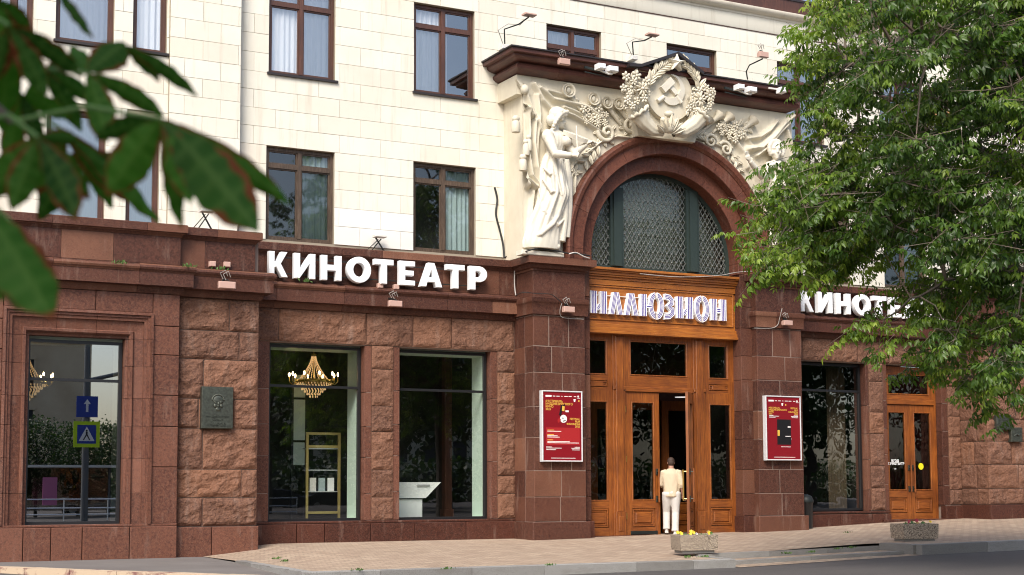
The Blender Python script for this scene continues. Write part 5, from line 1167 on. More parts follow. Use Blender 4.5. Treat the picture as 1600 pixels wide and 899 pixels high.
# ---- floodlights and cameras
def flood(px_, py_, Y, size, label, wallY, arm=None, boxes=()):
    p = Vector(at3(px_, py_, Y)); t = tag(empty('floodlight', (p.x, wallY, p.z)), label, 'floodlight', None); w, h = size
    m = MB(); m.block(p.x-w/2, p.x+w/2, p.y-.06, p.y+.03, p.z-h/2, p.z+h/2, .01); m.block(p.x-w*.4, p.x+w*.4, p.y+.02, p.y+.09, p.z-h*.32, p.z+h*.38, .01); m.build('housing', 'lamp_pink', t)
    m = MB()
    for s_ in (-1, 1): m.bar((p.x+s_*w*.35, p.y+.02, p.z+h*.2), (p.x+s_*w*.12, p.y+.07, p.z+h*.9), .018)
    m.bar((p.x-w*.14, p.y+.07, p.z+h*.9), (p.x+w*.14, p.y+.07, p.z+h*.9), .02)
    if arm: m.tube(arm, .016, 8)
    else: m.bar((p.x, p.y+.07, p.z+h*.9), (p.x, wallY+.01, p.z+h*1.25), .03)
    m.build('bracket', 'dark_iron', t)
    for a, b in boxes:
        q = Vector(at3(a, b, wallY)); MB().block(q.x-.06, q.x+.06, q.y-.07, q.y+.02, q.z-.05, q.z+.05, .01).build('junction_box', 'lamp_pink', t)
    pts = [Vector(at3(px_-1, py_-8, Y+.04)), p+Vector((-.06,.02,h*1.6)), p+Vector((.05,.05,h*2.1)), p+Vector((.1, .08, h*1.3))]
    m = MB(); m.tube(pts, .009, 6); m.tube([q+Vector((-.05,.02,.02)) for q in pts[::-1]], .009, 6); m.build('lamp_cable', 'cable_grey', t)
    return t
flood(354, 446, 26.98, (.32,.13), 'pink floodlight hooked on the granite ledge above the face plaque', 27.3, boxes=((331,413),(354,414)))
flood(617, 475, 27.82, (.29,.12), 'pink floodlight hung from the ledge below the letters, between two shop windows', 28.15, boxes=((593,447),(618,449)))
flood(888, 484, 27.3, (.26,.12), 'pink floodlight with a drooping cable on the pier above the ball poster', 27.44); flood(1230, 505, 27.3, (.24,.11), 'pink floodlight with a drooping cable on the pier above the black rectangle poster', 27.44)
flood(881, 97, 26.95, (.26,.13), 'pink floodlight fixed to the portal cornice left of the emblem', 27.1)
flood(1192, 86, 27.6, (.26,.13), 'brown floodlight on a bent arm above the cornice right of the emblem', 28.4, arm=[at3(1168,124,28.4), at3(1166,112,28.2), at3(1171,102,28.0), at3(1192,92,27.65)])
def armlamp(px0, py0, px1, py1, label):
    a = Vector(at3(px0, py0, 28.3)); b = Vector(at3(px1, py1, 27.55)); t = tag(empty('floodlight', a), label, 'floodlight'); m = MB(); m.tube([a, a.lerp(b,.15)+Vector((-.1,0,.3)), a.lerp(b,.6)+Vector((0,0,.12)), b], .016, 8); m.build('arm', 'dark_iron', t)
    MB().block(b.x-.14, b.x+.14, b.y-.12, b.y+.06, b.z+.02, b.z+.06, .01).build('housing', 'lamp_pink', t); MB().block(a.x-.08, a.x+.08, a.y-.05, YW, a.z-.03, a.z+.07, .01).build('mounting_box', 'off_white', t)
    m = MB(); pts = [a+Vector((-.05,-.02,.05)), a.lerp(b,.2)+Vector((-.28,0,.22)), a.lerp(b,.35)+Vector((-.12,0,.28)), a.lerp(b,.5)+Vector((.08,0,.18)), a.lerp(b,.75)+Vector((.02,0,.08))]; m.tube(pts, .009, 6); m.build('lamp_cable', 'cable_grey', t)
armlamp(789, 75, 826, 27, 'flat floodlight on a curled arm above the left end of the cornice'); armlamp(990, 92, 1018, 58, 'flat floodlight on a curled arm above the cornice beside the emblem')
for px_, py_, lb in ((322,338,'small bracket lamp on the granite cap beside the projecting cream pilaster'), (592,377,'small bracket lamp on the granite cap between two old windows')):
    Y = 27.45 if px_ < 400 else 28.28; p = Vector(at3(px_, py_, Y)); t = tag(empty('bracket_lamp', (p.x, Y, 5.95)), lb, 'floodlight'); m = MB(); m.bar((p.x+.12, Y, 5.955), (p.x-.08, Y-.02, p.z+.06), .025); m.bar((p.x-.16, Y, 5.955), (p.x+.05, Y, p.z+.05), .02); m.tube([(p.x-.5, Y, 5.965), (p.x-.25, Y-.02, 5.97), (p.x-.02, Y-.02, p.z+.03)], .009, 6); m.build('bracket', 'dark_iron', t); MB().block(p.x-.13, p.x+.13, Y-.12, Y+.06, p.z+.07, p.z+.12, .01).build('housing', 'off_white', t)
def camera_thing(px_, py_, label):
    p = Vector(at3(px_, py_, 26.95)); t = tag(empty('security_camera', (p.x, 27.05, p.z)), label, 'security camera'); m = MB(); m.block(p.x-.1, p.x+.08, p.y-.12, p.y+.08, p.z-.05, p.z+.07, .02); m.build('body', 'white_paint', t)
    q = Vector(at3(px_+18, py_+3, 26.95)); MB().block(q.x-.12, q.x+.12, q.y-.1, q.y+.08, q.z-.06, q.z+.06, .02).build('spot_housing', 'white_paint', t); m = MB(); m.tube([p+Vector((0,0,-.06)), p+Vector((.2,-.02,-.12)), q+Vector((0,0,-.1)), q], .022, 8); m.build('arm', 'off_white', t)
    m = MB(); m.bar(p+Vector((-.32,.12,0)), p+Vector((.3,.12,-.06)), .05); m.bar(p+Vector((-.32,.12,-.1)), p+Vector((.3,.12,-.14)), .02); m.build('mounting_rail', 'dark_iron', t)
camera_thing(938, 106, 'white security camera with arm on the cornice, left of the emblem'); camera_thing(1155, 138, 'white security camera with arm on the cornice, right of the emblem')
p = Vector(at3(1221, 141, 26.95)); t = tag(empty('security_camera', p), 'white box camera at the right end of the portal cornice', 'security camera'); MB().block(p.x-.08, p.x+.08, p.y-.1, p.y+.1, p.z-.07, p.z+.05, .02).build('body', 'white_paint', t); MB().bar(p+Vector((-.3,.08,.03)), p+Vector((.0,.08,.03)), .035).build('arm', 'off_white', t)
p = Vector(at3(963, 91, 27.3)); 
# ---- cables
def cable(pts, label, r_=.014, matn='cable'):
    P_ = [Vector(at3(a, b, Y)) for a, b, Y in pts]; m = MB(); fine = []
    for i in range(len(P_)-1):
        for u in np.linspace(0, 1, 6, endpoint=False): 
            p0, p1, p2, p3 = P_[max(i-1,0)], P_[i], P_[i+1], P_[min(i+2, len(P_)-1)]; fine.append((p1*2+(p2-p0)*u+(p0*2-p1*5+p2*4-p3)*u*u+(p1*3-p0-p2*3+p3)*u**3)*.5)
    fine.append(P_[-1]); m.tube(fine, r_, 6); tag(m.build('cable', matn, None, 60), label, 'cable')
cable([(773,293,28.43),(777,312,28.43),(775,335,28.43),(781,360,28.43),(786,382,28.43),(788,403,28.4)], 'thick black cable hanging on cream wall left of the portal', .022)
cable([(788,403,28.4),(800,398,28.2),(810,401,27.9),(822,393,27.31),(842,389,27.28),(868,392,27.28),(888,396,27.28),(905,397,27.28),(922,400,27.35)], 'black cable lying along the pier cap at the statue feet', .016)
cable([(889,397,27.27),(900,395,27.27),(912,401,27.27),(921,404,27.3)], 'pale cable on the pier cap beside the arch', .012, 'off_white')
cable([(803,398,28.1),(804,420,28.18),(804,445,28.18),(806,462,28.1)], 'grey cable running down the wall beside the pier frieze', .014, 'cable_grey')
cable([(806,462,27.9),(818,457,27.36),(838,459,27.35),(860,460,27.35),(872,468,27.35),(878,474,27.35)], 'grey cable over the pier band beside the floodlight', .009, 'cable')
cable([(878,474,27.35),(875,485,27.4),(877,495,27.45),(890,498,27.44),(912,499,27.44)], 'pale cable drooping under the pier floodlight', .008, 'cable_grey')
cable([(1222,482,27.35),(1218,498,27.4),(1215,508,27.44),(1205,513,27.44),(1178,513,27.44)], 'pale cable drooping under the floodlight near the leaves', .008, 'cable_grey')
cable([(1000,428,27.7),(1060,433,27.68),(1120,431,27.66),(1150,426,27.6),(1175,424,27.5)], 'thin grey cable strung along the top of the timber beam', .009, 'cable_grey')
cable([(372,295,28.18),(371,320,28.18),(373,345,28.18),(372,362,28.15)], 'black cable on the cream pilaster above the granite cap', .02)

# ---- concrete flower planters
x = N(mat('pebble_concrete', rough=.85)); v = x.coord(src='World'); vo = x.n('TexVoronoi'); vo.inputs['Scale'].default_value = 52; x.l(v, vo.inputs['Vector'])
c = x.ramp(vo.outputs['Distance'], [(.1, (.44,.38,.30)), (.42, (.25,.19,.13)), (.6, (.07,.05,.035))]); hs = x.n('SeparateColor'); x.l(vo.outputs['Color'], hs.inputs[0]); c = x.mix(x.math('MULTIPLY', hs.outputs[0], .55), c, (.50,.42,.33)); x.set(color=c, normal=x.bump(vo.outputs['Distance'], -.6, .012))
mat('soil', (.03,.022,.016), .95); mat('petal_yellow', (.75,.5,.03), .6); mat('petal_pale', (.7,.62,.62), .6); mat('petal_red', (.35,.03,.05), .6); mat('plant_green', (.06,.13,.025), .6); mat('leaf_dry', (.32,.2,.06), .7)
def planter(px_, py_, yaw, size, label, cols, seed):
    p = atz(px_, py_, 0)
    for _ in range(4): p = atz(px_, py_, z_plat(p[0], p[1]))
    L_, W_, H_ = size; t = tag(empty('planter', p, yaw), label, 'planter', 'concrete flower planters'); Mx = Matrix.Translation(Vector(p)) @ Matrix.Rotation(yaw, 4, 'Z')
    def put(m, name, matn, sm=False):
        me = m.mesh(name, matn, sm); me.transform(Mx); return link(name, me, t)
    m = MB(); b = .05; o = [(-L_/2,-W_/2),(L_/2,-W_/2),(L_/2,W_/2),(-L_/2,W_/2)]; i_ = [(a*(1-.16), c*(1-.2)) for a, c in o]; lo = [(a*.97, c*.97) for a, c in o]
    V_ = [(a, c, b) for a, c in lo]+[(a, c, H_-.012) for a, c in o]+[(a*.985, c*.985, H_) for a, c in o]+[(a, c, H_) for a, c in i_]+[(a, c, H_-.12) for a, c in i_]
    F_ = [(3,2,1,0)]
    for lv in range(4): F_ += [(lv*4+k, lv*4+(k+1) % 4, lv*4+4+(k+1) % 4, lv*4+4+k) for k in range(4)]
    m.add(V_, F_); put(m, 'box', 'pebble_concrete'); m = MB(); m.box(-L_*.42, L_*.42, -W_*.4, W_*.4, 0, b+.01); put(m, 'foot', 'kerb_granite'); m = MB(); m.box(-L_*.43, L_*.43, -W_*.42, W_*.42, H_-.2, H_-.05); put(m, 'soil', 'soil')
    rg = random.Random(seed); m = MB()
    for k in range(130):
        a, c = rg.uniform(-L_*.4, L_*.4), rg.uniform(-W_*.36, W_*.36); h = rg.uniform(.02,.09); d = Vector((rg.uniform(-.05,.05), rg.uniform(-.05,.05), h)); s = Vector((rg.uniform(-1,1), rg.uniform(-1,1), 0)).normalized()*.016; b0 = Vector((a, c, H_-.06)); m.add([b0, b0+d*.55+s, b0+d, b0+d*.55-s], [(0,1,2,3)])
    tag(put(m, 'foliage', 'plant_green'), kind='stuff')
    for k in range(11):
        a, c = rg.uniform(-L_*.4, L_*.4), rg.uniform(-W_*.38, W_*.3); z = H_+rg.uniform(.0,.055); m = MB(); r_ = rg.uniform(.028,.042); f = Vector((rg.uniform(-.3,.3), -1, rg.uniform(.2,1))).normalized(); u = f.orthogonal().normalized(); w = f.cross(u); cc = Vector((a, c, z))
        for q in range(5):
            an = q*1.2566; e = u*math.cos(an)+w*math.sin(an); e2 = u*math.cos(an+.9)+w*math.sin(an+.9); e0 = u*math.cos(an-.9)+w*math.sin(an-.9); m.add([cc, cc+e0*r_*.75+f*.008, cc+e*r_*1.1+f*.012, cc+e2*r_*.75+f*.008], [(0,1,2,3)])
        m.tube([cc-f*.004, Vector((a, c, H_-.08))], .004, 4); put(m, 'blossom', rg.choice(cols))
planter(1085, 864, R(-14), (.70,.50,.32), 'pebbled concrete planter with yellow pansies on the kerb before the open door', ['petal_yellow','petal_yellow','petal_pale','leaf_dry','plant_green'], 3)
planter(1429, 845.5, R(-14), (.74,.52,.33), 'pebbled concrete planter with small reddish blooms before the side door', ['petal_red','petal_yellow','leaf_dry','plant_green','plant_green'], 5)
# weeds in the joints
mat('weed', (.07,.14,.025), .7); m = MB(); rg = random.Random(4)
for px_, py_, Y in ((1176,831,27.4),(1190,832,27.35)): pass
spots = [(1325,826.5),(1375,815),(1471,813.5),(1524,812),(1325,812)]
for (px_, py_) in ((1325,833),(1388,818.5),(1522,813),(1075,872),(1100,871),(430,874),(445,878),(560,892),(700,890),(860,884),(1308,859),(1330,857),(1268,864),(1230,866)):
    p = atz(px_, py_, 0)
    for _ in range(4): p = atz(px_, py_, z_plat(p[0], p[1])+.01)
    for k in range(26):
        b0 = Vector(p)+Vector((rg.gauss(0,.05), rg.gauss(0,.02), 0)); d = Vector((rg.uniform(-.03,.03), rg.uniform(-.03,.03), rg.uniform(.01,.05))); s = Vector((rg.uniform(-1,1), rg.uniform(-1,1), 0)).normalized()*.012; m.add([b0, b0+d*.6+s, b0+d, b0+d*.6-s], [(0,1,2,3)])
for a, b, Y in ((296,418,26.95),(342,422,26.95),(186,413,26.92),(478,441,27.99)):
    p = at3(a, b, Y)
    for k in range(22): b0 = Vector(p)+Vector((rg.gauss(0,.07), rg.uniform(-.02,.02), 0)); d = Vector((rg.uniform(-.06,.06), rg.uniform(-.05,.03), rg.uniform(.02,.1))); s = Vector((rg.uniform(-1,1), 0, rg.uniform(-.4,.4))).normalized()*.014; m.add([b0, b0+d*.6+s, b0+d, b0+d*.6-s], [(0,1,2,3)])
tag(m.build('weeds', 'weed'), 'small green weeds growing in pavement and ledge joints', 'weeds', kind='stuff')

# ---- litter bin beside the right pier
p = Vector((22.55, 27.95, z_plat(22.55, 27.95))); t = tag(empty('litter_bin', p), 'black litter bin tucked beside the right entrance pier', 'litter bin'); m = MB(); m.lathe([(.001,0),(.15,0),(.17,.6),(.18,.62),(.165,.62),(.15,.1),(.001,.1)], p, 20); m.build('body', 'black_metal', t, 40); m = MB(); m.lathe([(.185,.61),(.19,.66),(.14,.76),(.05,.8),(.001,.8)], p, 20); m.build('lid', 'dark_iron', t, 40)

# ---- person walking in through the open door
mat('skin', (.42,.22,.15), .55); mat('hair_dark', (.045,.024,.015), .7)
x = N(mat('shirt_cream', (.56,.455,.315), .85)); v = x.coord(src='World'); x.set(normal=x.bump(x.noise(v, 14, 5), .35, .02))
x = N(mat('trousers_white', (.58,.55,.51), .85)); v = x.coord(src='World'); x.set(normal=x.bump(x.noise(x.coord((1,1,.35),'World'), 16, 5), .4, .02))
mat('shoe_white', (.66,.63,.6), .55)
mp = at3(1050, 836, 27.72); mz = .035
PRS = tag(empty('person', (mp[0], mp[1], mz), R(-33)), 'person in cream shirt and white trousers walking in through the open door', 'person')
Mx = Matrix.Translation((mp[0], mp[1], mz)) @ Matrix.Rotation(R(-33), 4, 'Z')
def pput(me, name, matn, parent=None):
    me.transform(Mx); me.materials.clear(); me.materials.append(M[matn]); return link(name, me, parent or PRS)
V3 = Vector
# local frame: x right, y forward; left foot leads, right foot stands behind
hipL, hipR = V3((-.095,.0,.9)), V3((.095,0,.9)); knL, knR = V3((-.11,.13,.5)), V3((.085,.02,.49)); anL, anR = V3((-.115,.08,.13)), V3((.07,-.05,.085))
m = MB()
for h, k_, a in ((hipL, knL, anL), (hipR, knR, anR)): m.tube([h+V3((0,0,.04)), h, h.lerp(k_,.35), h.lerp(k_,.75), k_, k_.lerp(a,.35), k_.lerp(a,.8), a+V3((0,0,-.015))], [.105,.115,.108,.092,.085,.082,.078,.082], 20)
loft(m, [(0,0,.84,.15,.11),(0,-.01,.9,.162,.12),(0,-.01,.97,.16,.115),(0,0,1.03,.16,.105)], 32, None, 5); m.ball((-.065,-.05,.89), (.088,.08,.09), 12, 8); m.ball((.065,-.05,.89), (.088,.08,.09), 12, 8)
trm = fuse(m, .011, 3, .5); pput(trm, 'trousers', 'trousers_white')
m = MB()
def cloth(a, t): return 1+.03*math.sin(5*a+4*t)+.028*math.sin(8*a-11*t)*(1-t)+.012*math.sin(13*a+17*t)
loft(m, [(0,0,.83,.178,.135),(0,.0,.87,.182,.135),(0,0,.98,.178,.128),(0,.005,1.12,.19,.125),(0,.01,1.26,.195,.12),(0,.015,1.35,.175,.11),(0,.02,1.41,.12,.085),(0,.03,1.455,.075,.07)], 40, cloth, 6)
shR, shL = V3((.165,.02,1.375)), V3((-.165,.02,1.375)); elR, elL = V3((.225,-.03,1.1)), V3((-.215,.08,1.1)); wrR, wrL = V3((.25,.07,.87)), V3((-.14,.3,.98))
for s_, e_ in ((shR, elR), (shL, elL)): m.tube([s_+V3((-.04 if s_.x > 0 else .04,0,0)), s_, s_.lerp(e_,.5), e_, e_+((wrR if s_.x > 0 else wrL)-e_)*.28], [.07,.074,.066,.06,.055], 16)
pput(fuse(m, .011, 3, .5), 'shirt', 'shirt_cream')
m = MB()
for e_, w_, sd in ((elR, wrR, (-.3,1,0)), (elL, wrL, (0,0,1))):
    m.tube([e_, e_.lerp(w_,.4), w_], [.044,.043,.031], 12); hand(m, w_, (w_-e_).normalized()+V3((0,.1,-.5)), sd, .19, .7)
m.tube([(0,.025,1.4), (0,.035,1.48), (0,.05,1.54)], [.06,.058,.056], 14); head(m, (0,.075,1.585), .225, (.1,.9,-.45))
for s_, e_, w_ in ((shR, elR, wrR), (shL, elL, wrL)): m.tube([(0,.02,1.36), s_, e_], [.05,.05,.045], 10)
pput(fuse(m, .0065, 1, .4), 'body', 'skin')
m = MB(); fh = Matrix.Rotation(R(-26), 3, 'X'); m.ball((0,.05,1.62), (.082,.1,.085), 20, 12, rot=fh); m.ball((0,.01,1.585), (.073,.06,.075), 16, 10); pput(fuse(m, .008, 1, .4), 'hair', 'hair_dark')
for a, dz, pitch in ((anL, .0, R(-12)), (anR, 0, 0)):
    m = MB(); c = V3((a.x, a.y+.05, a.z-.06)); m.ball(c+V3((0,.045,.0)), (.048,.14,.035), 14, 8); m.ball(c+V3((0,-.05,.02)), (.042,.06,.05), 12, 8); m.box(c.x-.042, c.x+.042, c.y-.1, c.y+.165, c.z-.034, c.z-.014); pput(fuse(m, .008, 2, .5), 'shoe', 'shoe_white')

# ---- inside the foyer: chandeliers, display frame, slanted white counter
def emit(name, colr, st):
    m = mat(name, colr, .4); b = m.node_tree.nodes['Principled BSDF']; b.inputs['Emission Color'].default_value = (*colr, 1); b.inputs['Emission Strength'].default_value = st
emit('bulb', (1,.72,.35), 14); emit('crystal_glow', (.95,.62,.3), .32)
def chandelier(c, label):
    c = Vector(c); t = tag(empty('chandelier', c), label, 'chandelier', 'lit crystal chandeliers')
    m = MB(); m.tube([c+Vector((0,0,.95)), c], .012, 6); m.lathe([(.001,.62),(.06,.62),(.05,.56),(.02,.54)], c, 14); m.lathe([(.38,.0),(.4,.03),(.38,.06),(.36,.03)], c, 28); m.build('frame', 'brass', t, 40)
    m = MB(); rg = random.Random(8)
    for k in range(34):
        a = 2*math.pi*k/34+.1*(k % 3)
        for j in range(13): u = (j+.37*(k % 3))/13; r_ = .05+.27*u**1.6; m.ball(c+Vector((math.cos(a)*r_, math.sin(a)*r_, .56-.5*u)), (.008,.008,.017), 4, 3)
    for j in range(6):
        r_ = .37*(1-j/6.5)
        for k in range(int(34*(1-j/7))): a = 2*math.pi*k/int(34*(1-j/7)); m.ball(c+Vector((math.cos(a)*r_, math.sin(a)*r_, -.03-.055*j)), (.014,.014,.026), 4, 3)
    m.build('crystals', 'crystal_glow', t)
    for k in range(10):
        a = 2*math.pi*k/10+.2; b = c+Vector((math.cos(a)*.52, math.sin(a)*.52, .02)); m = MB(); m.tube([c+Vector((math.cos(a)*.34, math.sin(a)*.34, .02)), c+Vector((math.cos(a)*.45, math.sin(a)*.45, -.05)), b], .01, 6); m.tube([b, b+Vector((0,0,.11))], .013, 6); arm_ = m.build('arm', 'brass', t); m = MB(); m.ball(b+Vector((0,0,.15)), (.02,.02,.045), 8, 6); m.build('bulb', 'bulb', arm_)
chandelier(at3(490, 598, 30.4), 'lit crystal chandelier with candle bulbs seen through the shop window left of the rough pillar'); chandelier(at3(40, 600, 30.2), 'lit crystal chandelier glimpsed through the moulded left window')
# brass display frame
t = tag(empty('display_stand', at3(506, 805, 29.6)), 'brass framed display stand behind the shop window', 'display stand'); a, b = at(480, 700, 29.6)[0], at(530, 700, 29.6)[0]; z0, z1 = .3, at(505, 676, 29.6)[1]; m = MB()
for q in (a, b): m.box(q-.025, q+.025, 29.58, 29.63, z0, z1)
m.box(a+.025, b-.025, 29.582, 29.628, z1-.05, z1); m.box(a+.025, b-.025, 29.582, 29.628, z1-.32, z1-.27); m.box(a+.025, b-.025, 29.582, 29.628, z0+.25, z0+.3); m.build('frame', 'brass_frame', t)
for z in (1.0, 1.45, 1.9): MB().box(a+.03, b-.03, 29.6, 29.95, z, z+.02).build('shelf', 'alu', t)
for k in range(3): MB().box(a+.1+k*.2, a+.24+k*.2, 29.7, 29.75, 1.02, 1.3).build('card', ['off_white','curtain_grey','white_paint'][k], t)
# tall mirror/screen in the depth of the foyer
t = tag(empty('folding_screen', at3(466, 805, 31.5)), 'tall pale green glazed screen in the depth of the foyer', 'screen'); a, b = at(455, 650, 31.5)[0], at(480, 650, 31.5)[0]
for i, (za, zb) in enumerate(((1.6,2.1),(2.15,3.05),(3.1,3.6))): MB().box(a+.05, b-.05, 31.5, 31.53, za, zb).build('panel', 'room_mint', t)
m = MB(); m.box(a, a+.05, 31.48, 31.55, .3, 3.7); m.box(b-.05, b, 31.48, 31.55, .3, 3.7); m.build('frame', 'black_metal', t)
# slanted white counter
t = tag(empty('counter', at3(645, 808, 29.5)), 'white slanted-top counter behind the second shop window', 'counter'); a, b = at(626, 790, 29.5)[0]-.6, at(659, 790, 29.5)[0]; zt_ = at(645, 780, 29.5)[1]
MB().block(a, b, 29.45, 30.1, .3, zt_, .02).build('cabinet', 'white_paint', t); m = MB(); m.add([(a,29.4,zt_+.02),(b+.05,29.4,zt_+.02),(b+.42,29.42,zt_+.36),(a,29.42,zt_+.36),(a,30.1,zt_+.02),(b+.05,30.1,zt_+.02),(b+.42,30.1,zt_+.36),(a,30.1,zt_+.36)], [(0,1,2,3),(4,7,6,5),(0,4,5,1),(1,5,6,2),(2,6,7,3),(3,7,4,0)]); m.build('hood', 'white_paint', t); MB().box(b-.16, b+.14, 29.385, 29.41, zt_+.27, zt_+.31).build('vent', 'alu', t)
t = tag(empty('foyer_column', at3(700, 805, 31)), 'slim brown timber column inside the second shop window', 'column'); a = at(701, 650, 31)[0]; MB().block(a-.09, a+.09, 31, 31.18, .3, 4.3, .01).build('shaft', 'sash', t); MB().block(a-.12, a+.12, 30.97, 31.2, .3, .6, .01).build('base', 'sash', t)
# ------------------------------------------------------------------ foliage materials
def leafmat(name, stops, trans, tr_amt, rough=.45):
    m = bpy.data.materials.new(name); m.use_nodes = True; M[name] = m; x = N(m)
    at_ = x.n('Attribute', attribute_name='tone'); v = x.coord(src='World'); c = x.ramp(at_.outputs['Fac'], stops)
    c = x.mix(x.ramp(x.noise(v, 9, 3), [(.35, 0), (.75, .35)]), c, stops[0][1]); x.set(color=c); x.b.inputs['Roughness'].default_value = rough; x.b.inputs['Specular IOR Level'].default_value = .4
    t = x.n('BsdfTranslucent'); mixc = x.mix(1.0, c, trans, 'MULTIPLY'); x.l(mixc, t.inputs[0]); mx = x.n('MixShader'); mx.inputs[0].default_value = tr_amt
    x.l(x.b.outputs[0], mx.inputs[1]); x.l(t.outputs[0], mx.inputs[2]); x.l(mx.outputs[0], x.out.inputs[0])
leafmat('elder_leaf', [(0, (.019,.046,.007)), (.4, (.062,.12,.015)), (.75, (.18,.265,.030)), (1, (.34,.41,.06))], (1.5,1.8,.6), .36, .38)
leafmat('far_leaf', [(0, (.018,.045,.012)), (.6, (.035,.075,.016)), (1, (.06,.11,.02))], (1.4,1.6,.6), .2)
x = N(mat('bark', rough=.9)); v = x.coord((1,1,.25), 'World'); h = x.noise(v, 14, 7, .65); x.set(color=x.ramp(h, [(.3, (.028,.022,.017)), (.7, (.10,.082,.063))]), normal=x.bump(h, .7, .03))
mat('twig', (.15,.115,.085), .85); mat('seed_key', (.42,.22,.10), .8)

def leaf_cloud(V, F, tone, name, matn, parent):
    me = bpy.data.meshes.new(name); nv, nf = len(V), len(F); me.vertices.add(nv); me.vertices.foreach_set('co', V.astype(np.float32).ravel())
    k = F.shape[1]; me.loops.add(nf*k); me.loops.foreach_set('vertex_index', F.astype(np.int32).ravel()); me.polygons.add(nf)
    me.polygons.foreach_set('loop_start', np.arange(0, nf*k, k, dtype=np.int32)); me.polygons.foreach_set('loop_total', np.full(nf, k, dtype=np.int32)); me.update(calc_edges=True)
    a = me.attributes.new('tone', 'FLOAT', 'POINT'); a.data.foreach_set('value', tone.astype(np.float32)); me.materials.append(M[matn]); return link(name, me, parent)
# one leaflet: folded along the midrib, tip bent down; 7 points, 6 triangles
LV = np.array([(0,0,0),(.38,.21,.05),(.42,0,0),(.38,-.21,.05),(.75,.12,-.03),(.75,-.12,-.03),(1,0,-.16)]); LF = np.array([(0,2,1),(0,3,2),(1,2,4),(2,3,5),(2,6,4),(2,5,6)])
def rotz(a): c, s = np.cos(a), np.sin(a); return np.array([(c,-s,0),(s,c,0),(0,0,1)])
def roty(a): c, s = np.cos(a), np.sin(a); return np.array([(c,0,s),(0,1,0),(-s,0,c)])
def rotx(a): c, s = np.cos(a), np.sin(a); return np.array([(1,0,0),(0,c,-s),(0,s,c)])
def compound(rg, L=.1):
    V_, F_, n = [], [], 0; k = rg.choice([3,5,5,5]); base = .05
    specs = [(base+.10*(k > 3), 0)]+[(base+.02, 1),(base+.02,-1)]+([(base+.075, 1),(base+.075,-1)] if k > 3 else [])
    for d, s in specs:
        l = L*rg.uniform(.8,1.2)*(1.1 if s == 0 else 1); q = LV*l*np.array([1, rg.uniform(.8,1.1), 1])
        q = q@rotx(rg.normal(0,.35)).T@roty(rg.uniform(.35,.95) if s else rg.uniform(.25,.8)).T@rotz(s*rg.uniform(.6,1.1)).T+np.array([d, 0, -.012*d/.1]); V_.append(q); F_.append(LF+n); n += 7
    return np.concatenate(V_), np.concatenate(F_)
def twig_template(rg, n_leaf=9, length=.46):
    V_, F_, T_, n = [], [], [], 0
    for i in range(n_leaf):
        t = (i+.5)/n_leaf; p = np.array([t*length, 0, -.12*t*t*length]); s = 1 if i % 2 else -1; v, f = compound(rg, rg.uniform(.088,.118)*(1-.15*t))
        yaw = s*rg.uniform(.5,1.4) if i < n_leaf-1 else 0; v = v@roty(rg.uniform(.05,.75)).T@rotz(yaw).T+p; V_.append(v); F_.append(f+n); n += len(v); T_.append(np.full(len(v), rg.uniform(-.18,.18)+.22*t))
    return np.concatenate(V_), np.concatenate(F_), np.concatenate(T_)
rgt = np.random.default_rng(5); TW = [twig_template(rgt, int(rgt.integers(7,11))) for _ in range(14)]
def inpoly(x_, y_, poly):
    c = False; j = len(poly)-1
    for i in range(len(poly)):
        if (poly[i][1] > y_) != (poly[j][1] > y_) and x_ < (poly[j][0]-poly[i][0])*(y_-poly[i][1])/(poly[j][1]-poly[i][1])+poly[i][0]: c = not c
        j = i
    return c
# ---- box elder on the right: trunk outside the picture, boughs reaching across the facade
CROWN = [(1292,-60),(1285,20),(1270,50),(1262,100),(1258,140),(1250,175),(1262,200),(1238,222),(1236,250),(1250,275),(1205,296),(1166,318),(1175,345),(1170,372),(1168,395),(1160,412),(1200,424),(1232,432),(1250,440),(1420,446),(1425,480),(1330,500),(1340,535),(1335,556),(1390,545),(1440,555),(1470,572),(1520,590),(1545,640),(1572,625),(1590,600),(1700,610),(1790,560),(1900,400),(1950,100),(1900,-200),(1700,-330),(1500,-330),(1380,-250),(1300,-150)]
rgc = np.random.default_rng(21)
T1 = tag(empty('box_elder_tree', (19.6, 15.6, z_street(19.6, 15.6))), 'leafy green tree hanging its boughs over the right half of the facade', 'tree')
base = np.array([19.6, 15.6, z_street(19.6, 15.6)])
fork = np.array([19.2, 16.1, 4.2])
clumps = []
tries = 0
while len(clumps) < 225 and tries < 9000:
    tries += 1; x_ = rgc.uniform(1150, 1950); y_ = rgc.uniform(-330, 660)
    if not inpoly(x_, y_, CROWN): continue
    off = x_ > 1640 or y_ < -60
    if 1225 < x_ < 1450 and 400 < y_ < 518 and rgc.random() > .07: continue
    if off and rgc.random() > .35: continue
    edge = not (inpoly(x_-55, y_, CROWN) and inpoly(x_, y_+55, CROWN))
    d = rgc.normal(22.6, .7) if edge else rgc.uniform(20.2, 25.2)
    mind = 26 if not off else 40
    if any(abs(c[0]-x_) < mind and abs(c[1]-y_) < mind*.75 and abs(c[2]-d) < 1.2 for c in clumps): continue
    clumps.append((x_, y_, d, edge))
clumps += [(a+26, b-6, rgc.normal(22.6,.5), True) for a, b in ((1182,328),(1212,318),(1242,335),(1275,318),(1200,362),(1235,368),(1265,362),(1292,380),(1182,398),(1212,404),(1245,394),(1275,404),(1300,348),(1262,292),(1292,268),(1320,300),(1330,392))]
AV, AF, AT = [], [], []; nv = 0; tw_lines = []
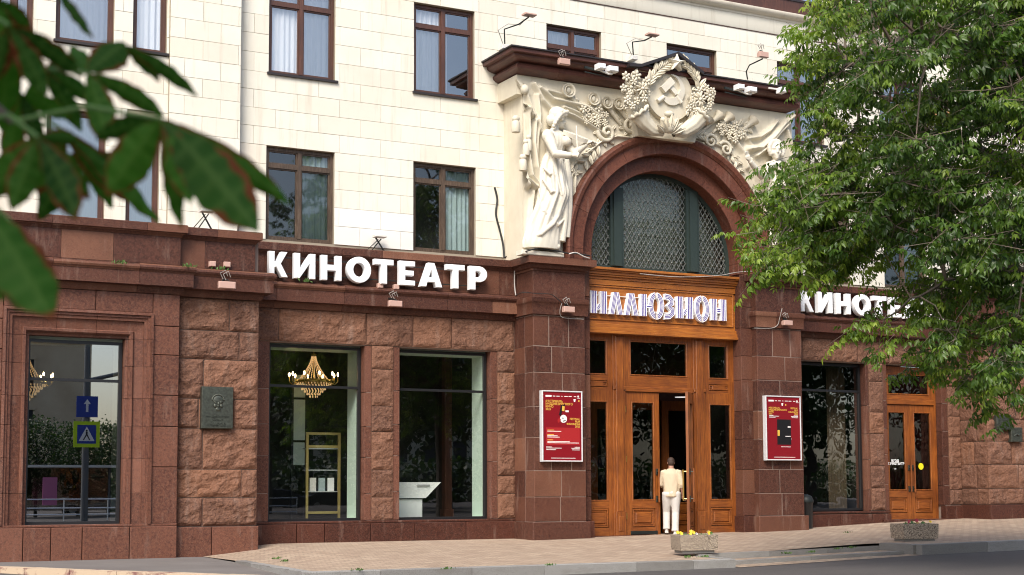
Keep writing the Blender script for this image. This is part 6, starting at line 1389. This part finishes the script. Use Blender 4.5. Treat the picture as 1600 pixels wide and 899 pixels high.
for (x_, y_, d, edge) in clumps:
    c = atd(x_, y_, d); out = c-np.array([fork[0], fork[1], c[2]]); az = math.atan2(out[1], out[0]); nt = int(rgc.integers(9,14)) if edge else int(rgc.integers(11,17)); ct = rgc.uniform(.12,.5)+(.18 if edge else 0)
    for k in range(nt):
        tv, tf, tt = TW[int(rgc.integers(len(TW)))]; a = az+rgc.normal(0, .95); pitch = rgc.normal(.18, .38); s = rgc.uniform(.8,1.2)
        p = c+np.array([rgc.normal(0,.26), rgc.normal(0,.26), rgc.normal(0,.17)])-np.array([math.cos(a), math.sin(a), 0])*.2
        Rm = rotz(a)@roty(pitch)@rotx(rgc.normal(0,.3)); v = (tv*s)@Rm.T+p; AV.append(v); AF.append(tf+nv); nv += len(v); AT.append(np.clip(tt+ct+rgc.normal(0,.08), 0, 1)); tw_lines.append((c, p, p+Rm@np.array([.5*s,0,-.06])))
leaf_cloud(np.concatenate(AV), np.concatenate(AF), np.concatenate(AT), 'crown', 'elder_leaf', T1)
m = MB(); m.tube([base+np.array([.1,0,-.15]), base+np.array([.02,.02,.4]), base+np.array([-.05,.1,2]), fork], [.36,.27,.22,.19], 12); trunk = m.build('trunk', 'bark', T1, 60)
limbs = [[fork, atd(1660,240,22.2), atd(1600,112,22.4), atd(1520,0,22.6), atd(1450,-120,22.9)], [fork, atd(1680,300,22.4), atd(1605,200,22.0), atd(1540,80,21.6), atd(1440,60,21.8), atd(1350,90,22.4), atd(1290,120,22.7)], [fork, atd(1660,380,22.6), atd(1540,330,22.9), atd(1420,310,23), atd(1300,330,22.8), atd(1220,350,22.6)], [fork, atd(1680,430,21.6), atd(1560,420,21.4), atd(1460,450,21.6), atd(1380,500,21.8)], [fork, atd(1720,430,22), atd(1640,480,22), atd(1560,540,21.8), atd(1545,600,21.8)], [fork, atd(1720,150,24), atd(1650,0,24.4), atd(1560,-180,24.5)], [fork, atd(1800,200,22), atd(1850,0,22), atd(1800,-200,22)], [fork, atd(1640,300,24.2), atd(1480,220,24.8), atd(1380,200,24.6), atd(1300,220,24)]]
LP = []
for li, L_ in enumerate(limbs):
    L_ = [Vector(p) for p in L_]; n = len(L_); m = MB(); rad = [(.15 if li not in (3,4) else .055)*(1-.82*i/(n-1)) for i in range(n)]; fine = []; fr = []
    for i in range(n-1):
        for u in np.linspace(0, 1, 5, endpoint=False): p0, p1, p2, p3 = L_[max(i-1,0)], L_[i], L_[i+1], L_[min(i+2,n-1)]; fine.append((p1*2+(p2-p0)*u+(p0*2-p1*5+p2*4-p3)*u*u+(p1*3-p0-p2*3+p3)*u**3)*.5+Vector((random.gauss(0,.03), random.gauss(0,.03), random.gauss(0,.03)))); fr.append(rad[i]+(rad[i+1]-rad[i])*u)
    fine.append(L_[-1]); fr.append(rad[-1]); m.tube(fine, fr, 8); m.build('limb', 'bark', trunk, 60); LP += [(p, r_) for p, r_ in zip(fine, fr)]
LPn = np.array([tuple(p) for p, r_ in LP]); m = MB()
for (x_, y_, d, edge) in clumps:
    c = atd(x_, y_, d); i = int(np.argmin(((LPn-c)**2).sum(1))); a = Vector(LPn[i]); b = Vector(c); mid = a.lerp(b,.5)+Vector((random.gauss(0,.08), random.gauss(0,.08), .12)); r0 = min(.03, LP[i][1]*.7); m.tube([a, mid, b], [r0, r0*.6, .007], 5, caps=False)
for c, p, e in tw_lines: m.tube([c, p, e], [.006,.005,.002], 3, caps=False)
tag(m.build('branches', 'twig', T1), kind='stuff')
for px_, py_ in ((1477,165),(1461,181),(1545,255),(1413,8)):
    m = MB(); c = Vector(atd(px_, py_, 20.8))
    for k in range(12): p = c+Vector((random.gauss(0,.035), random.gauss(0,.035), -.025*k+.12)); d = Vector((random.gauss(0,.6), random.gauss(0,.6), -1)).normalized()*.05; s = d.orthogonal().normalized()*.013; m.add([p, p+d*.6+s, p+d, p+d*.6-s], [(0,1,2,3)])
    tag(m.build('seed_cluster', 'seed_key', T1), kind='stuff')

# ---- horse chestnut reaching in beside the camera, out of focus
m_ = bpy.data.materials.new('chestnut_leaf'); m_.use_nodes = True; M['chestnut_leaf'] = m_; x = N(m_); ed = x.n('Attribute', attribute_name='edge'); v = x.coord(src='World'); oi = x.n('ObjectInfo')
g = x.mix(oi.outputs['Random'], (.008,.036,.004), (.036,.115,.011)); vein = x.n('Attribute', attribute_name='vein'); g = x.mix(x.math('MULTIPLY', vein.outputs['Fac'], .22), g, (.12,.2,.05))
br_ = x.ramp(x.math('ADD', ed.outputs['Fac'], x.math('MULTIPLY', x.math('SUBTRACT', x.noise(v, 15, 4), .5), 2.2)), [(.7, 0), (.92, 1)]); c = x.mix(br_, g, (.11,.03,.010)); x.set(color=c); x.b.inputs['Roughness'].default_value = .6; x.b.inputs['Specular IOR Level'].default_value = .12
t = x.n('BsdfTranslucent'); x.l(x.mix(1.0, c, (1.6,2.0,.6), 'MULTIPLY'), t.inputs[0]); mx = x.n('MixShader'); mx.inputs[0].default_value = .3; x.l(x.b.outputs[0], mx.inputs[1]); x.l(t.outputs[0], mx.inputs[2]); x.l(mx.outputs[0], x.out.inputs[0])
T2 = tag(empty('chestnut_tree', (-2.3, 2.2, -.33)), 'out-of-focus chestnut branch with large dark leaves hanging beside the camera', 'tree')
m = MB(); m.tube([(-2.3,2.2,-.45),(-2.28,2.2,.3),(-2.3,2.25,2),(-2.1,2.3,4)], [.3,.22,.18,.15], 12); tr2 = m.build('trunk', 'bark', T2, 60)
rgx = np.random.default_rng(9); nq = 2600; Cx = np.array([-2.3,1.0,4.6])+rgx.normal(0, 1, (nq,3))*np.array([1.25,1.25,.75]); Cx[:,2] = np.maximum(Cx[:,2], 3.0); qq = np.array([(-.5,0,0),(.1,-.22,0),(.5,0,-.1),(.1,.22,0)])*.26; Vq = np.zeros((nq,4,3))
for i in range(nq): Vq[i] = (qq*rgx.uniform(.7,1.3))@rotx(rgx.normal(0,.5)).T@roty(rgx.normal(.3,.4)).T@rotz(rgx.uniform(0,6.28)).T+Cx[i]
leaf_cloud(Vq.reshape(-1,3), np.arange(nq*4).reshape(nq,4), np.repeat(rgx.uniform(0,.6,nq), 4), 'crown', 'far_leaf', T2)  # unseen crown overhead, added to shade the leaves hanging by the camera
B0 = Vector((-2.15,2.3,3.2)); brp = [B0, Vector((-1.5,2.3,2.75)), Vector(atd(-120,30,2.25)), Vector(atd(-30,150,2.2)), Vector(atd(20,190,2.2))]; m = MB(); m.tube(brp, [.05,.03,.016,.01,.006], 8); m.build('branch', 'bark', T2, 60)
def leaflet(bp, tp, wr, d0, d1, parent, cup=.12, droop=.1):
    a = Vector(atd(*bp, d0)); b = Vector(atd(*tp, d1)); ax = b-a; L = ax.length; ax /= L; view = (Vector(CAM)-a).normalized(); s = ax.cross(view).normalized()
    tilt = random.uniform(-.5,.5); s = (Matrix.Rotation(tilt, 3, ax) @ s).normalized(); nrm = s.cross(ax).normalized(); nu, nw = 22, 9; P = np.zeros((nu, nw, 3)); E_ = np.zeros((nu, nw)); VN = np.zeros((nu, nw))
    for i in range(nu):
        t = i/(nu-1); w = wr*L*.5*1.75*(t**.85*max(0, 1-t**2.6)**1.05+.012); w *= 1+.04*math.sin(t*95)
        for j in range(nw):
            q = j/(nw-1)*2-1; p = a+ax*(L*t)+s*(w*q)+nrm*(-abs(q)*w*cup*2.2+.02*L*math.sin(t*28)*abs(q))-Vector((0,0,droop*L*t*t)); P[i, j] = p; E_[i, j] = max(abs(q)**1.5, (t**6)); VN[i, j] = 1 if abs(q) < .1 else (.6 if (i % 3 == 0) else 0)
    o = grid_mesh(P, 'leaflet', 'chestnut_leaf', parent); me = o.data
    for nme, arr in (('edge', E_), ('vein', VN)): at2 = me.attributes.new(nme, 'FLOAT', 'POINT'); at2.data.foreach_set('value', arr.astype(np.float32).ravel())
def palm(node, tips, d, stem):
    c = Vector(atd(*node, d)); st_ = Vector(atd(*stem, d+.05)); m = MB(); m.tube([st_, st_.lerp(c,.5)+Vector((0,0,.02)), c], [.004,.0035,.003], 6); o = m.build('leaf', 'plant_green', T2)
    for (tx_, ty_, wr, dd) in tips: leaflet(node, (tx_, ty_), wr, d, d+dd, o)
palm((252,186), [(166,292,.56,.03),(300,304,.46,-.03),(404,338,.44,-.06),(455,298,.20,.05),(150,205,.34,.05),(284,342,.22,.08)], 2.1, (20,190))
palm((137,114), [(196,58,.75,.04),(168,212,.5,-.04),(258,170,.30,.04),(112,60,.3,.08)], 2.25, (-20,140))
palm((190,68), [(310,138,.22,.05),(250,118,.25,.1)], 2.35, (137,112)); palm((78,-30), [(146,52,.22,.02)], 2.3, (-20,-40))
palm((60,215), [(18,318,.52,.0),(122,330,.44,-.04),(126,212,.5,.03),(-20,300,.5,.04),(140,300,.4,.08)], 2.05, (-30,190))
palm((14,40), [(74,138,.46,.03),(62,66,.5,.05),(130,108,.34,.06),(-10,120,.5,.03),(4,190,.4,.1)], 2.2, (-50,40)); palm((-30,315), [(84,478,.5,-.05),(58,420,.4,.04),(30,470,.4,.02)], 1.95, (-80,300))
palm((34,148), [(110,178,.42,.06),(66,232,.4,.03),(8,252,.4,.05)], 2.3, (-40,140)); palm((100,205), [(196,300,.34,.1),(250,330,.2,.12),(60,290,.4,.1)], 2.4, (20,190)); palm((20,350), [(0,460,.5,.03),(-30,440,.5,.03)], 2.0, (-50,330)); palm((70,110), [(150,150,.34,.08),(128,196,.36,.06),(40,188,.4,.05),(118,88,.3,.1)], 2.45, (-20,120)); palm((122,236), [(60,330,.36,.1),(176,316,.34,.08),(232,262,.26,.1)], 2.5, (20,190)); palm((-10,0), [(50,40,.5,.05),(30,90,.5,.05)], 2.3, (-60,-20))

# ------------------------------------------------------------------ across the street (behind the camera, seen mirrored in the windows)
def far_tree(seed, h, r):
    rg = np.random.default_rng(seed); root = empty('street_tree', (0,0,0)); m = MB(); m.tube([(0,0,-.3),(.05,0,.5),(0,.1,h*.35),(.1,0,h*.8)], [.32,.24,.18,.05], 9)
    for k in range(7): a = k*2.4; m.tube([(0,.05,h*(.3+.06*k)), (math.cos(a)*r*.5, math.sin(a)*r*.5, h*(.45+.06*k)), (math.cos(a)*r*.8, math.sin(a)*r*.8, h*(.5+.06*k))], [.1,.06,.02], 6)
    m.build('trunk', 'bark', root, 60); n = 5200; C_ = []; nc = 46
    for k in range(nc): t = k/nc; a = k*2.399; zz_ = h*(.26+.72*t); rr = r*math.sqrt(max(.05, 1-((t-.4)/.62)**2))*rg.uniform(.35,1); C_.append((math.cos(a)*rr, math.sin(a)*rr, zz_))
    C_ = np.array(C_)[rg.integers(nc, size=n)]+rg.normal(0, .62, (n, 3)); q = np.array([(-.5,0,0),(0,-.28,0),(.5,0,-.1),(0,.28,0)])*.42; V_ = np.zeros((n, 4, 3))
    for i in range(n): V_[i] = (q*rg.uniform(.7,1.4))@rotx(rg.normal(0,.7)).T@roty(rg.normal(.3,.6)).T@rotz(rg.uniform(0,6.28)).T+C_[i]
    leaf_cloud(V_.reshape(-1,3), np.arange(n*4).reshape(n,4), np.repeat(rg.uniform(0,1,n), 4), 'crown', 'far_leaf', root); return root
FT = far_tree(3, 14.5, 4.3)
spots = [(16.8,-26,.34),(13.2,-27,.33),(15,-28,.36),(18.6,-27,.35),(20.4,-29,.36),(25,-17,.85),(30,-13,1.05),(36.5,-9,1.1),(43,-14,1.1),(50,-8,1.15),(57,-13,1.15),(64,-7,1.1),(34,-26,1.2),(47,-29,1.2),(61,-27,1.2),(72,-14,1.2),(22.5,-32,.4),(80,-5,1.2),(11.5,-29,.34),(40,-20,1.2),(54,-21,1.25)]
for i, (a, b, s) in enumerate(spots):
    o = FT if i == 0 else copy_tree(FT); o.location = (a, b, -.3); o.rotation_euler = (0,0,i*1.9); o.scale = (s*random.uniform(.95,1.1), s*random.uniform(.95,1.1), s)
    tag(o, 'leafy street tree across the road, mirrored dark in the window glass', 'tree', 'street trees across the road')
# stone building opposite
x = N(mat('far_stone', rough=.8)); c = x.ramp(x.noise(x.coord(src='World'), .6, 5), [(.3, (.55,.40,.25)), (.7, (.68,.52,.34))]); x.set(color=c); mat('far_window', (.02,.022,.026), .7); mat('far_cream', (.55,.49,.36), .8); mat('far_roof', (.10,.11,.12), .6)
def far_building(x0, x1, y, h, storeys, bay, matn, label, arch=False):
    t = tag(empty('opposite_building', ((x0+x1)/2, y-6, -.4)), label, 'building'); MB().box(x0, x1, y-14, y, -.5, h).build('wall', matn, t); m = MB(); m.sweep([(-.2,h-.6),(.0,h-.6),(.35,h-.3),(.4,h),(-.2,h)], [(x1,y),(x0,y)]); m.build('cornice', matn, t); MB().box(x0+.3, x1-.3, y-13.7, y-.3, h, h+1.2).build('roof', 'far_roof', t)
    sh = (h-1.5)/storeys; n = int((x1-x0)/bay); proto = None
    for i in range(n):
        for s in range(storeys):
            cx = x0+bay*(i+.5); z0 = .6+s*sh
            if proto is None:
                proto = MB(); proto.box(-bay*.24, bay*.24, -.02, .03, .2, sh*.75); proto = proto.mesh('window', 'far_window')
                fr = MB(); fr.box(-bay*.28, -bay*.24, 0, .14, .2, sh*.75); fr.box(bay*.24, bay*.28, 0, .14, .2, sh*.75); fr.box(-bay*.28, bay*.28, 0, .2, sh*.75, sh*.82); fr.box(-bay*.3, bay*.3, 0, .22, .08, .2); fr = fr.mesh('surround', matn)
            w_ = bpy.data.objects.new('window', proto); col.objects.link(w_); w_.location = (cx, y, z0); adopt(w_, t); f_ = bpy.data.objects.new('surround', fr); col.objects.link(f_); f_.location = (cx, y, z0); adopt(f_, w_)
    if arch:
        m = MB(); ax = x1-9; m.prism([(ax-1.8,-.3)]+[(ax+1.8*math.cos(q), 6.5+1.8*math.sin(q)) for q in np.linspace(math.pi, 0, 14)]+[(ax+1.8,-.3)], y-.1, y+.25); m.build('archway', 'far_window', t)
far_building(-45, 25.5, -64, 13.2, 3, 4.2, 'far_stone', 'brown stone building across the street, mirrored in the moulded left window', True)
far_building(38, 92, -92, 15, 4, 3.6, 'far_cream', 'pale yellow building far across the street, seen only in reflections')
# crossing sign on its pole
mat('sign_lime', (.55,.78,.02), .4); mat('sign_blue', (.015,.05,.32), .4); mat('grey_metal', (.12,.125,.13), .5, .3)
sp = Vector((12.2, -2.6, -.33)); t = tag(empty('crossing_sign', sp), 'lime bordered pedestrian crossing sign on a grey pole, mirrored in the left window', 'sign'); m = MB(); m.tube([sp, sp+Vector((0,0,5.2)), sp+Vector((0,0,7.2))], [.14,.12,.1], 12); m.tube([sp+Vector((0,0,5.6)), sp+Vector((1.2,0,5.9)), sp+Vector((2.6,0,5.6)), sp+Vector((3.6,0,5.2))], .08, 8); m.build('pole', 'grey_metal', t, 40)
def sgn(z, s, b): 
    MB().box(sp.x-s/2, sp.x+s/2, sp.y+.15, sp.y+.17, sp.z+z-s/2, sp.z+z+s/2).build('panel', 'sign_lime' if b else 'sign_blue', t); y = sp.y+.172
    if b:
        q = s*.72; MB().box(sp.x-q/2, sp.x+q/2, y-.002, y+.002, sp.z+z-q/2, sp.z+z+q/2).build('field', 'sign_blue', t); MB().prism([(sp.x-q*.42, sp.z+z-q*.36), (sp.x, sp.z+z+q*.42), (sp.x+q*.42, sp.z+z-q*.36)], y+.002, y+.005).build('triangle', 'white_paint', t)
        m = MB(); m.bar((sp.x, y+.007, sp.z+z-.02), (sp.x, y+.007, sp.z+z+.1), .07, .003, up=(0,1,0)); m.bar((sp.x, y+.0075, sp.z+z), (sp.x-.12, y+.0075, sp.z+z-.22), .045, .003, up=(0,1,0)); m.bar((sp.x, y+.008, sp.z+z), (sp.x+.12, y+.008, sp.z+z-.22), .045, .003, up=(0,1,0)); m.ball((sp.x, y+.008, sp.z+z+.14), (.035,.004,.035), 8, 6); m.build('pictogram', 'black_metal', t)
    else:
        m = MB(); m.bar((sp.x, y+.002, sp.z+z-.2), (sp.x, y+.002, sp.z+z+.12), .09, .003, up=(0,1,0)); m.prism([(sp.x-.13, sp.z+z+.1), (sp.x, sp.z+z+.28), (sp.x+.13, sp.z+z+.1)], y+.001, y+.006); m.build('pictogram', 'white_paint', t)
sgn(3.55, .98, True); sgn(4.6, .8, False)
# railing along the far pavement
t = tag(empty('railing', (14,-15.5,-.33)), 'low pale metal railing along the far pavement, mirrored in the left window', 'railing'); m = MB()
for z in (.35,.65,1.05): MB().tube([(4,-15.5,-.33+z), (26,-15.5,-.33+z)], .03, 6).build('rail', 'alu', t)
for k in range(12): MB().tube([(4+k*2,-15.5,-.33), (4+k*2,-15.5,.72)], .035, 6).build('post', 'alu', t)
# bus shelter
t = tag(empty('bus_shelter', (15.6,-23,-.33)), 'bus shelter with a pink advertisement panel, mirrored in the left window', 'bus shelter'); MB().box(13.4,18.0,-23.8,-22.2,2.3,2.42).build('roof', 'off_white', t); MB().box(13.5,17.9,-23.75,-23.7,.1,2.3).build('back_pane', 'glass_door', t)
mat('ad_pink', (.5,.14,.28), .4); MB().box(14.3,15.0,-22.4,-22.3,.4,1.8).build('advert', 'ad_pink', t)
for a in (13.5, 17.9): MB().box(a-.05, a+.05, -23.75, -23.6, -.33, 2.3).build('post', 'grey_metal', t)
# leaf bank added across the road, blocks the bright horizon in reflections
rgh = np.random.default_rng(31); nh = 9000; Ch = np.stack([rgh.uniform(24,110,nh), rgh.uniform(-53,-50,nh), rgh.uniform(-.2,3.4,nh)+.5*np.sin(rgh.uniform(0,6,nh))], -1); qh = np.array([(-.5,0,0),(0,-.3,0),(.5,0,-.1),(0,.3,0)])*.6; Vh = np.zeros((nh,4,3))
for i in range(nh): Vh[i] = (qh*rgh.uniform(.7,1.4))@rotx(rgh.normal(0,.9)).T@roty(rgh.normal(.3,.7)).T@rotz(rgh.uniform(0,6.28)).T+Ch[i]
hd = leaf_cloud(Vh.reshape(-1,3), np.arange(nh*4).reshape(nh,4), np.repeat(rgh.uniform(0,.8,nh), 4), 'added_hedge', 'far_leaf', None); tag(hd, 'dense dark leaf bank added across the road to block the bright horizon in reflections', 'added_hedge', kind='stuff')
# parked cars
mat('car_black', (.012,.013,.017), .2); mat('car_silver', (.3,.31,.33), .3, .5); mat('tyre', (.015,.015,.015), .9); mat('rim', (.4,.4,.42), .3, .8); mat('car_glass', (.02,.025,.03), .05); emit('tail', (.4,.01,.01), .0); mat('headlamp', (.7,.72,.75), .15)
def car(loc, rz, matn, label):
    t = tag(empty('parked_car', loc, rz), label, 'car', 'cars parked across the road'); Mx = Matrix.Translation(Vector(loc)) @ Matrix.Rotation(rz, 4, 'Z')
    def put(m, name, mt, par=None, sm=45): me = m.mesh(name, mt, sm); me.transform(Mx); return link(name, me, par or t)
    side = [(-2.25,.35),(-2.3,.62),(-2.2,.9),(-1.75,.98),(-1.1,1.40),(-.5,1.48),(.25,1.46),(.95,1.02),(1.7,.92),(2.15,.78),(2.28,.55),(2.22,.3)]
    m = MB(); v = []
    for y, k in ((-.88,1),(-.92,.0),(.92,.0),(.88,1)): pass
    rows = [(-.9, 0), (-.84, .04), (.84, .04), (.9, 0)]; n = len(side)
    for yy, up in rows:
        for a, b in side: inset = .16*max(0, (b-.95)/.5); v.append((a, yy*(1-inset), b+(up if b > .5 else 0)))
    m.add(v, [(r_*n+i, r_*n+(i+1) % n, (r_+1)*n+(i+1) % n, (r_+1)*n+i) for r_ in range(3) for i in range(n)]+[tuple(range(n)), tuple(range(3*n, 4*n))]); body = put(m, 'body', matn)
    for s in (-1, 1):
        y0 = s*.83; m = MB(); m.add([(-1.55,y0*1.02,1.03),(-1.05,y0*.93,1.37),(-.1,y0*.925,1.42),(-.1,y0*1.025,1.03)], [(0,1,2,3)]); m.add([(-.04,y0*1.025,1.03),(-.04,y0*.925,1.42),(.25,y0*.93,1.40),(.8,y0*1.03,1.03)], [(0,1,2,3)]); me = put(m, 'side_window', 'car_glass'); 
        for q in me.data.vertices: q.co += (Mx.to_3x3() @ Vector((0, s*.04, 0)))
    m = MB(); m.add([(.3,-.72,1.45),(.3,.72,1.45),(.97,.8,1.07),(.97,-.8,1.07)], [(0,1,2,3)]); m.v = [(a+.03, b, c+.035) for a, b, c in m.v]; put(m, 'windscreen', 'car_glass'); m = MB(); m.add([(-1.14,-.72,1.41),(-1.14,.72,1.41),(-1.74,.8,1.02),(-1.74,-.8,1.02)], [(0,1,2,3)]); m.v = [(a-.03, b, c+.035) for a, b, c in m.v]; put(m, 'rear_window', 'car_glass')
    for a in (-1.4, 1.4):
        for s in (-1, 1): m = MB(); m.lathe([(.2,-.11),(.31,-.1),(.325,-.05),(.325,.05),(.31,.1),(.2,.11)], (a, s*.82, .32), 20, axis='Y'); w_ = put(m, 'wheel', 'tyre'); m = MB(); m.lathe([(.001,.0),(.08,.03),(.2,.0),(.21,-.1)] if s < 0 else [(.001,.0),(.08,-.03),(.2,.0),(.21,.1)], (a, s*(.93), .32), 14, axis='Y'); put(m, 'rim', 'rim', w_)
    for s in (-1, 1): m = MB(); m.box(2.12, 2.27, s*.72-.14, s*.72+.14, .62, .76); put(m, 'headlight', 'headlamp'); m = MB(); m.box(-2.29, -2.15, s*.7-.14, s*.7+.14, .7, .86); put(m, 'tail_light', 'poster_red')
for i, (lo, rz, mt, lb) in enumerate([((38.5,-43,-.25), R(6), 'car_black', 'black saloon car across the road, mirrored in the shop window beside the pillar'), ((32,-42.5,-.28), R(3), 'car_silver', 'silver car across the road behind the bus stop, seen only mirrored'), ((31.5,-36,-.28), R(184), 'car_black', 'black car nearest the street trees across the road, seen only mirrored'), ((20,-37,-.3), R(2), 'car_silver', 'silver car beyond the bus shelter, mirrored in the left window')]): car(lo, rz, mt, lb)
